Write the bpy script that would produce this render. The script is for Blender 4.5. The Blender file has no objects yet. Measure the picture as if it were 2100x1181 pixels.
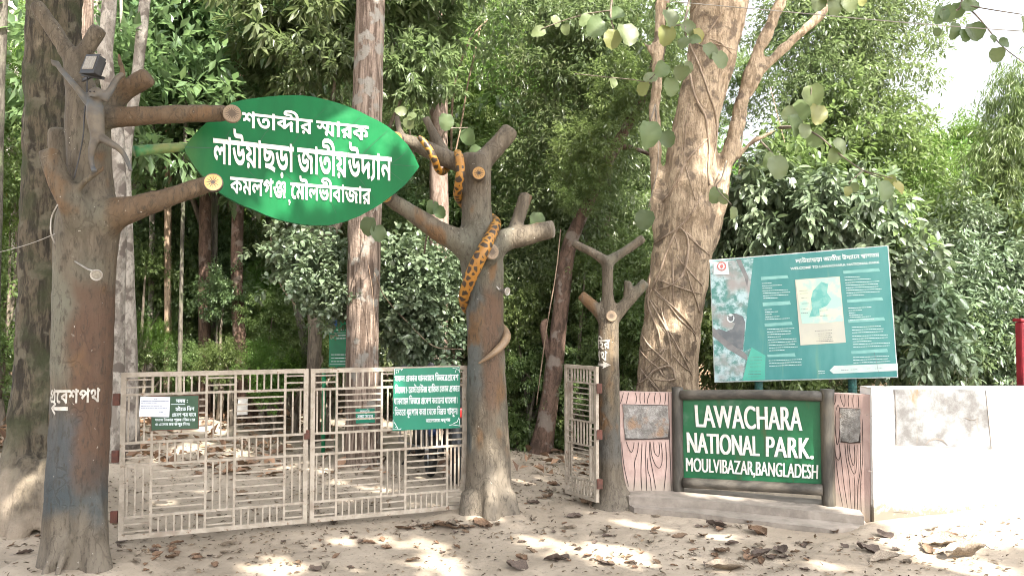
import bpy, bmesh, math, random
import numpy as np
from mathutils import Vector, Matrix, noise, geometry
from mathutils.bvhtree import BVHTree
R = math.radians
SC = bpy.context.scene
COL = SC.collection

# ------------------------------------------------------------------ camera, world, sun, exposure
F = 1648.0                      # focal length in photo pixels (photo 2100 x 1181)
PITCH = R(2.4)
CAMZ = 1.7
cam = bpy.data.cameras.new('camera'); cam.sensor_width = 36.0; cam.lens = 36.0 * F / 2100.0
cam.clip_start = 0.05; cam.clip_end = 600
cam_ob = bpy.data.objects.new('camera', cam); COL.objects.link(cam_ob)
cam_ob.location = (0, 0, CAMZ); cam_ob.rotation_euler = (R(90) + PITCH, 0, 0)
SC.camera = cam_ob

SUN = Vector((0.34, -0.58, 0.74)).normalized()      # direction towards the sun: high, behind and to the right of the viewer
w = bpy.data.worlds.new('World'); SC.world = w; w.use_nodes = True
nt = w.node_tree
sky = nt.nodes.new('ShaderNodeTexSky'); sky.sky_type = 'NISHITA'; sky.sun_disc = False
sky.sun_elevation = math.asin(SUN.z); sky.sun_rotation = math.atan2(SUN.x, SUN.y)
sky.air_density = 0.7; sky.dust_density = 6.0; sky.ozone_density = 1.0
hz = nt.nodes.new('ShaderNodeHueSaturation'); hz.inputs['Saturation'].default_value = 0.22; hz.inputs['Value'].default_value = 1.25     # thin bright overcast haze in the sky
nt.links.new(sky.outputs['Color'], hz.inputs['Color']); nt.links.new(hz.outputs['Color'], nt.nodes['Background'].inputs['Color'])
nt.nodes['Background'].inputs['Strength'].default_value = 0.15
sun = bpy.data.lights.new('sun', 'SUN'); sun.energy = 4.8; sun.angle = R(0.5); sun.color = (1.0, 0.93, 0.82)
sun_ob = bpy.data.objects.new('sun', sun); COL.objects.link(sun_ob)
sun_ob.location = SUN * 60; sun_ob.rotation_euler = SUN.to_track_quat('Z', 'Y').to_euler()
SC.view_settings.view_transform = 'Standard'; SC.view_settings.look = 'None'
SC.view_settings.gamma = 1.0; SC.view_settings.exposure = 1.9
SC.cycles.filter_width = 0.95; SC.cycles.max_bounces = 8; SC.cycles.diffuse_bounces = 5; SC.cycles.transparent_max_bounces = 8

# ------------------------------------------------------------------ measuring: photo pixel -> place in the world
CAM = Vector((0, 0, CAMZ))
_f = Vector((0, math.cos(PITCH), math.sin(PITCH))); _u = Vector((0, -math.sin(PITCH), math.cos(PITCH)))
def ray(px, py):
    return Vector((1, 0, 0)) * ((px - 1050) / F) + _u * (-(py - 590.5) / F) + _f
def at(px, py, Y):
    d = ray(px, py); return CAM + d * (Y / d.y)
def gp(px, py, z=0.0):
    d = ray(px, py); return CAM + d * ((z - CAMZ) / d.z)
class Plane:
    """a real plane in the world; hit() gives the place on it that a photo pixel shows"""
    def __init__(s, p, n):
        s.p = Vector(p); s.n = Vector(n).normalized()
        if s.n.y > 0: s.n = -s.n
    def hit(s, px, py, off=0.0):
        d = ray(px, py); p0 = s.p + s.n * off
        return CAM + d * ((p0 - CAM).dot(s.n) / d.dot(s.n))
def vplane(a, b, off=0.0):
    d = Vector((b[0] - a[0], b[1] - a[1], 0)); n = Vector((d.y, -d.x, 0)).normalized()
    if n.y > 0: n = -n
    return Plane(Vector((a[0], a[1], 0)) + n * off, n)

# ------------------------------------------------------------------ objects
def tag(o, label=None, cat=None, group=None, kind=None):
    if label: o['label'] = label
    if cat: o['category'] = cat
    if group: o['group'] = group
    if kind: o['kind'] = kind
    return o
def empty(name, loc, label=None, cat=None, group=None, rz=0.0):
    o = bpy.data.objects.new(name, None); COL.objects.link(o); o.empty_display_size = 0.1
    o.location = loc; o.rotation_euler = (0, 0, rz)
    return tag(o, label, cat, group)
def link(name, me, mat=None, parent=None, local=False):
    o = bpy.data.objects.new(name, me); COL.objects.link(o)
    if mat is not None:
        me.materials.clear(); me.materials.append(mat)
    if parent is not None:
        o.parent = parent
        if not local:
            r = parent; 
            M = Matrix.Identity(4)
            while r is not None:
                M = Matrix.LocRotScale(r.location, r.rotation_euler, r.scale) @ M if r.parent is None else r.matrix_parent_inverse @ Matrix.LocRotScale(r.location, r.rotation_euler, r.scale) @ M
                r = r.parent
            o.matrix_parent_inverse = M.inverted()
    return o
def build(name, bm, mat, parent=None, smooth=True, local=False):
    me = bpy.data.meshes.new(name); bm.to_mesh(me); bm.free()
    if smooth: me.polygons.foreach_set('use_smooth', [True] * len(me.polygons))
    return link(name, me, mat, parent, local)
def copy_tree(o, parent=None):
    c = o.copy(); COL.objects.link(c)
    if parent is not None: c.parent = parent
    for ch in list(o.children): copy_tree(ch, c)
    return c

# ------------------------------------------------------------------ shape helpers
def tube(bm, pts, rad, seg=12, caps=True, wob=0.0, wfreq=3.0, seed=0.0, squash=None):
    pts = [Vector(p) for p in pts]; n = len(pts)
    if not hasattr(rad, '__len__'): rad = [rad] * n
    t = []
    for i in range(n):
        d = pts[min(i + 1, n - 1)] - pts[max(i - 1, 0)]
        t.append(d.normalized() if d.length > 1e-9 else Vector((0, 0, 1)))
    a = Vector((0, 1, 0)) if abs(t[0].y) < 0.9 else Vector((1, 0, 0))
    u = t[0].cross(a).normalized(); rings = []
    for i in range(n):
        u = (u - t[i] * u.dot(t[i])).normalized(); v = t[i].cross(u)
        ring = []
        for k in range(seg):
            an = 2 * math.pi * k / seg; c = u * math.cos(an) + v * math.sin(an)
            r = rad[i]
            if wob: r *= 1 + wob * noise.noise((pts[i] + c * rad[i]) * wfreq + Vector((seed, seed * 2, 0)))
            ring.append(bm.verts.new(pts[i] + c * r))
        rings.append(ring)
    for i in range(n - 1):
        for k in range(seg):
            bm.faces.new((rings[i][k], rings[i][(k + 1) % seg], rings[i + 1][(k + 1) % seg], rings[i + 1][k]))
    if caps:
        bm.faces.new(rings[0][::-1]); bm.faces.new(rings[-1])
    return rings
def smooth_path(pts, rad=None, sub=6):
    """Catmull-Rom through the points (radii ride along)"""
    P = [np.array(p, float) for p in pts]; n = len(P)
    if rad is None: rad = [1.0] * n
    Q = [np.append(p, r) for p, r in zip(P, rad)]
    Q = [2 * Q[0] - Q[1]] + Q + [2 * Q[-1] - Q[-2]]
    out = []
    for i in range(1, n):
        a, b, c, d = Q[i - 1], Q[i], Q[i + 1], Q[i + 2]
        for k in range(sub):
            s = k / sub
            out.append(0.5 * ((2 * b) + (c - a) * s + (2 * a - 5 * b + 4 * c - d) * s * s + (3 * b - a - 3 * c + d) * s ** 3))
    out.append(Q[-2])
    return [Vector(q[:3]) for q in out], [max(0.001, float(q[3])) for q in out]
def chain(pts, Y=None):
    """[(px, py, r_px[, Y])] -> world points and radii in metres"""
    P, Rr = [], []
    for q in pts:
        y = q[3] if len(q) > 3 else Y
        P.append(at(q[0], q[1], y)); Rr.append(q[2] * y / F)
    return P, Rr
def box(bm, c, size, M=None, bev=0.0):
    r = bmesh.ops.create_cube(bm, size=1.0)
    vs = r['verts']
    for v in vs:
        v.co = Vector((v.co.x * size[0], v.co.y * size[1], v.co.z * size[2]))
    if bev:
        es = list({e for v in vs for e in v.link_edges})
        g = bmesh.ops.bevel(bm, geom=es, offset=bev, segments=2, affect='EDGES', profile=0.5)
        vs = list({v for f in g['faces'] for v in f.verts} | {v for v in vs if v.is_valid})
    for v in vs:
        v.co = (M @ v.co if M is not None else v.co) + Vector(c)
    return vs
def bar(bm, a, b, w, d, n):
    """rectangular bar from a to b, w wide in the plane, d deep along the normal n"""
    a, b, n = Vector(a), Vector(b), Vector(n); t = (b - a).normalized(); s = t.cross(n).normalized()
    V = []
    for p in (a, b):
        for i, j in ((-1, -1), (1, -1), (1, 1), (-1, 1)):
            V.append(bm.verts.new(p + s * (i * w / 2) + n * (j * d / 2)))
    for k in range(4): bm.faces.new((V[k], V[(k + 1) % 4], V[4 + (k + 1) % 4], V[4 + k]))
    bm.faces.new(V[:4][::-1]); bm.faces.new(V[4:])
def slab(bm, front, n, th):
    """a plate: front outline (world points), thickness th behind it"""
    n = Vector(n).normalized(); A = [bm.verts.new(p) for p in front]; B = [bm.verts.new(Vector(p) - n * th) for p in front]
    f = bm.faces.new(A); bm.faces.new(B[::-1]); m = len(A)
    for k in range(m): bm.faces.new((A[k], B[k], B[(k + 1) % m], A[(k + 1) % m]))
    bmesh.ops.recalc_face_normals(bm, faces=list({g for v in A + B for g in v.link_faces}))
    return f
def poly(bm, pts):
    return bm.faces.new([bm.verts.new(p) for p in pts])
def fuse(name, bm, voxel, mat, parent=None, it=6, lump=0.0, lfreq=2.0):
    """melt overlapping limbs into one skin (voxel remesh + smoothing), then add cast unevenness"""
    me = bpy.data.meshes.new(name); bm.to_mesh(me); bm.free()
    o = bpy.data.objects.new(name, me); COL.objects.link(o)
    m = o.modifiers.new('r', 'REMESH'); m.mode = 'VOXEL'; m.voxel_size = voxel
    s = o.modifiers.new('s', 'SMOOTH'); s.iterations = it; s.factor = 0.5
    dg = bpy.context.evaluated_depsgraph_get()
    m2 = bpy.data.meshes.new_from_object(o.evaluated_get(dg))
    bpy.data.objects.remove(o); bpy.data.meshes.remove(me)
    m2.name = name
    if lump:
        for v in m2.vertices:
            v.co += v.normal * lump * (noise.noise(v.co * lfreq) + 0.5 * noise.noise(v.co * lfreq * 2.7))
    m2.polygons.foreach_set('use_smooth', [True] * len(m2.polygons))
    return link(name, m2, mat, parent)
def bvh_of(o):
    me = o.data
    return BVHTree.FromPolygons([v.co.copy() for v in me.vertices], [p.vertices[:] for p in me.polygons])

# ------------------------------------------------------------------ materials
class NT:
    def __init__(s, name):
        s.m = bpy.data.materials.new(name); s.m.use_nodes = True; s.t = s.m.node_tree; s.b = s.t.nodes['Principled BSDF']
    def n(s, ty, **kw):
        x = s.t.nodes.new(ty)
        for k, v in kw.items():
            if k in x.inputs: s.put(x.inputs[k], v)
            else: setattr(x, k, v)
        return x
    def put(s, inp, v):
        if hasattr(v, 'links') or isinstance(v, bpy.types.NodeSocket): s.t.links.new(v, inp)
        else:
            if inp.type == 'RGBA' and len(v) == 3: v = (*v, 1)
            inp.default_value = v
    def co(s, kind='Object'):
        return s.n('ShaderNodeTexCoord').outputs[kind]
    def map(s, vec, scale=(1, 1, 1), loc=(0, 0, 0)):
        x = s.n('ShaderNodeMapping'); s.put(x.inputs[0], vec); x.inputs['Scale'].default_value = scale; x.inputs['Location'].default_value = loc
        return x.outputs[0]
    def noise(s, vec, scale, detail=4, rough=0.55, dist=0.0):
        x = s.n('ShaderNodeTexNoise'); s.put(x.inputs['Vector'], vec); x.inputs['Scale'].default_value = scale
        x.inputs['Detail'].default_value = detail; x.inputs['Roughness'].default_value = rough; x.inputs['Distortion'].default_value = dist
        return x.outputs['Fac']
    def ramp(s, fac, lo, hi):
        x = s.n('ShaderNodeMapRange'); x.interpolation_type = 'SMOOTHSTEP'; s.put(x.inputs[0], fac); x.inputs[1].default_value = lo; x.inputs[2].default_value = hi
        return x.outputs[0]
    def mix(s, fac, a, b, mode='MIX'):
        x = s.n('ShaderNodeMix'); x.data_type = 'RGBA'; x.blend_type = mode
        s.put(x.inputs[0], fac); s.put(x.inputs[6], a); s.put(x.inputs[7], b); return x.outputs[2]
    def math(s, op, a, b=0.0):
        x = s.n('ShaderNodeMath'); x.operation = op; s.put(x.inputs[0], a); s.put(x.inputs[1], b); return x.outputs[0]
    def sep(s, vec):
        x = s.n('ShaderNodeSeparateXYZ'); s.put(x.inputs[0], vec); return x.outputs
    def bump(s, h, strength=0.5, dist=0.02):
        x = s.n('ShaderNodeBump'); x.inputs['Strength'].default_value = strength; x.inputs['Distance'].default_value = dist
        s.put(x.inputs['Height'], h); s.put(s.b.inputs['Normal'], x.outputs[0])
    def done(s, col, rough=0.7, spec=None, metal=0.0):
        s.put(s.b.inputs['Base Color'], col); s.put(s.b.inputs['Roughness'], rough); s.b.inputs['Metallic'].default_value = metal
        if spec is not None: s.b.inputs['Specular IOR Level'].default_value = spec
        return s.m
def m_plain(name, c1, c2=None, scale=8, rough=0.7, bump=0.25, bd=0.01, stretch=(1, 1, 1), lo=0.35, hi=0.65, metal=0.0, spec=None, c3=None, s3=2.0):
    k = NT(name); v = k.map(k.co(), stretch)
    f = k.noise(v, scale, 6, 0.6)
    col = k.mix(k.ramp(f, lo, hi), c1, c2 or tuple(0.7 * x for x in c1))
    if c3: col = k.mix(k.ramp(k.noise(v, s3, 4, 0.6), 0.52, 0.7), col, c3)
    if bump: k.bump(k.noise(v, scale * 3, 5, 0.65), bump, bd)
    return k.done(col, rough, spec, metal)
def m_bark(name, c1, c2, moss=None, groove=14, stretch=6.0, strength=0.8, patch=None, dust=None):
    k = NT(name); o = k.co()
    v = k.map(o, (1, 1, 1 / stretch)); f = k.noise(v, groove, 7, 0.62, 0.6); g = k.noise(o, 3.0, 5, 0.6)
    col = k.mix(k.ramp(f, 0.40, 0.58), c2, c1); col = k.mix(k.math('MULTIPLY', k.ramp(k.noise(k.map(o, (1, 1, 1 / stretch)), groove * 3.5, 4, 0.7), 0.5, 0.62), 0.55), col, tuple(0.5 * q for q in c2))
    if patch: col = k.mix(k.ramp(k.noise(o, 5.5, 4, 0.5), 0.55, 0.63), col, patch)
    if moss: col = k.mix(k.ramp(g, 0.45, 0.68), col, moss)
    if dust:
        z = k.sep(k.n('ShaderNodeNewGeometry').outputs['Position'])[2]
        col = k.mix(k.ramp(k.math('ADD', z, k.math('MULTIPLY', g, -1.2)), 0.15, -0.5), col, dust)
    k.bump(k.math('ADD', f, k.math('MULTIPLY', k.noise(o, 30, 4, 0.6), 0.4)), strength, 0.035)
    return k.done(col, 0.85, 0.25)
def m_leaf(name, dark, light, yellow=None, rough=0.42, trans=0.3, ybias=0.93):
    k = NT(name)
    a = k.n('ShaderNodeAttribute'); a.attribute_name = 'tint'
    oi = k.n('ShaderNodeObjectInfo').outputs['Random']
    col = k.mix(a.outputs['Fac'], dark, light)
    hs = k.n('ShaderNodeHueSaturation'); hs.inputs['Hue'].default_value = 0.5
    k.put(hs.inputs['Hue'], k.math('ADD', 0.485, k.math('MULTIPLY', oi, 0.03)))
    k.put(hs.inputs['Value'], k.math('ADD', 0.85, k.math('MULTIPLY', oi, 0.3))); k.put(hs.inputs['Color'], col)
    col = hs.outputs[0]
    if yellow: col = k.mix(k.ramp(a.outputs['Fac'], ybias, ybias + 0.04), col, yellow)
    k.done(col, rough, 0.6)
    tr = k.n('ShaderNodeBsdfTranslucent')
    k.put(tr.inputs['Color'], k.mix(0.5, col, (0.13, 0.20, 0.045), 'ADD'))
    ms = k.n('ShaderNodeMixShader'); ms.inputs[0].default_value = trans
    k.t.links.new(k.b.outputs[0], ms.inputs[1]); k.t.links.new(tr.outputs[0], ms.inputs[2])
    k.t.links.new(ms.outputs[0], k.t.nodes['Material Output'].inputs[0])
    return k.m

# ------------------------------------------------------------------ writing
FONT = {   # letter: advance, then each outline as x, y pairs
'আ': [1280,[982,622,982,506,888,506,888,0,746,0,724,33,697,63,665,89,632,113,600,133,568,151,630,241,654,227,677,212,698,197,718,182,735,167,749,151,748,162,748,173,747,185,747,197,746,209,746,221,746,506,-10,506,-10,622],[404,77,348,81,294,91,244,109,197,136,154,172,114,218,86,260,60,307,37,362,15,423,148,460,168,403,190,353,212,311,236,275,262,247,290,225,321,210,356,201,395,198,436,201,469,209,495,223,514,242,525,266,529,294,524,324,510,348,489,363,463,367,445,365,432,357,423,345,421,330,421,322,423,313,425,305,427,297,297,278,289,298,284,317,281,334,280,350,282,380,290,405,303,426,320,444,341,457,365,468,391,475,418,479,446,481,491,478,531,469,567,454,598,435,623,410,644,382,658,350,667,315,670,278,667,243,658,210,643,178,622,149,593,125,557,105,514,89,463,80],[338,422,328,452,308,479,289,493,265,505,236,514,316,558,363,547,397,531,424,514,444,496,458,475,468,452,474,425],[1290,622,1290,506,1197,506,1197,0,1055,0,1055,440,1039,470,1022,490,1002,502,977,506,964,506,964,622,985,622,1005,619,1025,608,1043,589,1059,561,1058,570,1056,586,1055,603,1055,617,1055,689,1173,689,1196,622]],
'ই': [580,[354,622,350,648,339,666,319,676,288,679,231,679,182,680,140,685,104,693,74,704,49,719,28,738,12,760,1,787,-5,818,-8,854,-7,868,-6,882,-5,896,-2,913,132,904,131,896,130,888,130,882,130,875,131,856,134,839,140,825,149,814,162,805,177,800,199,796,232,795,292,795,329,794,360,791,386,786,408,779,427,768,445,755,463,732,477,703,483,680,487,653,489,622],[269,480,326,477,375,468,416,453,449,433,476,410,496,384,509,356,517,327,520,298,514,248,497,207,469,175,431,150,384,131,328,117,300,159,333,150,366,140,399,129,431,116,464,102,496,86,528,69,559,50,591,29,517,-71,485,-49,451,-29,417,-9,381,9,343,26,304,43,264,58,223,71,181,84,137,95,92,104,46,112,69,223,104,215,139,210,174,206,210,205,247,206,279,209,306,215,337,229,360,246,373,269,377,295,371,326,351,349,332,361,307,367,278,369,254,368,235,365,221,359,211,350,205,339,204,326,204,320,205,314,207,307,209,302,76,284,70,301,66,319,63,338,62,357,68,391,87,421,106,439,130,453,159,465,192,473,229,478],[146,422,136,452,116,479,97,493,73,505,44,514,125,558,171,547,205,531,232,514,252,496,267,475,276,452,281,425],[589,622,589,506,-10,506,-10,622]],
'উ': [750,[509,622,504,648,493,666,473,676,442,679,303,679,254,680,212,685,177,693,147,704,122,719,101,738,85,760,74,787,67,818,65,854,65,868,66,882,68,896,70,913,204,904,203,896,203,888,202,882,202,875,203,856,207,839,213,825,222,814,234,805,250,800,272,796,304,795,446,795,483,794,514,791,540,786,562,779,582,768,599,755,618,732,631,703,637,680,641,653,643,622],[760,622,760,506,414,506,414,386,415,372,419,361,427,353,440,350,453,353,467,359,482,370,496,385,511,402,525,423,645,445,667,411,684,378,698,346,708,312,714,277,716,240,712,199,702,161,685,127,661,96,630,70,592,48,548,32,497,23,439,19,395,21,353,28,311,38,270,54,231,75,194,102,158,136,125,177,94,225,72,267,51,314,33,366,15,423,149,460,171,387,195,325,222,273,250,231,281,197,314,172,350,154,387,144,427,140,470,144,506,154,536,171,558,194,571,222,575,257,572,291,561,319,545,343,528,365,642,372,617,342,592,316,567,294,542,275,517,260,492,248,466,240,440,236,413,234,381,236,352,244,327,256,307,273,292,295,281,323,274,357,272,399,272,506,-10,506,-10,622]],
'এ': [804,[539,628,583,626,619,619,647,607,673,591,692,571,707,546,715,523,720,494,722,458,722,0,582,0,570,21,558,37,543,49,525,57,502,62,474,64,439,63,407,60,375,57,344,53,310,50,274,49,244,50,215,53,186,57,159,64,133,75,108,88,86,106,67,128,52,155,40,187,33,225,30,270,31,297,34,325,38,353,43,377,181,359,177,343,174,324,172,302,171,277,174,245,181,221,193,202,209,188,227,179,248,174,271,171,294,170,324,171,353,173,380,177,418,182,456,183,492,181,522,174,541,165,560,152,580,135,580,433,579,458,576,475,571,488,564,498,547,508,523,512,499,509,477,500,456,487,438,471,423,454,411,436,403,420,401,406,402,398,404,390,409,384,418,379,430,376,448,375,457,375,466,376,475,377,484,378,491,265,475,261,456,258,434,256,408,255,368,259,333,269,303,287,280,312,266,345,261,385,263,413,271,441,282,469,299,497,318,523,342,548,369,570,399,590,431,606,465,618,501,626]],
'ও': [792,[540,629,598,624,646,611,685,588,713,557,730,519,735,475,732,441,723,410,707,381,685,354,660,330,629,307,596,287,560,270,521,254,474,366,506,378,534,392,558,407,576,424,587,445,591,469,587,488,577,503,559,512,535,515,510,513,485,506,463,497,442,485,425,472,411,458,403,444,400,432,402,422,408,414,420,406,441,402,413,285,365,294,326,310,295,332,273,359,260,390,256,423,258,451,266,478,279,504,297,528,318,550,343,569,371,587,402,601,434,613,469,622,504,627],[745,217,738,164,715,118,678,79,627,49,564,31,490,26,438,28,388,35,340,47,295,65,252,88,211,119,172,156,136,201,103,255,79,300,57,351,36,408,16,470,150,508,170,445,192,388,214,338,237,295,269,248,305,210,343,182,384,163,429,151,478,147,511,150,540,157,565,169,585,185,597,206,601,231,595,260,579,282,553,300,522,314,646,373,673,353,697,330,717,306,733,279,742,249]],
'ক': [862,[872,622,872,506,545,506,545,444,547,399,547,0,405,0,379,34,349,64,317,92,282,116,244,138,204,157,162,173,117,186,69,195,16,322,63,347,112,372,163,395,216,418,269,439,322,458,375,474,427,489,409,460,409,506,-10,506,-10,622],[405,385,426,366,398,358,371,349,345,340,320,330,294,320,269,310,243,298,217,287,191,274,218,268,245,259,273,247,302,233,330,217,357,199,384,178,408,155,430,131,410,123,408,142,407,164,406,187,405,211],[831,254,828,221,818,189,806,170,791,154,771,140,745,129,714,123,677,121,656,121,637,122,619,124,603,127,607,243,613,242,620,242,629,241,640,241,666,244,682,252,689,265,692,280,688,300,674,318,652,335,621,350,581,362,532,372,532,487,585,477,636,464,683,446,725,424,761,398,791,368,813,334,827,296]],
'গ': [711,[485,0,485,403,506,359,491,378,475,397,459,415,442,433,425,449,407,465,388,478,368,490,348,500,315,511,281,514,251,512,226,505,206,494,188,480,170,465,152,447,142,451,164,463,188,472,215,478,249,480,277,479,302,473,324,464,342,452,358,437,370,419,383,389,387,355,382,315,367,278,342,243,308,209,263,175,209,143,129,255,165,273,196,289,220,305,244,329,251,354,249,369,242,379,229,386,210,388,190,387,170,382,148,374,124,362,15,451,39,484,64,514,90,542,117,567,145,588,175,606,206,619,240,626,275,629,306,627,336,622,364,613,391,600,418,584,445,564,473,541,502,514,533,485,489,499,489,514,487,536,486,562,485,592,485,689,604,689,626,622,721,622,721,506,627,506,627,0]],
'ছ': [740,[686,289,684,253,676,220,664,191,647,166,627,143,603,124,576,107,547,93,516,82,484,74,451,67,417,63,391,120,428,117,467,112,505,107,544,101,584,95,623,87,662,78,701,67,739,55,703,-57,639,-37,575,-20,512,-5,451,7,389,17,329,25,268,31,207,36,147,39,159,157,188,153,223,150,262,147,305,146,358,148,405,154,444,163,476,176,501,191,521,210,534,231,542,255,545,281,541,309,531,332,513,350,488,363,456,371,417,374,412,374,405,373,397,372,389,371,378,467,392,469,408,470,428,470,449,471,493,469,532,463,566,453,594,440,618,424,638,407,654,388,667,368,676,348,684,317],[243,188,210,190,181,194,155,200,133,210,114,223,98,239,86,260,76,285,69,317,67,361,67,519,203,519,203,482,202,416,203,404,204,393,204,382,204,374,204,348,205,332,207,321,209,314,213,308,228,298,252,294,280,297,305,303,326,313,342,325,353,338,357,352,355,360,349,366,340,370,327,371,301,371,273,373,246,380,220,392,197,408,175,426,155,447,172,535,191,515,210,498,230,485,254,475,282,469,314,467,399,467,411,466,420,461,428,454,440,447,461,434,478,417,489,395,493,367,489,334,478,304,461,276,436,251,407,229,372,212,333,199,290,191],[-10,506,-10,622,750,622,750,506]],
'জ': [1008,[444,27,398,29,353,36,309,47,268,62,228,84,191,111,155,144,122,185,92,232,70,273,50,318,32,368,15,423,149,460,171,388,196,326,223,275,251,234,283,202,317,178,354,162,394,152,438,149,480,152,513,160,538,174,554,192,564,213,568,237,566,265,560,289,552,308,543,325,645,320,623,301,602,284,580,269,559,256,536,244,512,235,487,229,458,225,427,223,398,225,372,230,347,237,325,248,307,263,291,281,280,303,273,328,271,358,273,384,281,410,293,435,312,460,339,484,373,507,354,506,337,506,319,506,299,506,-10,506,-10,622,1018,622,1018,506,744,506,710,506,673,507,636,509,602,510,564,496,530,481,500,466,474,451,453,436,435,420,419,397,413,374,416,359,423,348,435,341,448,339,471,341,493,349,514,361,537,377,691,331,698,310,702,287,705,262,706,236,703,202,695,169,681,137,660,107,633,80,598,58,555,41,504,31],[914,191,915,165,918,137,922,108,928,78,936,48,945,17,807,-12,796,23,787,57,780,90,775,124,772,160,771,199,773,234,777,270,783,305,793,338,746,346,704,357,667,371,633,387,603,406,577,427,553,450,533,475,515,503,661,519,675,501,695,485,720,471,752,460,777,454,807,451,840,450,851,450,862,451,875,452,890,453,954,351,942,327,932,303,924,277,919,251,915,222]],
'ট': [597,[607,622,607,506,221,506,221,218,222,191,225,172,230,159,236,150,254,139,279,136,304,139,329,147,353,160,377,180,395,199,409,219,419,241,422,263,419,279,410,292,396,300,374,302,363,302,352,301,342,300,332,298,313,414,336,418,358,422,382,424,410,425,445,423,474,417,499,406,519,392,534,376,546,357,557,325,561,290,558,254,551,220,538,188,521,158,501,129,477,104,449,79,417,59,384,42,348,30,310,22,270,20,238,21,210,24,186,30,157,42,132,59,118,74,105,92,94,114,86,142,81,178,79,222,79,506,-10,506,-10,622],[377,622,373,648,362,666,342,676,311,679,239,679,191,680,148,685,113,693,83,704,58,719,37,738,21,760,10,787,3,818,1,854,2,868,2,882,4,896,7,913,141,904,140,896,139,888,139,882,139,875,140,856,143,839,149,825,158,814,171,805,186,800,208,796,241,795,315,795,352,794,383,791,409,786,431,779,450,768,468,755,486,732,500,703,506,680,510,653,512,622]],
'ত': [740,[436,31,375,35,316,47,261,67,222,89,186,116,151,149,119,189,90,236,62,290,38,353,15,423,149,460,169,394,192,336,216,286,242,245,271,211,303,186,338,168,376,157,418,153,453,155,482,160,508,169,528,181,544,196,556,216,563,239,565,265,562,293,554,317,541,335,525,348,505,356,484,359,465,356,449,347,438,333,435,313,435,303,436,292,439,282,442,272,308,253,299,275,294,296,291,315,290,332,293,363,301,390,316,413,334,432,357,447,383,458,411,466,440,471,471,472,519,469,563,459,600,443,633,422,660,396,681,365,696,331,705,293,708,252,705,213,695,176,680,142,657,110,628,83,591,61,547,45,496,35],[750,622,750,506,-10,506,-10,622]],
'থ': [732,[742,622,742,506,649,506,649,0,507,0,474,35,441,67,407,94,372,118,333,139,292,157,248,172,199,185,146,196,112,318,184,290,241,282,291,272,334,259,371,245,404,228,433,211,459,192,485,173,509,153,508,176,507,200,507,224,507,249,507,689,624,689,648,622],[232,625,281,622,323,614,359,600,389,582,413,560,431,535,444,507,452,479,454,450,447,397,426,351,390,313,343,283,285,261,216,247,151,263,112,318,156,328,194,338,226,349,253,362,275,376,292,391,308,417,313,446,308,472,294,493,269,508,234,513,210,511,192,502,182,490,178,477,180,465,186,455,194,445,206,435,114,353,96,367,78,383,62,402,49,425,40,451,37,481,39,507,47,531,59,554,76,574,98,591,124,606,156,617,191,623]],
'দ': [643,[653,622,653,506,214,506,214,233,180,252,205,277,233,302,263,326,296,350,332,374,369,396,409,418,451,439,494,458,592,377,580,351,569,323,561,293,556,262,552,230,551,195,552,169,555,142,559,112,565,80,573,49,582,17,444,-12,433,22,424,55,417,88,412,121,409,156,408,192,410,229,415,263,424,296,435,327,449,357,463,386,507,333,467,314,428,293,390,269,353,244,318,217,284,190,251,162,220,135,191,108,73,183,73,506,-10,506,-10,622]],
'ধ': [633,[643,622,643,506,549,506,549,0,408,0,381,34,351,64,319,92,284,116,246,138,206,157,163,173,117,186,68,196,16,323,63,348,112,372,164,396,217,419,270,440,324,459,377,476,430,490,408,457,408,622],[408,386,428,368,387,355,347,342,308,327,270,311,230,294,190,275,217,268,245,260,274,248,303,234,331,218,359,199,386,178,410,155,432,131,411,123,410,145,409,169,408,195,408,223],[239,629,255,629,271,627,287,626,302,624,294,517,290,518,284,519,277,519,268,519,247,517,233,510,225,499,222,487,228,465,245,448,273,435,310,424,233,343,204,358,179,373,156,388,135,404,119,422,105,440,92,471,88,507,91,535,101,563,112,580,127,596,147,610,172,621,203,627]],
'ন': [640,[650,622,650,506,556,506,556,0,414,0,414,204,435,154,414,180,391,204,368,226,345,245,321,262,297,276,262,291,227,295,207,293,189,285,178,272,174,253,178,234,189,219,210,205,238,192,176,75,134,96,98,121,68,151,46,184,32,220,28,258,31,292,39,322,53,348,71,369,93,386,118,399,145,408,172,414,200,416,230,414,258,410,285,402,312,392,338,380,363,364,388,347,413,326,437,304,417,293,416,317,415,343,415,368,414,390,414,506,-10,506,-10,622]],
'প': [772,[782,622,782,506,689,506,689,0,547,0,547,391,556,335,534,362,513,387,493,411,472,432,452,450,431,467,411,481,390,492,370,502,338,510,306,513,270,510,238,500,218,490,199,478,181,463,163,446,145,427,126,406,114,425,135,439,159,450,184,457,212,460,243,457,267,448,286,432,304,403,310,371,309,356,309,341,308,329,305,320,269,331,280,344,293,357,307,371,322,386,338,399,352,412,471,514,555,431,257,162,161,252,251,332,216,285,178,264,194,281,205,298,212,315,214,331,211,350,202,362,188,370,171,372,157,371,144,367,129,362,114,354,13,447,44,484,75,516,104,545,134,570,164,591,195,608,228,619,263,627,301,629,333,627,364,622,393,612,421,600,448,584,475,564,502,542,530,516,559,487,552,468,551,489,549,513,547,538,547,563,547,689,664,689,688,622]],
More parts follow.
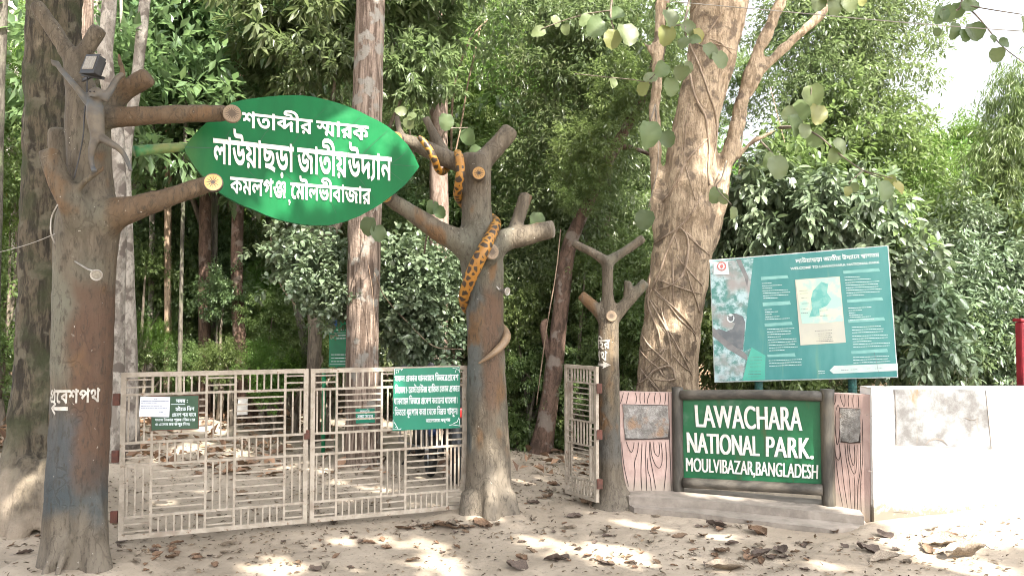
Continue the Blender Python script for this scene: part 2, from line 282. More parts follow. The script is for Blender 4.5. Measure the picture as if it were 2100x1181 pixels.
'ফ': [890,[900,622,900,506,166,506,185,512,216,501,247,487,275,471,302,454,326,435,349,417,360,323,333,312,305,300,277,288,249,274,221,261,195,247,193,254,218,249,245,242,273,233,303,222,332,209,361,194,388,177,413,158,435,138,435,155,434,171,434,188,433,205,433,480,485,480,530,479,573,476,612,472,649,465,683,456,714,444,744,429,772,411,798,390,817,371,832,350,844,328,856,292,859,254,856,221,846,189,835,170,819,154,799,140,774,129,742,123,705,121,684,121,665,122,647,124,630,127,635,243,641,242,649,242,657,241,668,241,694,244,710,252,718,265,720,280,712,307,686,331,658,345,621,355,575,361,575,0,433,0,405,29,375,56,341,79,305,100,266,118,224,133,179,146,131,157,80,165,30,286,58,302,86,318,106,328,126,339,147,350,169,361,190,371,212,382,184,396,155,409,124,421,92,431,58,439,22,446,61,534,101,506,-10,506,-10,622]],
'ব': [631,[641,622,641,506,547,506,547,0,405,0,379,34,349,64,317,92,282,116,244,138,204,157,162,173,117,186,69,195,16,322,63,347,112,372,163,395,216,418,269,439,322,458,375,474,427,489,410,457,410,506,-10,506,-10,622],[405,384,426,366,384,353,345,340,307,326,270,310,231,293,191,274,218,268,245,259,273,247,302,233,330,217,357,199,384,178,408,155,430,131,409,123,408,145,406,168,406,191,405,214]],
'ভ': [757,[447,28,401,30,356,36,312,46,270,62,230,83,192,110,157,143,123,183,92,231,71,272,51,317,32,368,15,423,149,460,166,404,184,355,203,311,223,274,252,234,283,202,317,178,354,162,394,153,436,150,465,151,491,155,514,163,543,179,565,201,578,229,583,264,581,287,577,307,569,326,560,342,549,357,537,369,649,454,673,420,692,386,706,352,715,318,721,282,723,246,720,206,709,168,692,134,668,103,637,77,600,56,556,40,505,31],[413,250,370,254,333,265,303,284,281,309,267,339,263,374,264,397,269,419,276,440,284,460,410,431,407,423,404,415,402,407,402,399,404,384,412,374,423,368,438,366,455,368,470,372,485,381,500,393,515,411,532,434,649,454,657,391,634,363,610,338,587,316,562,296,536,280,509,267,479,258,448,252],[767,622,767,506,-10,506,-10,622]],
'ম': [652,[662,622,662,506,568,506,568,0,427,0,427,128,444,75,420,106,397,134,374,159,352,181,329,199,306,213,272,227,236,232,217,229,200,221,189,208,185,189,189,169,203,153,225,140,254,128,214,8,176,20,144,36,116,53,92,73,73,95,58,118,47,143,41,168,39,195,42,229,50,258,64,283,83,303,105,320,130,332,157,341,184,346,213,348,244,346,273,342,301,335,328,326,353,313,378,297,401,278,425,255,448,228,429,215,428,239,427,264,427,289,427,312,427,506,-10,506,-10,622],[327,318,327,310,327,301,326,290,324,281,186,315,181,355,169,386,150,409,121,426,95,434,62,441,22,446,49,550,110,535,147,528,181,520,210,510,236,498,259,484,278,468,293,450,306,429,316,405,322,379,326,350]],
'য': [667,[677,622,677,506,583,506,583,0,441,0,412,30,380,57,346,80,310,101,270,119,228,134,182,146,133,157,80,165,30,286,58,302,86,318,106,328,126,339,147,350,169,361,190,371,212,382,184,396,155,409,124,421,92,431,58,439,22,446,61,534,101,506,-10,506,-10,622],[441,506,166,506,185,512,216,501,247,487,275,471,302,454,326,435,349,417,360,323,333,312,305,300,277,287,248,274,221,261,195,247,193,254,223,249,254,240,288,229,322,216,355,200,387,181,417,160,443,137,466,112,448,103,444,129,442,154,441,180,441,209]],
'র': [631,[641.0,622.0,641.0,506.0,547.0,506.0,547.0,0.0,405.0,0.0,379.0,34.0,349.0,64.0,317.0,92.0,282.0,116.0,244.0,138.0,204.0,157.0,162.0,173.0,117.0,186.0,69.0,195.0,16.0,322.0,63.0,347.0,112.0,372.0,163.0,395.0,216.0,418.0,269.0,439.0,322.0,458.0,375.0,474.0,427.0,489.0,410.0,457.0,410.0,506.0,-10.0,506.0,-10.0,622.0],[405.0,384.0,426.0,366.0,384.0,353.0,345.0,340.0,307.0,326.0,270.0,310.0,231.0,293.0,191.0,274.0,218.0,268.0,245.0,259.0,273.0,247.0,302.0,233.0,330.0,217.0,357.0,199.0,384.0,178.0,408.0,155.0,430.0,131.0,409.0,123.0,408.0,145.0,406.0,168.0,406.0,191.0,405.0,214.0],[169.3094835680751,-16.538779342723004,139.3094835680751,-10.538779342723004,114.30948356807511,5.461220657276996,98.30948356807511,29.461220657276996,93.30948356807511,59.461220657276996,98.30948356807511,89.461220657277,114.30948356807511,113.461220657277,139.3094835680751,129.461220657277,169.3094835680751,135.461220657277,199.3094835680751,129.461220657277,223.3094835680751,113.461220657277,239.3094835680751,89.461220657277,244.3094835680751,59.461220657276996,239.3094835680751,29.461220657276996,223.3094835680751,5.461220657276996,199.3094835680751,-10.538779342723004]],
'ল': [782,[792,622,792,506,698,506,698,0,556,0,556,311,583,256,567,280,548,301,526,315,501,320,491,319,480,315,469,308,460,297,454,281,452,259,453,250,453,242,454,234,456,226,334,219,327,249,315,274,300,295,281,311,257,320,230,323,214,322,200,317,189,310,180,300,175,288,174,275,180,245,201,223,220,211,242,201,267,192,227,74,189,86,153,102,122,120,94,140,71,163,52,188,39,217,31,248,28,281,31,313,39,342,52,368,70,390,92,409,117,424,146,435,176,441,209,443,247,441,281,434,311,423,338,407,366,386,395,360,373,365,383,387,396,406,413,420,442,434,473,439,506,435,536,425,562,409,587,387,562,372,560,394,558,417,557,439,556,461,556,506,-10,506,-10,622]],
'শ': [722,[732,622,732,506,638,506,638,0,496,0,496,506,500,531,499,550,497,569,497,587,496,605,496,689,614,689,637,622],[348,629,388,625,422,614,443,603,463,589,481,572,498,552,514,530,529,505,526,365,504,405,480,441,455,471,428,494,398,508,367,513,342,509,321,498,307,479,302,453,310,424,332,403,355,394,383,388,417,385,403,258,357,263,319,273,286,289,260,308,239,331,223,358,212,388,206,420,203,455,206,493,212,525,223,553,238,577,256,596,277,610,299,621,323,627],[82,629,112,627,141,620,168,610,193,594,214,574,231,549,245,519,253,483,255,441,253,411,246,382,235,353,220,327,198,304,171,285,139,270,99,261,54,258,42,384,80,389,109,396,130,406,144,419,152,435,154,452,149,479,133,498,108,509,77,513,58,512,39,510,21,507,1,502,-12,620,13,624,37,627,59,628]],
'ষ': [674,[684,622,684,506,591,506,591,0,449,0,418,30,385,56,349,80,312,100,271,118,228,134,183,146,133,157,80,165,30,286,58,302,89,319,124,337,159,354,193,370,225,384,306,411,358,330,331,319,304,307,275,294,247,281,220,267,194,254,221,249,249,242,278,233,308,222,338,209,368,194,398,177,425,159,451,138,450,154,449,171,449,188,449,206,449,306,453,359,451,380,450,403,449,427,449,450,449,506,-10,506,-10,622],[61,534,176,514,214,502,254,486,295,468,336,448,377,425,418,401,456,374,491,347,524,317,479,221,452,246,421,271,386,296,347,319,307,341,266,362,223,381,181,398,138,414,97,427,58,438,22,446]],
'স': [711,[721,622,721,506,628,506,628,0,486,0,486,310,511,267,494,288,478,303,463,312,448,316,437,314,427,309,416,299,403,283,393,267,379,246,363,220,345,193,327,169,310,149,293,133,275,120,257,110,228,102,194,99,163,102,134,110,115,119,97,131,79,147,61,166,44,190,26,218,123,278,141,252,156,234,171,224,188,221,200,222,212,227,224,237,237,254,248,271,261,293,276,320,300,343,318,372,335,395,352,412,379,428,412,433,437,430,459,421,481,407,505,386,490,382,489,400,487,419,486,439,486,458,486,506,-10,506,-10,622],[238,242,233,280,227,312,220,339,206,371,186,395,168,407,147,417,123,425,95,431,62,436,25,441,62,561,139,523,174,516,205,508,230,499,252,488,270,476,285,462,302,438,313,408,319,385,323,359,326,330]],
'হ': [579,[269,480,326,477,375,468,416,453,449,433,476,410,496,384,509,356,517,327,520,298,514,248,497,207,469,175,431,150,384,131,328,117,300,159,333,150,366,140,399,129,431,116,464,102,496,86,528,69,559,50,591,29,517,-71,485,-49,451,-29,417,-9,381,9,343,26,304,43,264,58,223,71,181,84,137,95,92,104,46,112,69,223,104,215,139,210,174,206,210,205,247,206,279,209,306,215,337,229,360,246,373,269,377,295,371,326,351,349,332,361,307,367,278,369,254,368,235,365,221,359,211,350,205,339,204,326,204,320,205,314,207,307,209,302,76,284,70,301,66,319,63,338,62,357,68,391,87,421,106,439,130,453,159,465,192,473,229,478],[146,422,136,452,116,479,97,493,73,505,44,514,125,558,171,547,205,531,232,514,252,496,267,475,276,452,281,425],[589,622,589,506,-10,506,-10,622]],
'া': [309,[319,622,319,506,225,506,225,0,83,0,83,440,69,467,50,488,26,501,-5,506,-10,506,-10,622,10,622,32,619,52,610,71,591,87,561,86,570,85,586,84,603,83,617,83,689,201,689,224,622]],
'ি': [309,[319,622,319,506,225,506,225,0,83,0,83,506,-10,506,-10,622,85,622,68,642,50,663,33,685,18,705,52,756,86,798,120,833,153,861,188,882,223,898,261,909,300,915,343,917,374,916,404,913,434,909,464,903,494,894,526,882,559,868,594,851,632,831,673,808,717,782,766,752,696,656,644,689,598,716,557,740,520,759,486,775,454,786,423,794,391,799,358,801,329,799,302,793,278,783,256,771,237,757,219,741,203,723,188,705,175,687,185,671,196,653,208,636,220,622]],
'ী': [309,[319,506,225,506,225,0,83,0,83,506,-10,506,-10,622,83,622,73,654,61,682,45,708,25,730,1,750,-27,767,-58,781,-94,793,-133,801,-177,808,-225,811,-277,813,-322,811,-359,808,-386,803,-405,796,-416,787,-420,778,-417,770,-410,765,-395,763,-373,762,-275,762,-238,761,-207,758,-181,753,-150,741,-124,724,-107,704,-95,680,-88,651,-85,615,-221,615,-223,629,-226,641,-232,651,-239,658,-248,663,-259,666,-271,668,-288,669,-357,669,-394,669,-425,671,-450,675,-482,683,-507,695,-527,711,-540,730,-548,752,-550,776,-543,815,-519,849,-479,878,-438,895,-388,907,-327,915,-257,917,-153,913,-62,899,18,877,86,845,141,805,182,754,211,693,226,622,319,622]],
'ু': [0,[-308,-266,-344,-263,-381,-253,-405,-243,-426,-230,-444,-214,-458,-193,-467,-169,-469,-141,-465,-106,-451,-76,-427,-52,-394,-34,-352,-23,-302,-19,-256,-21,-212,-27,-170,-37,-129,-51,-87,-69,-45,-91,-2,-118,44,-148,91,-184,17,-271,-21,-238,-58,-208,-93,-182,-128,-161,-162,-143,-194,-129,-226,-119,-256,-113,-285,-111,-310,-113,-327,-120,-336,-131,-340,-145,-337,-159,-329,-169,-315,-175,-298,-177,-277,-174,-260,-166,-248,-153,-238,-138,-232,-120,-228,-100,-226,-81,-225,-62,-225,17,-83,17,-83,-29,-85,-64,-91,-103,-98,-130,-108,-156,-122,-181,-140,-204,-162,-225,-190,-242,-223,-255,-262,-263]],
'ূ': [0,[-195,-262,-223,-260,-249,-256,-274,-249,-297,-238,-316,-225,-332,-208,-344,-187,-351,-163,-353,-135,-349,-103,-336,-77,-316,-55,-289,-38,-259,-27,-225,-21,-225,19,-83,19,-83,-41,-137,-110,-144,-109,-154,-109,-164,-108,-174,-108,-195,-110,-210,-114,-219,-123,-223,-137,-219,-150,-210,-159,-195,-165,-178,-167,-148,-164,-121,-156,-97,-142,-75,-124,-55,-105,-35,-85,-1,-97,32,-110,64,-125,97,-140,129,-157,162,-175,103,-271,79,-256,58,-242,37,-230,9,-214,-16,-201,-40,-218,-65,-233,-91,-245,-121,-254,-155,-260]],
'ৃ': [0,[-375,-66,-348,-53,-319,-40,-289,-26,-257,-12,-226,2,-194,15,-162,28,-132,40,-102,51,-63,-46,-94,-55,-129,-67,-153,-75,-178,-84,-201,-93,-234,-107,-260,-119,-255,-89,-218,-92,-181,-97,-145,-105,-109,-115,-75,-126,-42,-139,-10,-153,18,-168,44,-184,-13,-271,-47,-253,-82,-236,-116,-223,-151,-211,-186,-201,-221,-192,-257,-185,-292,-179,-328,-174]],
'ে': [403,[413,622,413,506,354,506,331,493,310,478,289,462,269,445,251,427,234,407,220,386,208,364,198,340,190,316,186,290,184,263,186,227,192,197,202,173,221,145,245,127,271,118,298,114,316,115,333,118,350,123,370,131,419,25,387,10,355,1,322,-3,288,-5,240,-2,196,8,157,25,123,48,94,78,71,114,54,157,44,205,41,260,43,303,51,345,65,384,83,421,107,455,134,486,166,513,201,536,240,554,176,510,159,508,140,507,117,506,87,506,-10,506,-10,622]],
'ৗ': [309,[225,0,83,0,83,506,-10,506,-10,622,319,622,319,506,225,506],[89,622,84,648,73,666,53,676,21,679,-146,679,-195,680,-237,685,-272,693,-302,704,-327,719,-348,738,-364,760,-375,787,-382,818,-384,854,-384,868,-383,882,-381,896,-379,913,-244,904,-245,896,-246,888,-247,882,-247,875,-246,856,-242,839,-236,825,-227,814,-215,805,-199,800,-177,796,-145,795,26,795,63,794,94,791,120,786,142,779,162,768,179,755,198,732,211,703,217,680,221,653,223,622]],
'য়': [667,[677.0,622.0,677.0,506.0,583.0,506.0,583.0,0.0,441.0,0.0,412.0,30.0,380.0,57.0,346.0,80.0,310.0,101.0,270.0,119.0,228.0,134.0,182.0,146.0,133.0,157.0,80.0,165.0,30.0,286.0,58.0,302.0,86.0,318.0,106.0,328.0,126.0,339.0,147.0,350.0,169.0,361.0,190.0,371.0,212.0,382.0,184.0,396.0,155.0,409.0,124.0,421.0,92.0,431.0,58.0,439.0,22.0,446.0,61.0,534.0,101.0,506.0,-10.0,506.0,-10.0,622.0],[441.0,506.0,166.0,506.0,185.0,512.0,216.0,501.0,247.0,487.0,275.0,471.0,302.0,454.0,326.0,435.0,349.0,417.0,360.0,323.0,333.0,312.0,305.0,300.0,277.0,287.0,248.0,274.0,221.0,261.0,195.0,247.0,193.0,254.0,223.0,249.0,254.0,240.0,288.0,229.0,322.0,216.0,355.0,200.0,387.0,181.0,417.0,160.0,443.0,137.0,466.0,112.0,448.0,103.0,444.0,129.0,442.0,154.0,441.0,180.0,441.0,209.0],[169.693896713615,-31.307981220657275,139.693896713615,-25.307981220657275,114.69389671361502,-9.307981220657275,98.69389671361502,14.692018779342725,93.69389671361502,44.692018779342725,98.69389671361502,74.69201877934272,114.69389671361502,98.69201877934272,139.693896713615,114.69201877934272,169.693896713615,120.69201877934272,199.693896713615,114.69201877934272,223.693896713615,98.69201877934272,239.693896713615,74.69201877934272,244.693896713615,44.692018779342725,239.693896713615,14.692018779342725,223.693896713615,-9.307981220657275,199.693896713615,-25.307981220657275]],
'ড়': [750,[760.0,622.0,760.0,506.0,414.0,506.0,414.0,386.0,415.0,372.0,419.0,361.0,427.0,353.0,440.0,350.0,453.0,353.0,467.0,359.0,482.0,370.0,496.0,385.0,511.0,402.0,525.0,423.0,645.0,445.0,667.0,411.0,684.0,378.0,698.0,346.0,708.0,312.0,714.0,277.0,716.0,240.0,712.0,199.0,702.0,161.0,685.0,127.0,661.0,96.0,630.0,70.0,592.0,48.0,548.0,32.0,497.0,23.0,439.0,19.0,395.0,21.0,353.0,28.0,311.0,38.0,270.0,54.0,231.0,75.0,194.0,102.0,158.0,136.0,125.0,177.0,94.0,225.0,72.0,267.0,51.0,314.0,33.0,366.0,15.0,423.0,149.0,460.0,171.0,387.0,195.0,325.0,222.0,273.0,250.0,231.0,281.0,197.0,314.0,172.0,350.0,154.0,387.0,144.0,427.0,140.0,470.0,144.0,506.0,154.0,536.0,171.0,558.0,194.0,571.0,222.0,575.0,257.0,572.0,291.0,561.0,319.0,545.0,343.0,528.0,365.0,642.0,372.0,617.0,342.0,592.0,316.0,567.0,294.0,542.0,275.0,517.0,260.0,492.0,248.0,466.0,240.0,440.0,236.0,413.0,234.0,381.0,236.0,352.0,244.0,327.0,256.0,307.0,273.0,292.0,295.0,281.0,323.0,274.0,357.0,272.0,399.0,272.0,506.0,-10.0,506.0,-10.0,622.0],[378.6182159624413,-178.53840375586856,348.6182159624413,-172.53840375586856,323.6182159624413,-156.53840375586856,307.6182159624413,-132.53840375586856,302.6182159624413,-102.53840375586854,307.6182159624413,-72.53840375586854,323.6182159624413,-48.53840375586854,348.6182159624413,-32.53840375586854,378.6182159624413,-26.538403755868543,408.6182159624413,-32.53840375586854,432.6182159624413,-48.53840375586854,448.6182159624413,-72.53840375586854,453.6182159624413,-102.53840375586854,448.6182159624413,-132.53840375586856,432.6182159624413,-156.53840375586856,408.6182159624413,-172.53840375586856]],
'।': [403,[175,0,175,622,318,622,318,0]],
',': [311,[241,142,248,130,241,105,234,78,225,49,216,20,206,-8,196,-37,185,-66,174,-93,163,-119,49,-119,59,-76,68,-31,77,16,85,61,92,103,97,142]],
':': [330,[165,386,130,391,101,406,87,422,78,444,75,471,78,500,87,522,101,538,130,552,165,557,199,552,227,538,242,522,251,500,254,472,251,444,242,422,227,406,199,391],[165,-13,130,-8,101,7,87,23,78,45,75,72,78,101,87,123,101,139,130,153,165,158,199,153,227,139,242,123,251,101,254,73,251,45,242,23,227,7,199,-8]],
'ব্দ': [909,[919,622,919,506,480,506,480,233,446,252,470,277,498,302,529,326,562,350,597,374,635,396,675,418,717,439,760,458,858,377,845,351,835,323,827,293,821,262,818,230,817,195,818,169,820,142,825,112,831,80,839,49,848,17,710,-12,699,22,690,55,683,88,678,121,675,156,674,192,676,229,681,263,690,296,701,327,714,357,729,386,772,333,733,314,694,293,656,269,619,243,583,217,549,189,516,162,485,134,456,108,357,108,357,506,-10,506,-10,622],[440,535,439,108,348,108,320,132,293,153,265,171,238,187,208,201,177,213,143,224,106,233,65,240,16,362,53,380,91,398,128,414,165,430,202,444,238,458,274,470,309,481,343,490,343,536],[338,415,379,389,353,382,327,375,301,366,274,357,248,347,223,337,198,327,175,317,153,306,145,324,172,319,197,313,221,305,244,295,267,285,288,274,307,262,325,250,341,237,340,254,339,269,339,285,338,300]],
'স্ম': [1042,[526,260,479,263,436,274,398,293,366,317,339,346,318,379,334,381,324,351,308,322,295,305,279,290,260,277,238,267,214,261,186,259,154,262,124,270,105,278,86,290,68,306,50,326,32,350,14,379,111,439,130,410,146,393,161,384,179,382,197,384,214,393,227,409,238,434,243,455,246,482,247,514,384,514,391,485,400,459,412,435,426,415,442,398,461,386,481,379,504,376,527,380,543,391,553,408,556,432,551,462,537,491,522,509,506,525,488,539,634,556,650,538,665,518,679,494,691,468,698,438,701,407,695,364,680,328,655,299,620,277,577,264],[1052,622,1052,506,959,506,959,0,817,0,817,75,819,129,818,154,818,178,817,203,817,228,817,506,-10,506,-10,622],[571,203,562,233,548,260,529,283,508,301,633,332,646,319,660,302,673,282,684,259,692,233,695,204],[609,235,649,233,685,226,718,215,748,200,777,181,804,158,830,132,857,103,884,71,817,5,799,26,780,46,759,65,738,83,718,98,697,111,665,125,635,129,621,127,611,122,604,115,602,105,604,95,608,86,617,78,632,70,577,-21,548,-8,521,10,496,30,477,55,465,86,462,121,466,153,480,180,504,204,534,221,569,232]],
'ঞ্জ': [934,[422,626,458,625,490,619,517,610,539,597,557,582,571,565,584,537,588,506,585,473,574,444,557,418,535,395,510,373,481,354,456,338,438,325,426,314,416,301,413,288,415,278,420,270,429,264,440,262,455,264,468,269,483,278,502,293,622,242,627,227,631,210,633,191,634,171,628,122,609,80,578,44,534,16,478,0,410,-6,374,-4,338,0,301,8,264,20,228,38,192,62,158,93,125,132,93,179,71,220,51,267,32,320,15,379,146,416,163,357,181,306,199,262,219,225,239,194,260,169,282,149,304,134,326,123,361,113,396,110,430,112,457,118,479,129,494,142,504,158,507,176,506,186,503,196,498,206,491,217,559,227,535,208,512,191,488,176,463,165,435,158,404,156,368,160,336,171,311,189,291,213,280,241,276,274,280,303,291,328,308,352,333,375,353,391,375,407,401,423,429,442,450,458,463,473,467,487,466,493,464,500,459,506,452,511,441,514,425,515,397,513,373,506,353,496,337,483,328,471,325,459,326,449,331,441,340,434,351,427,265,343,244,356,225,371,208,389,194,409,186,433,184,461,188,490,202,519,216,538,233,556,253,573,276,588,301,601,329,612,359,620,390,625],[736,628,778,624,814,613,843,596,865,572,877,546,882,516,878,490,868,462,856,444,838,426,815,409,785,393,747,380,700,370,679,459,712,466,735,475,748,487,752,501,749,514,741,521,730,525,716,526,691,523,667,514,643,499,619,479,596,455,574,428,491,480,515,509,539,534,563,558,587,578,613,595,640,609,669,619,701,626],[728,223,698,226,666,233,644,241,622,251,599,263,578,277,557,294,537,314,520,336,504,361,490,388,575,454,586,425,599,400,612,379,627,361,642,346,659,334,685,323,713,320,731,322,745,327,754,337,757,351,754,367,744,382,725,395,699,406,802,446,821,437,840,424,858,408,873,388,883,364,887,335,882,306,869,280,846,256,815,238,776,227],[834,143,836,115,840,84,847,52,855,21,721,-7,714,21,707,47,701,72,696,108,694,142,696,178,702,209,711,236,723,259,736,280,748,298,824,305,874,257,855,229,843,202,836,173]],
'য্': [290,[300,622,300,506,219,506,277,524,254,500,236,478,223,457,214,436,209,413,207,388,209,355,215,321,224,285,232,249,238,213,240,176,238,136,231,100,223,77,211,56,196,37,177,19,153,2,124,-14,90,-28,50,-42,4,-54,-27,61,7,70,34,80,54,91,76,109,89,130,95,153,97,179,95,216,89,251,81,285,73,319,66,353,64,389,66,416,71,439,80,461,92,482,107,503,126,525,117,506,-10,506,-10,622]],
'প্র': [824,[834,622,834,506,741,506,741,126,599,126,599,391,608,335,587,362,566,387,545,411,524,432,504,450,483,467,463,481,442,492,421,502,390,510,358,513,322,510,290,500,270,490,251,478,233,463,216,446,197,427,178,406,166,425,188,439,211,450,236,457,264,460,295,457,320,448,338,432,356,403,362,371,362,356,361,341,360,329,358,320,321,331,332,344,345,357,359,371,375,386,390,399,404,412,524,514,607,431,310,163,215,253,303,332,269,285,230,264,246,281,257,298,264,315,266,331,263,350,254,362,240,370,223,372,209,371,196,367,181,362,166,354,65,447,96,484,127,516,156,545,185,570,216,591,247,608,280,619,315,627,353,629,385,627,416,622,445,612,473,600,500,584,527,564,555,542,582,516,611,487,604,468,603,489,601,513,599,538,599,563,599,689,717,689,740,622],[741,-43,601,-43,591,-27,578,-13,561,-3,540,5,515,9,484,11,454,10,422,7,387,2,351,-3,312,-5,270,-6,231,-5,190,1,163,7,137,15,112,27,89,43,69,63,53,87,40,116,33,152,30,193,31,216,34,241,37,264,41,285,176,266,173,252,170,237,169,220,168,204,172,170,183,146,201,129,224,118,252,113,284,111,319,112,351,115,381,119,410,124,441,127,473,128,513,124,546,113,566,103,584,90,599,74,599,180,741,182]],
'স্ব': [756,[527,265,478,268,435,278,399,294,367,316,341,344,318,379,334,381,324,351,308,322,295,305,279,290,260,277,238,267,214,261,186,259,154,262,124,270,105,278,86,290,68,306,50,326,32,350,14,379,111,439,130,410,146,393,161,384,179,382,197,384,214,393,227,409,238,434,243,455,246,482,247,514,384,514,391,485,400,459,412,435,426,415,442,398,461,386,481,379,504,376,527,380,543,391,553,408,556,432,551,462,537,491,522,509,506,525,488,539,634,556,650,538,665,518,679,494,691,468,698,438,701,407,695,364,680,330,655,302,620,281,578,269],[766,622,766,506,-10,506,-10,622],[661,314,661,-43,519,-43,494,-24,470,-7,446,7,421,19,396,29,370,39,341,47,310,54,276,61,225,182,275,209,325,233,376,256,426,275,476,292,525,305],[520,201,493,192,465,181,435,169,405,155,384,145,364,135,343,125,345,140,380,134,413,125,444,114,473,101,499,86,522,68,521,84,521,102,520,119,520,132]],
'স্ট': [1004,[194,99,163,102,134,110,115,119,97,131,79,147,61,166,44,190,26,218,123,278,141,252,156,234,171,224,188,221,200,222,212,227,224,237,237,254,248,271,261,293,276,320,300,343,318,372,335,395,352,412,379,428,412,433,437,430,459,421,481,407,505,386,529,315,511,267,494,288,478,303,463,312,448,316,437,314,427,309,416,299,403,283,393,267,379,246,363,220,345,193,327,169,310,149,293,133,275,120,257,110,228,102],[238,242,233,280,227,312,220,339,206,371,186,395,168,407,147,417,123,425,95,431,62,436,25,441,62,561,139,523,174,516,205,508,230,499,252,488,270,476,285,462,302,438,313,408,319,385,323,359,326,330],[1014,622,1014,506,627,506,627,218,628,191,631,172,636,159,643,150,660,139,685,136,712,139,736,147,759,160,783,180,802,199,816,219,825,241,828,263,825,279,817,292,802,300,782,302,770,302,758,301,748,300,739,298,720,414,742,418,765,422,789,424,816,425,851,423,881,417,905,406,925,392,941,376,953,357,964,325,967,290,965,254,957,220,944,188,927,158,907,129,883,104,855,79,824,59,790,42,754,30,716,22,677,20,644,21,616,24,593,30,563,42,539,59,524,74,512,92,501,114,492,142,487,178,485,222,485,376,488,389,487,411,486,433,486,455,485,476,485,506,-10,506,-10,622],[784,622,779,648,768,666,748,676,717,679,646,679,597,680,555,685,519,693,490,704,464,719,444,738,427,760,416,787,410,818,408,854,408,868,409,882,410,896,413,913,547,904,546,896,546,888,545,882,545,875,546,856,549,839,555,825,564,814,577,805,592,800,615,796,647,795,721,795,758,794,789,791,815,786,837,779,857,768,874,755,893,732,906,703,912,680,916,653,918,622]],
'ক্র': [985,[995,622,995,506,-10,506,-10,622],[507,499,547,497,580,491,607,482,631,468,650,449,665,425,672,403,676,376,677,344,677,333,677,326,677,320,677,313,677,307,677,294,677,0,536,0,518,26,495,43,467,51,436,54,405,53,375,50,346,46,315,42,283,39,249,38,211,39,173,45,147,51,124,61,102,73,81,90,64,110,50,135,39,165,32,201,30,243,31,265,34,290,38,314,43,337,179,319,175,304,173,287,171,270,170,253,174,217,184,191,200,173,221,162,245,157,271,155,301,156,328,159,352,163,375,167,398,170,424,171,458,167,487,158,513,142,535,118,535,344,534,358,532,368,529,376,523,382,517,386,510,388,501,389,490,390,474,388,458,384,442,379,428,372,412,362,400,352,393,341,390,330,392,321,396,316,405,312,417,311,425,311,433,312,441,313,449,314,463,216,447,212,428,209,404,207,377,207,343,210,313,218,288,232,268,252,257,279,253,311,256,336,263,360,276,383,293,405,313,425,336,444,359,459,385,473,413,484,442,492,474,497],[803,421,849,416,886,403,916,381,937,351,950,317,954,278,952,252,945,226,935,201,920,178,900,157,876,137,848,120,815,106,777,94,742,205,778,217,801,233,814,251,818,269,815,287,807,300,794,307,777,309,749,303,720,286,700,266,678,237,656,198,601,271,632,320,663,359,694,387,728,406,764,417]],
'ক্ষ': [988,[998,622,998,506,685,506,685,0,543,0,543,102,548,142,545,164,544,185,544,208,543,236,543,352,547,379,547,506,-10,506,-10,622],[960,239,956,205,944,172,931,152,914,134,893,119,868,108,838,101,804,98,790,99,774,100,757,102,741,104,746,221,751,220,758,219,765,219,773,219,796,221,810,229,816,239,818,250,817,261,813,270,807,278,798,285,778,295,753,301,720,304,679,305,592,303,549,305,508,312,471,322,438,338,410,358,387,384,370,415,360,452,356,495,357,508,358,523,361,538,363,552,488,531,486,523,485,514,484,506,484,498,490,460,507,436,525,426,550,420,581,418,667,420,730,418,783,412,825,402,860,389,889,373,913,353,934,328,949,301,957,271],[365,254,394,252,421,247,447,238,471,226,494,211,517,193,538,172,559,149,580,123,569,59,546,8,527,34,509,57,491,78,473,96,455,112,438,124,411,136,384,140,373,138,363,135,355,130,349,123,346,114,344,103,345,94,347,83,350,71,355,59,217,39,210,59,203,80,199,100,198,120,202,154,212,182,229,205,250,223,276,237,304,247,334,252],[196,445,242,442,282,433,316,417,344,396,367,371,385,342,397,311,405,278,407,244,407,226,405,207,403,190,401,176,267,181,269,191,270,204,271,220,271,238,270,258,266,279,258,299,246,316,230,327,209,331,195,329,184,323,176,312,174,296,175,286,176,277,179,267,182,258,45,238,38,256,32,275,29,294,28,313,31,347,42,375,59,397,80,415,106,429,135,438,165,444],[97,370,99,381,100,393,101,405,102,414,99,444,91,470,78,493,60,512,36,528,6,542,170,564,192,546,210,525,224,500,233,473,239,446,240,418,240,403,238,386,236,370,232,357]],
'ত্র': [761,[507,499,547,497,580,491,607,482,631,468,650,449,665,425,672,403,676,376,677,344,677,0,536,0,518,26,495,43,467,51,436,54,405,53,375,50,346,46,315,42,283,39,249,38,211,39,173,45,147,51,124,61,102,73,81,90,64,110,50,135,39,165,32,201,30,243,31,265,34,290,38,314,43,337,179,319,175,304,173,287,171,270,170,253,174,217,184,191,200,173,221,162,245,157,271,155,301,156,328,159,352,163,375,167,398,170,424,171,458,167,487,158,513,142,535,118,535,344,534,358,532,368,529,376,523,382,517,386,510,388,501,389,490,390,474,388,458,384,442,379,428,372,412,362,400,352,393,341,390,330,392,321,396,316,405,312,417,311,425,311,433,312,441,313,449,314,463,216,447,212,427,209,404,207,377,207,343,210,313,218,288,232,268,252,257,278,253,311,256,336,263,360,276,383,293,405,313,425,336,444,359,459,385,473,413,484,442,492,474,497],[771,622,771,506,-10,506,-10,622]],
}
_gc = {}
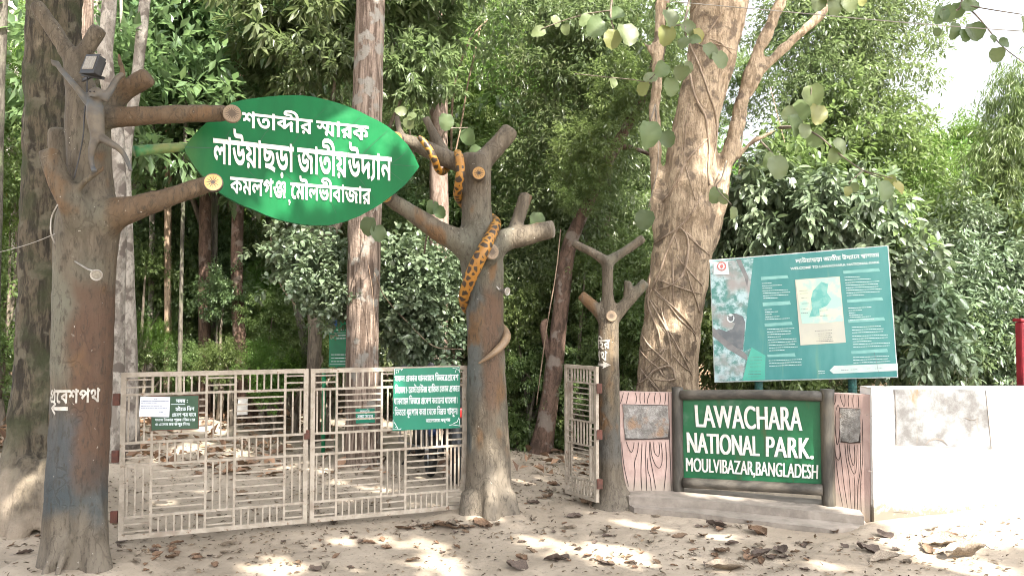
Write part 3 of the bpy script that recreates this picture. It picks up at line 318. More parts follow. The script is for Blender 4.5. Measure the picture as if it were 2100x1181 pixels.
def glyph(ch):
    if ch in _gc: return _gc[ch]
    d = FONT[ch]; adv = d[0]; V, E = [], []; cs = []
    for c in d[1:]:
        p = [(c[i], c[i + 1]) for i in range(0, len(c), 2)]
        q = [p[i] for i in range(len(p)) if p[i] != p[i - 1]]
        if len(q) < 3: continue
        cs.append(q); b = len(V); V += [Vector((float(x), float(y))) for x, y in q]
        E += [(b + i, b + (i + 1) % len(q)) for i in range(len(q))]
    ov, T = [], []
    if V:
        ov, _, of, *_ = geometry.delaunay_2d_cdt(V, E, [], 0, 0.01)
        for f in of:
            cx = sum(ov[i][0] for i in f) / 3; cy = sum(ov[i][1] for i in f) / 3; wn = 0
            for q in cs:
                for i in range(len(q)):
                    (x1, y1), (x2, y2) = q[i - 1], q[i]
                    if (y1 <= cy) != (y2 <= cy):
                        xx = x1 + (cy - y1) * (x2 - x1) / (y2 - y1)
                        if xx > cx: wn += 1 if y2 > y1 else -1
            if wn: T.append(tuple(f))
    _gc[ch] = (adv, [(v[0], v[1]) for v in ov], T); return _gc[ch]
HEAD = 622.0                    # height of the headline above the base line, font units
def bangla(text):
    """tokens in the order they are written, a space between tokens, _ for a gap"""
    V, T, x = [], [], 0.0
    for ch in text.split():
        if ch == '_': x += 230; continue
        if ch == '*': 
            b = len(V); V += [(x + 90 + 75 * math.cos(a), 300 + 75 * math.sin(a)) for a in [i * math.pi / 4 for i in range(8)]]
            T += [(b, b + i, b + i + 1) for i in range(1, 7)]; x += 200; continue
        adv, gv, gt = glyph(ch); b = len(V)
        V += [(px + x, py) for px, py in gv]; T += [tuple(b + i for i in t) for t in gt]; x += adv
    return V, T, x
def latin(text, bold=0.0, space=1.0):
    cu = bpy.data.curves.new('lettering', 'FONT'); cu.body = text; cu.size = 1.0; cu.offset = bold; cu.space_character = space
    o = bpy.data.objects.new('lettering', cu); COL.objects.link(o)
    dg = bpy.context.evaluated_depsgraph_get(); dg.update()
    ev = o.evaluated_get(dg); me = ev.to_mesh(); me.calc_loop_triangles()
    V = [(v.co.x, v.co.y) for v in me.vertices]; T = [tuple(t.vertices) for t in me.loop_triangles]
    ev.to_mesh_clear(); bpy.data.objects.remove(o); bpy.data.curves.remove(cu)
    x0 = min(v[0] for v in V); x1 = max(v[0] for v in V)
    return [(x - x0, y) for x, y in V], T, x1 - x0
LAT = 0.73
def quadmap(q, u, v):
    """q = TL, TR, BL, BR pixel corners; u 0..1 along, v 0 at the top line, 1 at the base line"""
    (ax, ay), (bx, by), (cx, cy), (dx, dy) = q
    return ((ax * (1 - u) + bx * u) * (1 - v) + (cx * (1 - u) + dx * u) * v, (ay * (1 - u) + by * u) * (1 - v) + (cy * (1 - u) + dy * u) * v)
def write(bm, text, q, place, is_latin=False, bold=0.0, space=1.0):
    V, T, wd = latin(text, bold, space) if is_latin else bangla(text)
    h = LAT if is_latin else HEAD
    vs = [bm.verts.new(place(*quadmap(q, x / wd, 1 - y / h))) for x, y in V]
    for t in T:
        try: bm.faces.new([vs[i] for i in t])
        except ValueError: pass
def cropq(ox, oy, s, *pts):
    return [(ox + x / s, oy + y / s) for x, y in pts]

# ------------------------------------------------------------------ leaves
def leaves(name, C, D, N, L, Wd, tint, shape='lance', fold=0.18, curl=0.0):
    """one mesh of many separate leaf blades: base C, axis D, normal N, length L, width Wd"""
    if shape == 'rhomb':
        tp = np.array([(0, 0, 0), (.5, .42, fold), (0, 1, 0), (-.5, .42, fold)]); tf = np.array([(0, 1, 2), (0, 2, 3)])
    elif shape == 'lance':
        tp = np.array([(0, 0, 0), (.42, .22, fold), (.5, .5, fold), (0, 1, -.1), (-.5, .5, fold), (-.42, .22, fold), (0, .5, 0.03)])
        tf = np.array([(0, 1, 6), (1, 2, 6), (2, 3, 6), (3, 4, 6), (4, 5, 6), (5, 0, 6)])
    elif shape == 'round':
        an = np.linspace(-math.pi / 2, 1.5 * math.pi, 21)[:-1]; rim = 1 + 0.035 * np.cos(np.arange(20) * math.pi)
        tp = np.array([(0.5 * math.cos(a) * r * (1.0 - 0.10 * math.sin(a)), 0.5 + 0.5 * math.sin(a) * r, fold * (abs(math.cos(a)) ** 1.3) + 0.03 * math.sin(5 * a)) for a, r in zip(an, rim)] + [(0, .25, 0), (0, .5, 0), (0, .75, 0)])
        tp[0] = (0, 0.05, 0); sp_ = [20 if tp[i][1] < .3 else 21 if tp[i][1] < .68 else 22 for i in range(20)]; tf = []
        for i in range(20):
            j = (i + 1) % 20; tf.append((i, j, sp_[i]))
            if sp_[i] != sp_[j]: tf.append((j, sp_[j], sp_[i]))
        tf = np.array(tf)
    else:
        tp = np.array([(0, 0, 0), (.36, .1, fold * .6), (.5, .38, fold), (.42, .7, fold * .8), (.16, .94, .0), (0, 1, -.06), (-.16, .94, 0), (-.42, .7, fold * .8), (-.5, .38, fold), (-.36, .1, fold * .6), (0, .36, .02), (0, .7, 0.0)])
        tf = np.array([(0, 1, 10), (1, 2, 10), (2, 3, 10), (3, 11, 10), (3, 4, 11), (4, 5, 11), (5, 6, 11), (6, 7, 11), (7, 10, 11), (7, 8, 10), (8, 9, 10), (9, 0, 10)])
    C, D, N = (np.asarray(a, float) for a in (C, D, N))
    D = D / np.linalg.norm(D, axis=1, keepdims=True)
    S = np.cross(D, N); S /= np.linalg.norm(S, axis=1, keepdims=True) + 1e-9
    N = np.cross(S, D)
    n, k = len(C), len(tp)
    P = (C[:, None] + S[:, None] * (tp[None, :, 0:1] * Wd[:, None, None]) + D[:, None] * (tp[None, :, 1:2] * L[:, None, None])
         + N[:, None] * ((tp[None, :, 2:3] * Wd[:, None, None]) - curl * (tp[None, :, 1:2] ** 2) * L[:, None, None]))
    Fc = (tf[None] + (np.arange(n) * k)[:, None, None]).reshape(-1, 3)
    me = bpy.data.meshes.new(name); me.vertices.add(n * k); me.vertices.foreach_set('co', P.reshape(-1).astype(np.float32))
    m = len(Fc); me.loops.add(m * 3); me.loops.foreach_set('vertex_index', Fc.reshape(-1).astype(np.int32))
    me.polygons.add(m); me.polygons.foreach_set('loop_start', np.arange(0, m * 3, 3, dtype=np.int32))
    at_ = me.attributes.new('tint', 'FLOAT', 'POINT'); at_.data.foreach_set('value', (np.repeat(tint, k) + (np.tile(np.array([0.0, -0.12] * 10 + [0.14] * 3), n) * (np.repeat(tint, k) < 0.8) if shape == 'round' else 0)).astype(np.float32))
    if shape != 'rhomb': me.polygons.foreach_set('use_smooth', np.ones(m, bool))
    me.update(calc_edges=True)
    return me
def unit(rs, n):
    v = rs.normal(size=(n, 3)); return v / np.linalg.norm(v, axis=1, keepdims=True)
def crown(name, seed, rad, nclump, per, L, W, shape='rhomb', spread=0.14, droop=0.5, gap=0.0, shell=0.55, flat=0.0, curl=0.1, hang=0.0):
    """a crown: leaf clumps spread through an uneven volume; radii rad = (rx, ry, rz)"""
    rs = np.random.RandomState(seed); K = []
    off = Vector((seed * 3.1, seed * 1.7, 0))
    while len(K) < nclump:
        d = unit(rs, 1)[0]; r = rs.uniform() ** shell
        lump = 0.78 + 0.55 * noise.noise(Vector(d) * 2.2 + off)
        p = d * r * lump
        if gap and noise.noise(Vector(p) * 3.0 + off) < gap - 0.35: continue
        K.append(p)
    K = np.array(K)
    out = K / (np.linalg.norm(K, axis=1, keepdims=True) + 1e-6)
    C0 = K * np.array(rad)
    n = nclump * per; idx = np.repeat(np.arange(nclump), per)
    u = unit(rs, n); tw = unit(rs, nclump) * 0.6 + out * 0.8; tw[:, 2] -= hang; tw /= np.linalg.norm(tw, axis=1, keepdims=True)
    s = rs.uniform(-1, 1, size=(n, 1))
    C = C0[idx] + tw[idx] * s * spread + u * spread * 0.35
    D = tw[idx] * 0.5 + u * 0.9; D[:, 2] -= droop
    D[:, 2] *= (1 - flat)
    N = unit(rs, n) * 0.55 + np.array([0, 0, 1.0])
    sz = rs.uniform(0.6, 1.2, n)
    tint = np.clip(rs.uniform(0, 1, n) * 0.7 + rs.uniform(0, 0.3, nclump)[idx], 0, 1)
    return leaves(name, C, D, N, L * sz, W * sz, tint, shape, curl=curl)
# ------------------------------------------------------------------ ground: one sheet, sandy and trodden, a low rise of packed earth on the right
def sstep(a, b, x):
    t = max(0.0, min(1.0, (x - a) / (b - a))); return t * t * (3 - 2 * t)
_e0, _e1 = gp(1560, 1182), gp(1760, 1086)
_ed = (_e1 - _e0).to_2d().normalized(); _en = Vector((_ed.y, -_ed.x))
def ground_z(x, y):
    p = Vector((x, y, 0))
    z = 0.020 * noise.noise(p * 0.9) + 0.015 * noise.noise(p * 2.7) + 0.009 * noise.noise(p * 7.0)
    s = (Vector((x, y)) - _e0.to_2d()).dot(_en) + 0.12 * noise.noise(p * 1.7)
    z += 0.045 * sstep(-0.05, 0.12, s) * sstep(8.5, 6.6, y)
    z += 0.16 * sstep(2.9, 4.6, x) * sstep(9, 6.5, y)
    z += 0.10 * sstep(0.55, 0.25, math.hypot(x - PIL[0][0], y - PIL[0][1]) - 0.1) + 0.06 * sstep(0.6, 0.2, math.hypot(x - PIL[1][0], y - PIL[1][1]) - 0.05)
    z += 0.25 * sstep(-2.8, -5.5, x) * sstep(5, 9, y) + 0.5 * sstep(14, 40, y) * sstep(-1, -14, x)
    return z - 0.01
PIL = [(at(154, 1140, 5.5).x, 5.50), (at(1002, 1040, 7.15).x, 7.15), (at(1255, 1020, 7.6).x, 7.6)]
def axis(lo, hi, dlo, dhi, step, grow):
    a = list(np.arange(dlo, dhi, step)); s = step; x = dhi
    while x < hi: a.append(x); s *= grow; x += s
    a.append(hi); s = step; x = dlo
    while True:
        s *= grow; x -= s
        if x <= lo: break
        a.insert(0, x)
    a.insert(0, lo); return a
gx = axis(-160, 160, -5, 6, 0.05, 1.25); gy = axis(-60, 260, 3.6, 11, 0.05, 1.15)
bm = bmesh.new()
gv = [[bm.verts.new((x, y, ground_z(x, y))) for x in gx] for y in gy]
for j in range(len(gy) - 1):
    for i in range(len(gx) - 1): bm.faces.new((gv[j][i], gv[j][i + 1], gv[j + 1][i + 1], gv[j + 1][i]))
k = NT('sandy earth'); o = k.co(); f1 = k.noise(o, 1.1, 6, 0.62); f2 = k.noise(o, 14, 6, 0.7); f3 = k.noise(k.map(o, (1, 2.2, 1)), 45, 3, 0.6)
col = k.mix(k.ramp(f1, 0.36, 0.66), (0.395, 0.335, 0.268), (0.290, 0.243, 0.190))
col = k.mix(k.ramp(f2, 0.53, 0.70), col, (0.23, 0.198, 0.163)); col = k.mix(k.ramp(f3, 0.62, 0.72), col, (0.16, 0.125, 0.10))
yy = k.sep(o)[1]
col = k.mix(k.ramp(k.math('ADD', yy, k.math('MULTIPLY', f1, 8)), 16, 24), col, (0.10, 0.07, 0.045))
k.bump(k.math('ADD', f2, k.math('MULTIPLY', f3, 0.5)), 0.55, 0.02)
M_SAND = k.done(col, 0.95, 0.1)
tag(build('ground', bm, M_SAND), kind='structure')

# ------------------------------------------------------------------ cast concrete gate trees
def m_concrete(name, cx, zones, dustz=0.45, base=((0.140, 0.116, 0.085), (0.080, 0.065, 0.047))):
    k = NT(name); o = k.co(); n1 = k.noise(o, 2.3, 5, 0.6); n2 = k.noise(k.map(o, (1, 1, 0.12)), 16, 5, 0.6); n3 = k.noise(o, 26, 5, 0.7)
    x, y, z = k.sep(o)
    wx = k.math('ADD', x, k.math('MULTIPLY', k.math('SUBTRACT', n1, 0.5), 0.22)); wz = k.math('ADD', z, k.math('MULTIPLY', k.math('SUBTRACT', n1, 0.5), 0.7))
    col = k.mix(k.ramp(n2, 0.35, 0.65), base[0], base[1])
    col = k.mix(k.ramp(k.noise(o, 1.3, 3, 0.5), 0.5, 0.68), col, (0.128, 0.122, 0.092))
    for x0, x1, z0, z1, c, st in zones:
        m = k.math('MULTIPLY', k.ramp(wx, cx + x0 - 0.04, cx + x0 + 0.04), k.ramp(wx, cx + x1 + 0.04, cx + x1 - 0.04))
        m = k.math('MULTIPLY', m, k.math('MULTIPLY', k.ramp(wz, z0 - 0.15, z0 + 0.1), k.ramp(wz, z1 + 0.2, z1 - 0.15)))
        col = k.mix(k.math('MULTIPLY', m, st), col, c)
    col = k.mix(k.ramp(k.noise(k.map(o, (1, 1, 0.7)), 3.1, 3, 0.5), 0.60, 0.70), col, (0.135, 0.080, 0.040))
    col = k.mix(k.ramp(k.noise(o, 9, 5, 0.7), 0.66, 0.74), col, (0.22, 0.20, 0.17))
    if dustz: col = k.mix(k.ramp(k.math('ADD', z, k.math('MULTIPLY', k.math('SUBTRACT', n2, 0.5), 0.6)), dustz + 0.18, dustz - 0.25), col, (0.150, 0.128, 0.100))
    vo = k.n('ShaderNodeTexVoronoi'); vo.feature = 'DISTANCE_TO_EDGE'; wv = k.n('ShaderNodeVectorMath'); wv.operation = 'ADD'; k.put(wv.inputs[0], k.map(o, (1, 1, 0.28))); nv_ = k.n('ShaderNodeTexNoise'); k.put(nv_.inputs['Vector'], o); nv_.inputs['Scale'].default_value = 8; sc_ = k.n('ShaderNodeVectorMath'); sc_.operation = 'SCALE'; k.put(sc_.inputs[0], nv_.outputs['Color']); sc_.inputs['Scale'].default_value = 0.12; k.put(wv.inputs[1], sc_.outputs[0]); k.put(vo.inputs['Vector'], wv.outputs[0]); vo.inputs['Scale'].default_value = 11
    line = k.math('MULTIPLY', k.ramp(vo.outputs[0], 0.05, 0.01), k.ramp(k.noise(o, 4, 3, 0.5), 0.42, 0.58)); col = k.mix(k.math('MULTIPLY', line, 0.38), col, (0.035, 0.028, 0.021))
    fine = k.math('SUBTRACT', k.noise(k.map(o, (1, 1, 0.35)), 34, 6, 0.75), k.math('MULTIPLY', line, 0.3)); col = k.mix(k.math('MULTIPLY', k.ramp(fine, 0.50, 0.64), 0.75), col, (0.042, 0.034, 0.026)); col = k.mix(k.ramp(k.noise(o, 42, 2, 0.5), 0.745, 0.76), col, (0.36, 0.34, 0.30))
    k.bump(k.math('ADD', k.math('ADD', k.math('MULTIPLY', n3, 0.6), n2), fine), 0.6, 0.018)
    return k.done(col, 0.7, 0.3)
RUST = (0.090, 0.048, 0.030); BLUE = (0.052, 0.066, 0.076)
M_PL = m_concrete('weathered painted concrete one', PIL[0][0] + 0.04, [(0.0, 0.5, 0.62, 2.0, RUST, 0.8), (-0.22, 0.03, 0.45, 1.05, BLUE, 0.75), (-0.3, 0.3, 0.42, 0.62, (0.04, 0.055, 0.062), 0.75), (-0.3, -0.05, 1.3, 2.2, (0.145, 0.145, 0.112), 0.7), (0.2, 1.3, 2.1, 3.6, (0.120, 0.074, 0.040), 0.7)], 0.30)
M_PR = m_concrete('weathered painted concrete two', PIL[1][0] - 0.03, [(-0.02, 0.14, 0.95, 2.0, (0.108, 0.060, 0.036), 0.75), (-0.25, -0.04, 1.0, 2.1, (0.088, 0.100, 0.098), 0.8), (-0.2, 0.25, 2.0, 2.6, (0.115, 0.115, 0.09), 0.6), (-0.3, -0.1, 0.55, 0.85, (0.045, 0.06, 0.066), 0.8)], 0.55)
M_P3 = m_concrete('weathered painted concrete three', PIL[2][0], [(-0.03, 0.03, 0.5, 1.7, (0.16, 0.105, 0.05), 0.5), (-0.2, 0.2, 0.45, 0.85, (0.075, 0.078, 0.075), 0.7)], 0.22)
k = NT('painted cut end'); v = k.co(); x, y, z = k.sep(v)
rr = k.math('SQRT', k.math('ADD', k.math('MULTIPLY', x, x), k.math('MULTIPLY', y, y)))
an = k.math('ARCTAN2', y, x); st = k.math('ABSOLUTE', k.math('SINE', k.math('MULTIPLY', an, 6)))
star = k.ramp(k.math('ADD', rr, k.math('MULTIPLY', st, 0.55)), 0.78, 0.70)
col = k.mix(star, (0.36, 0.20, 0.062), (0.03, 0.022, 0.016)); col = k.mix(k.ramp(rr, 0.84, 0.92), col, (0.05, 0.035, 0.025))
M_CUT = k.done(col, 0.6)
k = NT('bare cut end'); v = k.co(); x, y, z = k.sep(v)
rr = k.math('SQRT', k.math('ADD', k.math('MULTIPLY', x, x), k.math('MULTIPLY', y, y)))
an = k.math('ARCTAN2', y, x); st = k.math('ABSOLUTE', k.math('SINE', k.math('MULTIPLY', an, 9)))
col = k.mix(k.ramp(k.math('ADD', rr, k.math('MULTIPLY', st, 0.5)), 0.95, 0.75), (0.23, 0.17, 0.115), (0.09, 0.065, 0.045))
M_CUT2 = k.done(col, 0.7)
M_PCAP = m_plain('plain cut concrete', (0.20, 0.17, 0.13), (0.13, 0.108, 0.082), 20, 0.7, 0.3)
def cut_end(c, nrm, r, parent, mat, name='cut_end'):
    """a short round end plate; its star is painted in the plate's own coordinates"""
    bm = bmesh.new(); N = 20; A = []; 
    ring = lambda rad, z: [bm.verts.new((rad * math.cos(2 * math.pi * i / N), rad * math.sin(2 * math.pi * i / N), z)) for i in range(N)]
    a, b, c2 = ring(1.0, -0.6), ring(1.0, 0.0), ring(0.93, 0.06)
    for p, q in ((a, b), (b, c2)):
        for i in range(N): bm.faces.new((p[i], p[(i + 1) % N], q[(i + 1) % N], q[i]))
    bm.faces.new(c2)
    o = build(name, bm, mat, parent, smooth=False)
    o.location = c; o.rotation_euler = Vector(nrm).to_track_quat('Z', 'Y').to_euler(); o.scale = (r, r, r * 0.9)
    return o
def limbs(bm, chains, Y, seg=20):
    for c in chains:
        P, Rr = chain(c, Y); P, Rr = smooth_path(P, Rr, 5); tube(bm, P, Rr, seg)

# --- entrance pillar shaped like a lopped tree
YL = 5.50
T1 = empty('concrete_tree_pillar', (PIL[0][0], PIL[0][1], 0), 'thick concrete gate pillar cast like a lopped tree, the entry word and an arrow painted on it', 'gate pillar')
bm = bmesh.new()
limbs(bm, [
    [(150, 1260, 108), (151, 1200, 84), (152, 1160, 71), (154, 1110, 63), (157, 1000, 58), (165, 850, 57), (170, 700, 58.5), (173, 560, 59), (178, 490, 61), (185, 435, 60), (187, 395, 46), (183, 330, 43), (180, 260, 43), (172, 205, 36), (160, 160, 27), (151, 122, 21)],
    [(151, 128, 20), (120, 78, 17.5), (80, 18, 17), (72, 6, 16)],
    [(160, 135, 16), (172, 108, 17), (207, 56, 18)],
    [(200, 250, 24, 5.52), (250, 192, 21, 5.54), (308, 156, 21, 5.52)],
    [(185, 245, 26, 5.44), (250, 240, 22, 5.44), (340, 236, 20, 5.56), (466, 232, 18.5, 5.86)],
    [(180, 500, 46, 5.5), (205, 460, 42, 5.46), (240, 437, 34, 5.42), (285, 425, 26, 5.43), (356, 401, 21, 5.54), (436, 375, 18, 5.80)],
    [(180, 500, 34, 5.48), (166, 462, 32, 5.36), (148, 422, 27, 5.28), (124, 375, 24, 5.26), (106, 330, 23, 5.26), (101, 306, 23, 5.26)],
    [(150, 430, 26, 5.78), (130, 370, 22, 5.83), (119, 300, 19.5, 5.83), (118, 262, 20, 5.83)],
    [(155, 390, 8, 5.27), (185, 364, 7.5, 5.22), (216, 342, 6.5, 5.20)],
    [(225, 208, 11, 5.44), (250, 158, 9, 5.42), (247, 130, 7, 5.40), (241, 104, 6, 5.38)],
    [(118, 1090, 12, 5.34), (104, 1150, 10, 5.26), (78, 1200, 9, 5.20)], [(136, 1100, 9, 5.31), (126, 1155, 9, 5.23), (104, 1210, 8, 5.16)], [(196, 1000, 10, 5.46), (199, 1090, 20, 5.37), (204, 1250, 34, 5.30)]], YL)
pil1 = fuse('trunk', bm, 0.02, M_PL, T1, 14, 0.006, 7)
fwd = Vector((0, -1, 0.05))
cut_end(at(476, 233, 5.76), (0.35, -1, 0), 18 * 5.9 / F, T1, M_CUT2); cut_end(at(437, 374, 5.53), (0.25, -1, 0.1), 18.5 * 5.8 / F, T1, M_CUT)
cut_end(at(102, 317, 5.25), (-0.2, -0.42, 0.88), 19.5 * 5.25 / F, T1, M_PCAP)
# --- second gate pillar
YR = 7.15
T2 = empty('concrete_tree_pillar', (PIL[1][0], PIL[1][1], 0), 'middle concrete tree pillar with a spotted snake winding round its trunk', 'gate pillar')
bm = bmesh.new()
limbs(bm, [
    [(1004, 1090, 66), (1004, 1060, 58), (1002, 1000, 48), (1001, 900, 44), (998, 800, 41), (996, 700, 38), (992, 600, 41), (988, 540, 45), (982, 495, 42), (978, 450, 33), (977, 400, 31), (978, 340, 31), (982, 318, 27)],
    [(984, 345, 26), (968, 342, 22), (908, 323, 19, 7.10), (866, 302, 17, 7.04), (811, 283, 13.5, 6.95)],
    [(920, 328, 15, 7.25), (900, 295, 11, 7.28), (872, 240, 9, 7.3)], [(830, 290, 9, 7.1), (819, 268, 8, 7.16), (814, 238, 7.5, 7.2)],
    [(972, 346, 24), (1014, 306, 20, 7.2), (1048, 266, 19.5, 7.25)],
    [(985, 372, 16, 7.10), (982, 356, 15, 6.98)],
    [(985, 525, 40, 7.1), (948, 498, 29, 7.06), (908, 479, 23, 7.02), (845, 437, 18, 6.94), (790, 402, 15, 6.88)],
    [(990, 525, 38, 7.1), (1030, 495, 25, 7.1), (1073, 484, 22, 7.12), (1132, 470, 18.5, 7.15)], [(1046, 490, 15, 7.15), (1062, 450, 14.5, 7.2), (1080, 398, 14, 7.25)],
    [(1000, 530, 22, 7.0), (1008, 516, 17, 6.88)],
    [(966, 1010, 20, 7.05), (950, 1110, 20, 6.95)], [(1005, 985, 12, 6.96), (1008, 1050, 18, 6.90), (1006, 1130, 18, 6.82)], [(1040, 1010, 18, 7.08), (1062, 1110, 16, 7.0)]], YR)
pil2 = fuse('trunk', bm, 0.02, M_PR, T2, 7, 0.006, 7)
cut_end(at(812, 284, 6.86), (-0.1, -1, 0.05), 15 * 6.9 / F, T2, M_CUT); cut_end(at(790, 402, 6.79), (-0.1, -1, 0), 15.5 * 6.8 / F, T2, M_CUT)
cut_end(at(982, 355, 6.93), (0, -1, 0.05), 14.5 * 6.95 / F, T2, M_CUT); cut_end(at(1009, 516, 6.85), (0.5, -0.8, 0), 16 * 6.85 / F, T2, M_CUT2)
cut_end(at(1133, 470, 7.14), (1, -0.35, 0.1), 18 * 7.15 / F, T2, M_PCAP)
# --- exit pillar
Y3 = 7.6
T3 = empty('concrete_tree_pillar', (PIL[2][0], PIL[2][1], 0), 'slimmest concrete tree pillar beside the small open gate, exit word and arrow on it', 'gate pillar')
bm = bmesh.new()
limbs(bm, [
    [(1260, 1050, 62), (1258, 1025, 42), (1253, 990, 29), (1250, 900, 23), (1249, 800, 22), (1248, 700, 21), (1248, 655, 20.5), (1246, 610, 13), (1246, 560, 12), (1245, 532, 13)],
    [(1245, 538, 12), (1215, 518, 9.5), (1174, 498, 8.5)], [(1245, 538, 12), (1280, 516, 9.5), (1320, 488, 9.5)],
    [(1250, 668, 18), (1228, 638, 14), (1190, 604, 10.5)], [(1248, 668, 18), (1268, 640, 14), (1325, 578, 11)], [(1285, 622, 9), (1287, 600, 8.5), (1288, 576, 8.5)]], Y3, 16)
pil3 = fuse('trunk', bm, 0.015, M_P3, T3, 6, 0.004, 8)
cut_end(at(1254, 648, 7.49), (0.1, -1, 0), 11 * 7.5 / F, T3, M_CUT2)
M_WHITE = m_plain('white lettering paint', (0.80, 0.80, 0.77), (0.66, 0.65, 0.60), 30, 0.5, 0.0)
M_FADED = m_plain('worn white paint', (0.55, 0.53, 0.48), (0.34, 0.31, 0.27), 22, 0.7, 0.1)
def wrap(name, piece, o_pil, axis_c, parent, mat=None, r0=0.17):
    """paint on a round trunk: piece lays the letters out flat (arc length from the front, height); they are then laid on the real surface"""
    tree = bvh_of(o_pil); bm = bmesh.new(); piece(bm, lambda s, z: Vector((s, z, 0)))
    for _ in range(4):
        es = [e for e in bm.edges if e.calc_length() > 0.022]
        if not es: break
        bmesh.ops.subdivide_edges(bm, edges=es, cuts=1); bmesh.ops.triangulate(bm, faces=bm.faces[:])
    for v in bm.verts:
        ph = v.co.x / r0; d = Vector((math.sin(ph), -math.cos(ph), 0)); c = Vector((axis_c[0], axis_c[1], v.co.y))
        h = tree.ray_cast(c + d * 0.6, -d)
        v.co = (h[0] if h[0] else c + d * r0) + d * 0.005
    return build(name, bm, M_FADED, parent, smooth=False)
cpx = at(166, 830, YL)
def s1(px): return math.asin(max(-0.985, min(0.985, (px - 166) / 58.0))) * 0.17 + 0.17 * math.atan2(-cpx.x, cpx.y)
def zz(py, Y): return at(1050, py, Y).z
def p1(bm, place):
    V, T, wd = bangla('প্র ে ব শ প থ'); z1, z0 = zz(799, 5.33), zz(826, 5.33); a, b = s1(111), s1(199)
    vs = [bm.verts.new(place(a + (b - a) * x / wd, z0 + (z1 - z0) * y / HEAD)) for x, y in V]
    for t in T: bm.faces.new([vs[i] for i in t])
    zc = zz(837, 5.33); L, Rr = s1(113), s1(143)
    for q in ([(L + 0.02, zc + 0.010), (Rr, zc + 0.013), (Rr, zc - 0.013), (L + 0.02, zc - 0.010)], [(L, zc), (L + 0.045, zc + 0.038), (L + 0.05, zc + 0.024), (L + 0.022, zc + 0.001)], [(L, zc), (L + 0.022, zc - 0.001), (L + 0.05, zc - 0.03), (L + 0.045, zc - 0.045)]):
        bm.faces.new([bm.verts.new(place(*p)) for p in q])
wrap('lettering', p1, pil1, (cpx.x, YL), T1)
c3 = at(1249, 720, Y3)
def p3(bm, place):
    pl = place
    for txt, e, w_, za, zb in (('ব া ি হ র', -0.003, 0.22, 697, 715), ('প থ', -0.028, 0.14, 721, 740)):
        V, T, wd = bangla(txt); z1, z0 = zz(za, 7.5), zz(zb, 7.5)
        vs = [bm.verts.new(pl(e - w_ + w_ * x / wd, z0 + (z1 - z0) * y / HEAD)) for x, y in V]
        for t in T: bm.faces.new([vs[i] for i in t])
    zc = zz(748, 7.5); E_ = 0.004
    for q in ([(E_ - 0.16, zc + 0.012), (E_ - 0.06, zc + 0.012), (E_ - 0.06, zc - 0.012), (E_ - 0.16, zc - 0.012)], [(E_, zc), (E_ - 0.075, zc + 0.036), (E_ - 0.06, zc), (E_ - 0.075, zc - 0.036)]):
        bm.faces.new([bm.verts.new(pl(*p)) for p in q])
wrap('lettering', p3, pil3, (c3.x, Y3), T3, M_WHITE, 0.095)

# ------------------------------------------------------------------ leaf-shaped name board hung between the two gate pillars
PS = vplane((PIL[0][0], PIL[0][1] + 0.12), (PIL[1][0], PIL[1][1] + 0.05))
S0 = PS.hit(620, 330)
TS = empty('leaf_sign', (S0.x, S0.y, PS.hit(620, 461).z), 'big green leaf-shaped board with three lines of white Bengali lettering above the gates', 'sign')
OUT = [(378, 305), (386, 292), (397, 278), (412, 262), (429, 247), (452, 228), (476, 211), (495, 206), (513, 203), (545, 199), (573, 196.5), (600, 195.5), (618, 196), (643, 199), (665, 204), (692, 211), (717, 220), (738, 229), (757, 239), (778, 249), (796, 260), (817, 277), (836, 297), (850, 320), (860, 342), (847, 360), (830, 380), (806, 400), (780, 419), (760, 431), (738, 443), (710, 454), (678, 461.5), (650, 462.5), (626, 461), (600, 457), (573, 451), (545, 441), (518, 429), (499, 422), (481, 413), (463, 403), (447, 392), (429, 376), (413, 358), (400, 343), (389, 326), (382, 315)]
bm = bmesh.new(); slab(bm, [PS.hit(*p) for p in OUT], PS.n, 0.045)
k = NT('green enamel'); o = k.co(); f = k.noise(k.map(o, (1, 1, 0.2)), 5, 5, 0.6); g = k.noise(o, 3, 4, 0.6)
col = k.mix(k.ramp(f, 0.3, 0.7), (0.0008, 0.125, 0.036), (0.0015, 0.100, 0.029)); col = k.mix(k.ramp(g, 0.58, 0.72), col, (0.010, 0.145, 0.048))
x, y, z = k.sep(o)
edge = k.math('MULTIPLY', k.ramp(k.math('ADD', x, k.math('MULTIPLY', f, 0.25)), PS.hit(448, 300).x + 0.12, PS.hit(420, 300).x), 0.55)
col = k.mix(edge, col, (0.055, 0.115, 0.02))
k.bump(k.noise(o, 9, 3, 0.5), 0.15, 0.02); M_GREEN = k.done(col, 0.5, 0.2)
build('leaf_panel', bm, M_GREEN, TS, smooth=False)
M_DKGREEN = m_plain('dark green groove', (0.003, 0.085, 0.03), rough=0.5, bump=0)
def stroke(bm, pts, place, wd):
    """flat painted line of width wd (pixels) through pixel points"""
    n = len(pts); L, Q = [], []
    for i in range(n):
        a = pts[max(i - 1, 0)]; b = pts[min(i + 1, n - 1)]; dx, dy = b[0] - a[0], b[1] - a[1]; m = math.hypot(dx, dy) or 1
        w_ = wd[i] if hasattr(wd, '__len__') else wd
        L.append((pts[i][0] - dy / m * w_ / 2, pts[i][1] + dx / m * w_ / 2)); Q.append((pts[i][0] + dy / m * w_ / 2, pts[i][1] - dx / m * w_ / 2))
    a = [bm.verts.new(place(*p)) for p in L]; b = [bm.verts.new(place(*p)) for p in Q]
    for i in range(n - 1): bm.faces.new((a[i], a[i + 1], b[i + 1], b[i]))
bm = bmesh.new(); pl = lambda x, y: PS.hit(x, y, 0.004)
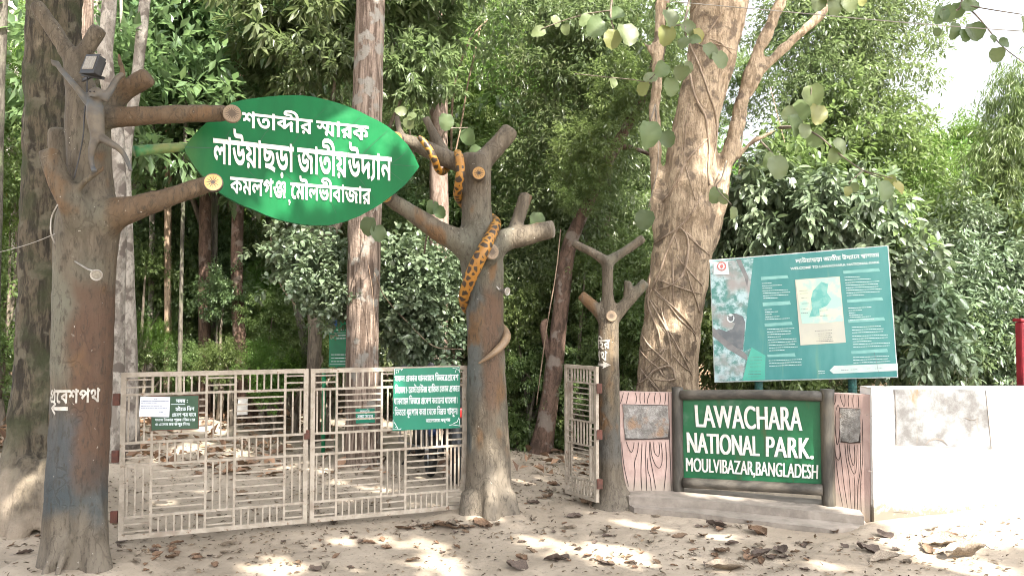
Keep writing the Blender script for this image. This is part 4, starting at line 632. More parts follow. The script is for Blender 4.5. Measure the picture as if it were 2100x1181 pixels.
stroke(bm, [(380, 302), (440, 304), (520, 310), (620, 322), (740, 332), (856, 342)], pl, [2.2, 1.8, 1.6, 1.4, 1.2, 0.9])
for a, b, c in (((455, 304), (470, 270), (505, 236)), ((520, 310), (545, 272), (600, 228)), ((585, 317), (615, 275), (668, 222)), ((655, 324), (690, 285), (740, 240)), ((730, 331), (760, 300), (795, 268)), ((470, 306), (500, 340), (540, 382)), ((550, 314), (590, 360), (645, 408)), ((630, 323), (665, 380), (690, 440)), ((700, 329), (740, 370), (770, 412)), ((780, 337), (805, 356), (826, 372)), ((800, 337), (822, 322), (838, 306))):
    stroke(bm, [a, b, c], pl, [1.5, 1.2, 0.6])
build('vein', bm, M_DKGREEN, TS, smooth=False)
bm = bmesh.new(); pl = lambda x, y: PS.hit(x, y, 0.009)
CQ = lambda *p: cropq(350, 170, 3.809, *p)
for txt, q in (('শ ত া ব্দ ী র', CQ((560, 230), (1108, 290), (560, 348), (1108, 403))), ('স্ম া র ক', CQ((1138, 295), (1546, 340), (1138, 405), (1546, 452))),
               ('ল া উ য় া ছ ড় া', CQ((333, 432), (962, 502), (333, 628), (962, 700))), ('জ া ত ী য়', CQ((990, 505), (1378, 545), (990, 700), (1378, 742))), ('উ দ য্ া ন', CQ((1385, 548), (1726, 582), (1385, 736), (1726, 766))),
               ('ক ম ল গ ঞ্জ', CQ((465, 733), (905, 773), (465, 860), (905, 905))), ('ে ম ৗ ল ভ ী ব া জ া র', CQ((938, 778), (1562, 828), (938, 905), (1562, 950)))):
    write(bm, txt.replace('ৗ', 'ৌ') if 'ৗ' not in FONT else txt, q, pl)
stroke(bm, CQ((925, 915), (930, 935), (925, 955)), pl, [3.5, 3.2, 1])
build('lettering', bm, M_WHITE, TS, smooth=False)
bm = bmesh.new(); P, Rr = smooth_path([PS.hit(392, 304, -0.06), PS.hit(360, 303, -0.05), PS.hit(320, 306, -0.03), PS.hit(276, 311, 0.0)], [0.036, 0.036, 0.037, 0.042], 5); tube(bm, P, Rr, 14)
M_STALK = m_plain('leaf stalk paint', (0.20, 0.22, 0.07), (0.02, 0.16, 0.05), 5, 0.6, 0.3)
build('leaf_stalk', bm, M_STALK, TS)

# ------------------------------------------------------------------ snake sculpture, one long body
k = NT('painted snake skin'); o = k.co(); vo = k.n('ShaderNodeTexVoronoi'); vo.feature = 'DISTANCE_TO_EDGE'; k.put(vo.inputs['Vector'], o); vo.inputs['Scale'].default_value = 16; vo.inputs['Randomness'].default_value = 0.8
blot = k.ramp(vo.outputs[0], 0.13, 0.18); z = k.sep(o)[2]
col = k.mix(k.ramp(k.noise(o, 7, 4, 0.6), 0.35, 0.65), (0.38, 0.185, 0.026), (0.28, 0.125, 0.02)); col = k.mix(blot, col, (0.035, 0.022, 0.014))
plain = k.mix(k.ramp(k.noise(o, 9, 5, 0.6), 0.35, 0.65), (0.24, 0.165, 0.10), (0.17, 0.115, 0.07))
col = k.mix(k.ramp(k.math('ADD', z, k.math('MULTIPLY', k.noise(o, 6, 3, 0.5), 0.1)), zz(640, 7), zz(655, 7)), col, plain)
k.bump(k.noise(o, 40, 3, 0.5), 0.25, 0.01); M_SNAKE = k.done(col, 0.45)
sp = [(858, 281, 5, 6.86), (868, 290, 8.5, 6.86), (880, 306, 9, 6.85), (891, 328, 9.5, 6.87), (899, 348, 9, 6.98), (910, 352, 9, 7.14), (926, 332, 9.5, 7.28), (938, 315, 10.5, 7.12), (943, 330, 11.5, 6.93), (944, 356, 12, 6.88), (940, 384, 11.5, 6.95), (940, 405, 11, 7.12), (962, 428, 12, 7.36), (996, 442, 13, 7.36), (1016, 456, 14, 7.18), (1011, 474, 15, 6.99), (994, 508, 17, 6.83), (974, 548, 18, 6.83), (958, 588, 16, 6.90), (951, 612, 13.5, 7.02), (958, 634, 12, 7.2), (985, 652, 12, 7.34), (1022, 668, 12, 7.30), (1038, 685, 11.5, 7.14), (1034, 702, 11, 7.02), (1018, 719, 9, 6.93), (1000, 733, 6, 6.91), (981, 745, 2, 6.92)]
sp = [(a, b, c * 0.80, d) for a, b, c, d in sp]; P, Rr = chain(sp); P, Rr = smooth_path(P, Rr, 8); bm = bmesh.new(); tube(bm, P, Rr, 16)
sn = build('snake_sculpture', bm, M_SNAKE)
tag(sn, 'yellow and black spotted snake sculpture wound round the middle concrete tree', 'sculpture')

# ------------------------------------------------------------------ monkey sculpture gripping the entrance pillar
M_MONK = m_plain('grey painted monkey', (0.130, 0.108, 0.080), (0.078, 0.066, 0.052), 9, 0.6, 0.3, c3=(0.07, 0.08, 0.09), s3=3)
bm = bmesh.new(); YM = 5.22
def blob(c, r, sc=(1, 1, 1)):
    g = bmesh.ops.create_icosphere(bm, subdivisions=2, radius=1.0)
    for v in g['verts']: v.co = Vector((v.co.x * r * sc[0], v.co.y * r * sc[1], v.co.z * r * sc[2])) + Vector(c)
for c in ([(196, 205, 12), (195, 222, 17.5), (196, 245, 17), (199, 268, 15), (199, 284, 13)],
          [(184, 214, 9), (160, 184, 7, 5.18), (138, 158, 6, 5.22), (124, 142, 5.5, 5.26), (116, 128, 5.5, 5.28)],
          [(212, 206, 9), (226, 186, 7.5, 5.22), (240, 162, 6.5, 5.26), (253, 152, 5.5, 5.28)],
          [(197, 284, 11), (190, 304, 8, 5.18), (187, 324, 6, 5.18), (190, 342, 5, 5.18), (194, 352, 6, 5.16)],
          [(206, 282, 10), (226, 294, 8, 5.18), (247, 308, 6, 5.20), (260, 328, 5, 5.22), (269, 352, 4, 5.24)]):
    P, Rr = chain(c, YM); P, Rr = smooth_path(P, Rr, 4); tube(bm, P, Rr, 12)
hc = at(198, 194, YM - 0.02); u1 = YM / F
blob(hc, 16 * u1, (1.05, 0.95, 0.95)); blob(hc + Vector((0.004, -0.035, -0.012)), 10.5 * u1, (1.05, 0.9, 0.85)); blob(hc + Vector((0.004, -0.062, -0.028)), 5.5 * u1, (1.2, 0.8, 0.7))
blob(hc + Vector((-0.056, 0.0, 0.005)), 4 * u1, (0.6, 0.8, 1.2)); blob(hc + Vector((0.058, 0.0, 0.005)), 4 * u1, (0.6, 0.8, 1.2))
hand = at(116, 128, 5.28)
for i in range(4):
    a = -0.5 + i * 0.42; tube(bm, [hand + Vector((0.012 * math.cos(a * 2), -0.006, 0.006 * i - 0.01)), hand + Vector((-0.026 + 0.004 * i, -0.028, 0.014 - 0.014 * i)), hand + Vector((-0.012 + 0.008 * i, -0.024, -0.024 - 0.004 * i))], [0.0075, 0.007, 0.005], 8)
mk = fuse('monkey_sculpture', bm, 0.0085, M_MONK, None, 2)
tag(mk, 'grey long-armed monkey sculpture climbing the thick entrance pillar', 'sculpture')
M_EYE = m_plain('dark eye paint', (0.02, 0.016, 0.014), rough=0.3, bump=0)
bm = bmesh.new(); 
for sx in (-1, 1): blob(hc + Vector((0.004 + sx * 0.014, -0.064, 0.000)), 0.0072, (1, 0.6, 0.8))
build('eye', bm, M_EYE, mk)
bm = bmesh.new(); tube(bm, [hc + Vector((-0.010, -0.079, -0.034)), hc + Vector((0.004, -0.082, -0.037)), hc + Vector((0.018, -0.079, -0.034))], [0.002, 0.003, 0.002], 6); build('mouth', bm, M_EYE, mk)

# ------------------------------------------------------------------ lamps and wires on the pillars
M_BLACK = m_plain('black metal', (0.015, 0.016, 0.018), rough=0.4, bump=0.05); M_STEEL = m_plain('dull steel', (0.45, 0.43, 0.40), (0.3, 0.28, 0.26), 20, 0.35, 0.1, metal=0.7)
M_LENS = m_plain('lamp lens', (0.28, 0.26, 0.22), (0.2, 0.185, 0.155), 60, 0.15, 0.1); M_CABLE = m_plain('pale cable', (0.34, 0.32, 0.29), rough=0.5, bump=0); M_BCABLE = m_plain('dark cable', (0.04, 0.04, 0.045), rough=0.5, bump=0)
fl = at(192, 136, 5.17)
TF = empty('floodlight', fl, 'black square floodlight with a pale glass fixed above the monkey', 'lamp')
Mx = Matrix.Rotation(R(-28), 3, 'Z') @ Matrix.Rotation(R(8), 3, 'Y') @ Matrix.Rotation(R(-14), 3, 'X')
bm = bmesh.new(); box(bm, fl, (0.135, 0.05, 0.125), Mx, 0.006); box(bm, fl + Mx @ Vector((0, -0.027, 0)), (0.145, 0.008, 0.137), Mx, 0.003)
for i in range(5): box(bm, fl + Mx @ Vector((-0.045 + i * 0.0225, 0.032, 0)), (0.006, 0.02, 0.10), Mx)
build('lamp_body', bm, M_BLACK, TF, smooth=False)
bm = bmesh.new(); box(bm, fl + Mx @ Vector((0, -0.0325, 0.006)), (0.108, 0.006, 0.092), Mx, 0.002); build('lamp_glass', bm, M_LENS, TF, smooth=False)
bm = bmesh.new(); bar(bm, fl + Vector((-0.075, 0.0, -0.055)), fl + Vector((0.06, 0.02, -0.075)), 0.02, 0.012, (0, -1, 0)); bar(bm, fl + Vector((-0.02, 0.02, -0.06)), at(170, 165, 5.38), 0.02, 0.02, (0, -1, 0)); build('bracket', bm, M_BLACK, TF, smooth=False)
def cable(name, pts, r, mat, label, sub=6):
    bm = bmesh.new(); P, _ = smooth_path(pts, None, sub); tube(bm, P, r, 6); return tag(build(name, bm, mat), label, 'cable')
cable('cable', [at(179, 150, 5.22), at(178, 190, 5.22), at(173, 235, 5.22), at(171, 275, 5.22), at(163, 320, 5.24), at(152, 365, 5.24)], 0.005, M_BCABLE, 'dark cable running down the entrance pillar beside the monkey')
cable('cable', [at(118, 420, 5.16), at(106, 445, 5.22), at(104, 475, 5.22), at(112, 500, 5.28)], 0.005, M_CABLE, 'pale loop of cable at the fork of the entrance pillar')
cable('wire', [at(112, 480, 5.27), at(70, 497, 5.62), at(20, 512, 6.2), at(-60, 530, 6.6)], 0.003, M_CABLE, 'thin pale wire going off sideways from the entrance pillar')
def spot(px, py, Y, aim, label):
    c = at(px, py, Y); T = empty('spotlight', c, label, 'lamp'); q = Vector(aim).to_track_quat('Z', 'Y').to_matrix()
    bm = bmesh.new(); rr = [(0.0, -0.05), (0.012, -0.05), (0.014, -0.02), (0.022, -0.015), (0.034, 0.03), (0.038, 0.034), (0.036, 0.04), (0.028, 0.032)]
    for i in range(len(rr) - 1):
        pass
    rings = [[bm.verts.new(c + q @ Vector((r * math.cos(a), r * math.sin(a), z))) for a in [2 * math.pi * j / 18 for j in range(18)]] for r, z in rr[1:]]
    for i in range(len(rings) - 1):
        for j in range(18): bm.faces.new((rings[i][j], rings[i][(j + 1) % 18], rings[i + 1][(j + 1) % 18], rings[i + 1][j]))
    bm.faces.new(rings[0][::-1]); build('lamp_body', bm, M_STEEL, T)
    bm = bmesh.new(); rings = [bm.verts.new(c + q @ Vector((0.029 * math.cos(2 * math.pi * j / 16), 0.029 * math.sin(2 * math.pi * j / 16), 0.031))) for j in range(16)]; bm.faces.new(rings); build('lamp_glass', bm, M_LENS, T)
    return T, c, q
T, c, q = spot(199, 562, 5.14, (0.35, -0.9, -0.25), 'small silver spotlight on a thin arm on the entrance pillar')
bm = bmesh.new(); tube(bm, [c + q @ Vector((0, 0, -0.05)), at(180, 552, 5.22), at(152, 535, 5.32), at(134, 522, 5.38)], 0.006, 8); build('lamp_arm', bm, M_STEEL, T)
T, c, q = spot(1034, 597, 6.98, (0.75, -0.6, -0.1), 'small grey spotlight on the side of the snake pillar')
bm = bmesh.new(); tube(bm, [c + q @ Vector((0, 0, -0.05)), at(1018, 588, 7.02), at(1014, 584, 7.06)], 0.008, 8); build('lamp_arm', bm, M_STEEL, T)
cable('wire', [at(1380, 4, 7.0), at(1560, 20, 6.9), at(1800, 42, 6.6), at(2000, 58, 6.4), at(2150, 68, 6.2)], 0.004, M_CABLE, 'thin overhead wire crossing in front of the tree tops')
cable('wire', [at(1376, 4, 7.0), at(1200, -40, 7.3)], 0.004, M_CABLE, 'short end of overhead wire leaving the top of view', 2)

# ------------------------------------------------------------------ gates
k = NT('dusty gate paint'); o = k.co(); f = k.noise(o, 12, 6, 0.65)
col = k.mix(k.ramp(f, 0.38, 0.62), (0.395, 0.345, 0.285), (0.29, 0.25, 0.20)); col = k.mix(k.ramp(k.noise(o, 22, 5, 0.7), 0.60, 0.68), col, (0.17, 0.105, 0.065)); col = k.mix(k.ramp(k.noise(o, 3, 3, 0.5), 0.60, 0.72), col, (0.24, 0.19, 0.15))
k.bump(k.noise(o, 60, 4, 0.6), 0.2, 0.004); M_GATE = k.done(col, 0.6, 0.35)
M_RUST = m_plain('rusty brown metal', (0.13, 0.045, 0.03), (0.08, 0.035, 0.025), 25, 0.7, 0.2)
def gate_leaf(label, A, B, zt, cols, rows, kinds, nv, nh, fw=0.036, bw=0.0125, hinge=0, name='metal_gate'):
    A, B = Vector(A), Vector(B); n = Vector(((B - A).y, -(B - A).x, 0)).normalized()
    if n.y > 0: n = -n
    H = zt - A.z; T = empty(name, (A + B) / 2, label, 'gate')
    pt = lambda u, v: Vector((A.x + (B.x - A.x) * u, A.y + (B.y - A.y) * u, A.z + (B.z - A.z) * u + H * (1 - v)))
    Lw = (B - A).length; eu = fw / 2 / Lw; ev = fw / 2 / H
    bm = bmesh.new()
    bar(bm, pt(eu, 0), pt(eu, 1), fw, 0.034, n); bar(bm, pt(1 - eu, 0), pt(1 - eu, 1), fw, 0.034, n)
    bar(bm, pt(2 * eu, ev), pt(1 - 2 * eu, ev), fw, 0.032, n); bar(bm, pt(2 * eu, 1 - ev), pt(1 - 2 * eu, 1 - ev), fw, 0.032, n)
    build('frame', bm, M_GATE, T, smooth=False)
    bm = bmesh.new()
    for v in rows[1:-1]: bar(bm, pt(2 * eu, v), pt(1 - 2 * eu, v), bw * 1.5, 0.024, n)
    for u in cols[1:-1]: bar(bm, pt(u, 2 * ev), pt(u, 1 - 2 * ev), bw * 1.5, 0.020, n)
    for j in range(len(rows) - 1):
        for i in range(len(cols) - 1):
            u0, u1, v0, v1 = cols[i], cols[i + 1], rows[j], rows[j + 1]
            if kinds[j][i] == 'h':
                m = nh[j]
                for q in range(1, m + 1):
                    v = v0 + (v1 - v0) * q / (m + 1); bar(bm, pt(u0 + eu * .5, v), pt(u1 - eu * .5, v), bw, 0.012, n)
            else:
                m = nv[i]
                for q in range(1, m + 1):
                    u = u0 + (u1 - u0) * q / (m + 1); bar(bm, pt(u, v0 + ev * .5), pt(u, v1 - ev * .5), bw, 0.014, n)
    build('lattice', bm, M_GATE, T, smooth=False)
    for v in (0.16, 0.5, 0.86):
        bm = bmesh.new(); p = pt(hinge, v) + (A - B).normalized() * (0.03 if hinge == 0 else -0.03)
        box(bm, p, (0.05, 0.03, 0.09), None, 0.004); build('hinge', bm, M_RUST, T, smooth=False)
    return T, pt, n
GA, GB = gp(242, 1107, 0.05), gp(956, 1041, 0.05); zt = at(245, 764, GA.y).z
def on_line(px):
    d = ray(px, 700); a, b = GA.to_2d(), (GB - GA).to_2d(); k_ = d.x / d.y
    t = (k_ * a.y - a.x) / (b.x - k_ * b.y); return GA + (GB - GA) * t
cols = [0, 0.158, 0.438, 0.592, 0.868, 1]; rows = [0, 0.135, 0.425, 0.56, 0.868, 1]
kd = ['hvhvh', 'vhvhv', 'hvhvh', 'vhvhv', 'hvhvh']; nv = [3, 6, 3, 6, 2]; nh = [2, 6, 2, 6, 2]
LA, ptA, nA = gate_leaf('wide lattice gate leaf carrying the small notice board and paper, beside the thick pillar', GA, on_line(633), zt, cols, rows, kd, nv, nh)
LB, ptB, nB = gate_leaf('wide lattice gate leaf carrying the bright green notice, beside the snake pillar', on_line(638), GB, zt - 0.002, cols, rows, kd, [3, 6, 3, 7, 4], nh, hinge=1)
bm = bmesh.new(); p = on_line(634); box(bm, Vector((p.x, p.y - 0.03, zz(893, p.y))), (0.045, 0.03, 0.05), None, 0.006); box(bm, Vector((p.x, p.y - 0.02, zz(893, p.y) + 0.035)), (0.03, 0.012, 0.03), None, 0.004)
tag(build('padlock', bm, M_RUST, smooth=False), 'rusty padlock where the two wide gate leaves meet', 'padlock')
EA, EB = gp(1161, 1010, 0.05), gp(1226, 1030, 0.05)
LC, ptC, nC = gate_leaf('narrow lattice gate standing open beside the slim exit pillar', EA, EB, zz(749, (EA.y + EB.y) / 2), [0, 0.2, 0.78, 1], [0, 0.13, 0.42, 0.60, 0.86, 1], ['hvh', 'vhv', 'hvh', 'vhv', 'hvh'], [2, 5, 2], [3, 6, 3, 7, 3], 0.032, 0.0095, hinge=1)

# ------------------------------------------------------------------ notices on the gates
PG = vplane(GA, GB, 0.022)
def plate(name, label, cat, plane, q, mat, th=0.006, parent=None, off=0.0):
    bm = bmesh.new(); slab(bm, [plane.hit(x, y, off + th) for x, y in q], plane.n, th)
    T = None
    if parent is None:
        c = plane.hit(sum(p[0] for p in q) / len(q), max(p[1] for p in q), off); T = empty(name, c, label, cat); parent = T; name = 'panel'
    build(name, bm, mat, parent, smooth=False); return T
M_TEALSIGN = m_plain('sea green sign paint', (0.002, 0.175, 0.105), (0.003, 0.150, 0.09), 4, 0.4, 0.05); M_PALE = m_plain('pale lettering', (0.70, 0.80, 0.82), rough=0.5, bump=0)
T = plate('notice_sign', 'bright sea-green notice with four lines of white Bengali writing on the gate', 'sign', PG, [(808, 756), (943, 752), (944, 877), (805, 883)], M_TEALSIGN)
bm = bmesh.new(); pl = lambda x, y: PG.hit(x, y, 0.010); CQ = lambda *p: cropq(800, 745, 8.144, *p)
for txt, q in (('স ক ল _ প্র ক া র _ য া ন ব া হ ন _ ি ভ ত ে র প্র ে ব শ', CQ((75, 212), (1142, 184), (75, 302), (1142, 283))),
               ('ি ন ে ষ ধ । * _ ে র স্ট হ া উ জ _ ব য্ ি ত ত _ ে ক া ন _ প্র ক া র', CQ((78, 397), (1165, 370), (78, 500), (1160, 468))),
               ('য া ন ব া হ ন _ ি ভ ত ে র _ প্র ে ব শ _ ক র া ে ন া _ য া ে ব ন া ।', CQ((62, 582), (1130, 562), (65, 685), (1130, 662))),
               ('* _ ি ভ ত ে র _ ধ ূ ম প া ন _ ক র া _ ে থ ে ক _ ি ব র ত _ থ া ক ু ন ।', CQ((48, 768), (1142, 746), (48, 872), (1142, 848))),
               ('আ ে দ শ ক্র ে ম : _ ক ত ৃ প ক্ষ', CQ((596, 930), (1005, 915), (600, 985), (1005, 968)))):
    write(bm, txt, q, pl)
for s in (CQ((75, 190), (75, 95), (90, 85), (215, 92), (185, 120)), CQ((105, 165), (98, 110), (150, 108), (130, 160)), CQ((1045, 78), (1150, 66), (1158, 150)), CQ((1090, 150), (1105, 95), (1150, 110)), CQ((50, 935), (48, 1100), (180, 1100), (182, 1080)), CQ((70, 980), (130, 1085), (90, 1060)), CQ((985, 1030), (1040, 1020), (1165, 1040), (1158, 920)), CQ((1060, 1000), (1120, 975), (1150, 900))):
    stroke(bm, s, pl, 1.3)
build('lettering', bm, M_PALE, T, smooth=False)
M_DSIGN = m_plain('dark green chalk board', (0.018, 0.062, 0.030), (0.03, 0.075, 0.04), 6, 0.6, 0.05)
T = plate('notice_board', 'small dark green board with hand-painted white Bengali words, half under a paper', 'sign', PG, [(309, 812), (408, 810), (407, 879), (310, 883)], M_DSIGN)
bm = bmesh.new(); CQ = lambda *p: cropq(270, 790, 11.81, *p); pl = lambda x, y: PG.hit(x, y, 0.010)
for txt, q in (('স ম য় _ :', CQ((1070, 335), (1365, 335), (1070, 415), (1365, 415))), ('হ ই ে ত _ ি ব শ', CQ((1060, 535), (1520, 530), (1060, 615), (1520, 610))), ('প্র ে ব শ _ প ত্র _ য া ে ব', CQ((975, 675), (1560, 668), (975, 750), (1560, 745))),
               ('ফ র ম _ ট া ক া র _ প ূ র ব । _ ি ত ন । _ ে র', CQ((570, 805), (1540, 800), (570, 865), (1540, 860))), ('ও _ এ ে ল ন _ স ব _ ক প ূ র _ ি দ ন ।', CQ((565, 915), (1420, 912), (565, 975), (1420, 970)))):
    write(bm, txt, q, pl)
stroke(bm, CQ((950, 458), (1295, 458)), pl, 1.3); build('lettering', bm, M_PALE, T, smooth=False)
bm = bmesh.new()
for a, b in (((309, 812), (408, 810)), ((408, 810), (407, 879)), ((407, 879), (310, 883)), ((310, 883), (309, 812))): stroke(bm, [a, b], lambda x, y: PG.hit(x, y, 0.011), 1.6)
build('rim', bm, M_RUST, T, smooth=False)
M_PAPER = m_plain('printed paper', (0.72, 0.76, 0.84), (0.66, 0.70, 0.80), 6, 0.7, 0.05); M_INK = m_plain('blue grey ink', (0.16, 0.19, 0.30), rough=0.8, bump=0)
T = plate('paper_notice', 'white printed paper tied to the gate over the dark green board', 'paper', PG, [(288, 813), (349, 814), (347, 855), (285, 854)], M_PAPER, 0.002, off=0.014)
rnd = random.Random(4)
def print_lines(bm, lines, place, h=1.0, gap=0.9, wl=(2.0, 6.0)):
    """illegible small print: short bars of word length"""
    for (x0, y0, x1, y1) in lines:
        L = math.hypot(x1 - x0, y1 - y0); t = 0
        while t < L - 1:
            wd = min(rnd.uniform(*wl), L - t); a = t / L; b = (t + wd) / L
            stroke(bm, [(x0 + (x1 - x0) * a, y0 + (y1 - y0) * a), (x0 + (x1 - x0) * b, y0 + (y1 - y0) * b)], place, h * rnd.uniform(0.8, 1.1)); t += wd + gap
bm = bmesh.new(); print_lines(bm, [(315, 818, 322, 818), (290, 822, 346, 822), (289, 827, 323, 827), (289, 832, 334, 832), (289, 837, 343, 837), (326, 845, 336, 845), (318, 848, 345, 848)], lambda x, y: PG.hit(x, y, 0.018), 1.2)
build('small_print', bm, M_INK, T, smooth=False)
# ------------------------------------------------------------------ low wall with the English name board
M_PINK = None
k = NT('pink plaster'); o = k.co(); f = k.noise(o, 6, 5, 0.6)
col = k.mix(k.ramp(f, 0.35, 0.65), (0.47, 0.345, 0.31), (0.39, 0.275, 0.245)); zp = k.sep(o)[2]
col = k.mix(k.ramp(k.math('ADD', zp, k.math('MULTIPLY', f, -0.3)), 0.12, -0.05), col, (0.36, 0.30, 0.25)); k.bump(k.noise(o, 40, 4, 0.6), 0.2, 0.005); M_PINK = k.done(col, 0.75)
M_GRAIN = m_plain('dark wood grain paint', (0.035, 0.022, 0.018), rough=0.7, bump=0)
M_CEMENT = m_plain('bare cement', (0.30, 0.29, 0.275), (0.16, 0.15, 0.14), 14, 0.85, 0.8, 0.02, c3=(0.26, 0.17, 0.11), s3=6)
M_LOG = m_plain('grey painted log', (0.078, 0.070, 0.057), (0.042, 0.038, 0.032), 18, 0.6, 0.4, 0.01, (1, 1, 0.25), c3=(0.12, 0.10, 0.07), s3=4)
M_LOGH = m_plain('grey painted beam', (0.085, 0.076, 0.063), (0.042, 0.038, 0.032), 18, 0.6, 0.4, 0.01, (0.3, 1, 1), c3=(0.14, 0.12, 0.095), s3=3)
WZ = 0.10
wa, wb = gp(1262, 1007, WZ), gp(1390, 1005, WZ); wc = gp(1698, 1034, WZ); wd_ = gp(1784, 1073, 0.0)
TW = empty('name_wall', ((wa.x + wd_.x) / 2, wb.y, 0), 'low pink wall with painted wood grain and log frame holding the English park name', 'wall')
# left and right grain panels
PP1 = vplane(wa, wb); PP2 = vplane(wc, wd_)
bm = bmesh.new(); slab(bm, [PP1.hit(1264, 803), PP1.hit(1388, 806), PP1.hit(1388, 1012), PP1.hit(1264, 1022)], PP1.n, 0.12); build('grain_panel', bm, M_PINK, TW, smooth=False)
bm = bmesh.new(); slab(bm, [PP2.hit(1700, 806), PP2.hit(1784, 809), PP2.hit(1784, 1078), PP2.hit(1700, 1052)], PP2.n, 0.12); build('grain_panel', bm, M_PINK, TW, smooth=False)
CW = lambda *p: cropq(1250, 780, 3.809, *p)
def grain(pl, lines, name='wood_grain'):
    bm = bmesh.new()
    for L in lines:
        P, _ = smooth_path([(x, y, 0) for x, y in CW(*L)], None, 5); stroke(bm, [(p.x, p.y) for p in P], pl, [0.5] + [1.3] * (len(P) - 2) + [0.5])
    build(name, bm, M_GRAIN, TW, smooth=False)
grain(lambda x, y: PP1.hit(x, y, 0.004), [
    [(110, 92), (95, 150), (82, 185)], [(150, 92), (140, 140), (132, 180)], [(200, 92), (212, 140), (205, 180)], [(240, 92), (238, 150), (244, 180)], [(272, 92), (276, 140), (270, 182)], [(318, 92), (300, 140), (296, 182)], [(360, 92), (352, 140), (356, 182)], [(392, 92), (398, 140), (392, 185)], [(440, 92), (436, 150), (430, 185)], [(462, 92), (466, 300), (470, 480), (478, 700), (482, 860)],
    [(95, 478), (105, 600), (120, 700), (150, 830)], [(130, 476), (150, 530), (172, 560), (188, 520), (192, 478)], [(228, 478), (218, 560), (196, 640), (200, 720), (190, 860)], [(255, 478), (250, 600), (246, 720), (252, 860)], [(287, 478), (282, 600), (286, 720), (290, 865)], [(312, 478), (318, 600), (340, 720), (362, 850)], [(295, 600), (300, 700), (318, 760), (328, 860)], [(345, 478), (352, 560), (382, 590), (392, 540), (386, 478)], [(320, 478), (330, 580), (360, 660), (390, 682), (410, 640), (412, 560), (402, 478)], [(438, 478), (446, 620), (440, 720), (425, 860)]])
grain(lambda x, y: PP2.hit(x, y, 0.004), [
    [(1745, 110), (1750, 300), (1760, 520), (1790, 800), (1822, 985)], [(1768, 110), (1765, 160), (1748, 220), (1755, 330), (1775, 500)], [(1800, 110), (1812, 160), (1830, 205)], [(1836, 110), (1840, 160), (1836, 205)], [(1868, 110), (1864, 160), (1870, 208)], [(1905, 110), (1900, 160), (1905, 210)], [(1940, 110), (1946, 170), (1942, 215)],
    [(1758, 480), (1766, 580), (1785, 620), (1800, 590), (1796, 490)], [(1800, 540), (1815, 660), (1830, 800), (1860, 1000)], [(1838, 490), (1850, 620), (1870, 740), (1890, 1015)], [(1870, 490), (1880, 580), (1902, 660), (1915, 620), (1912, 500)], [(1858, 490), (1868, 620), (1900, 715), (1920, 720), (1930, 640), (1935, 500)], [(1960, 490), (1958, 700), (1940, 820), (1935, 1030)], [(1975, 300), (1978, 600), (1962, 800), (1966, 1050)], [(1910, 740), (1916, 850), (1912, 1020)], [(1765, 250), (1785, 190), (1800, 260), (1796, 420), (1780, 500), (1768, 420), (1765, 250)]])
for q, pln in (([(1278, 829), (1370, 831), (1372, 900), (1281, 902)], PP1), ([(1722, 836), (1763, 838), (1764, 908), (1723, 907)], PP2)):
    bm = bmesh.new()
    a = []
    for i in range(4):
        (x0, y0), (x1, y1) = q[i], q[(i + 1) % 4]
        for t in range(7): a.append(pln.hit(x0 + (x1 - x0) * t / 7 + rnd.uniform(-.9, .9), y0 + (y1 - y0) * t / 7 + rnd.uniform(-.9, .9), 0.010))
    slab(bm, a, pln.n, 0.012); build('cement_patch', bm, M_CEMENT, TW, smooth=False)
    bm = bmesh.new()
    stroke(bm, [(q[0][0] - 1, q[0][1]), (q[1][0], q[1][1])], lambda x, y: pln.hit(x, y, 0.013), 1.2)
    stroke(bm, [(q[3][0] + 2, q[3][1] - 12), (q[3][0] + 2, q[3][1] - 2), ((q[3][0] + q[2][0]) / 2, q[2][1] + 0), (q[2][0] - 1, q[2][1] - 2), (q[2][0], q[2][1] - 22)], lambda x, y: pln.hit(x, y, 0.013), [0.5, 4, 1.5, 5, 0.8]); build('broken_edge', bm, M_GRAIN, TW, smooth=False)
# log posts and beams
def log_obj(name, P, r, mat, seg=18, sub=6, wob=0.06):
    bm = bmesh.new(); Q, Rr = smooth_path(P, r, sub); tube(bm, Q, Rr, seg, wob=wob, wfreq=7); return build(name, bm, mat, TW)
p0 = Vector((wb.x, wb.y - 0.02, 0)); p1_ = Vector((wc.x, wc.y - 0.02, 0))
z0 = at(1390, 794, p0.y).z; z1 = at(1697, 798, p1_.y).z
log_obj('log_post', [p0 + Vector((0, 0, 0.05)), p0 + Vector((0, 0, 0.6)), p0 + Vector((0, 0, z0))], [0.054, 0.052, 0.054], M_LOG)
log_obj('log_post', [p1_ + Vector((0, 0, 0.05)), p1_ + Vector((0, 0, 0.6)), p1_ + Vector((0, 0, z1))], [0.060, 0.058, 0.060], M_LOG)
PB = vplane(p0, p1_, -0.01); PB2 = vplane(p0, p1_, 0.0)
log_obj('log_beam', [PB2.hit(1397, 810, 0.02), PB2.hit(1540, 808.5, 0.02), PB2.hit(1686, 812, 0.02)], [0.047, 0.044, 0.047], M_LOGH)
log_obj('log_beam', [PB2.hit(1402, 989, 0.02), PB2.hit(1540, 996, 0.02), PB2.hit(1688, 1004, 0.02)], [0.048, 0.047, 0.050], M_LOGH)
bm = bmesh.new(); slab(bm, [PB.hit(1394, 800), PB.hit(1690, 804), PB.hit(1692, 1006), PB.hit(1396, 992)], PB.n, 0.05)
k = NT('green board paint'); o = k.co(); f = k.noise(o, 4, 5, 0.6)
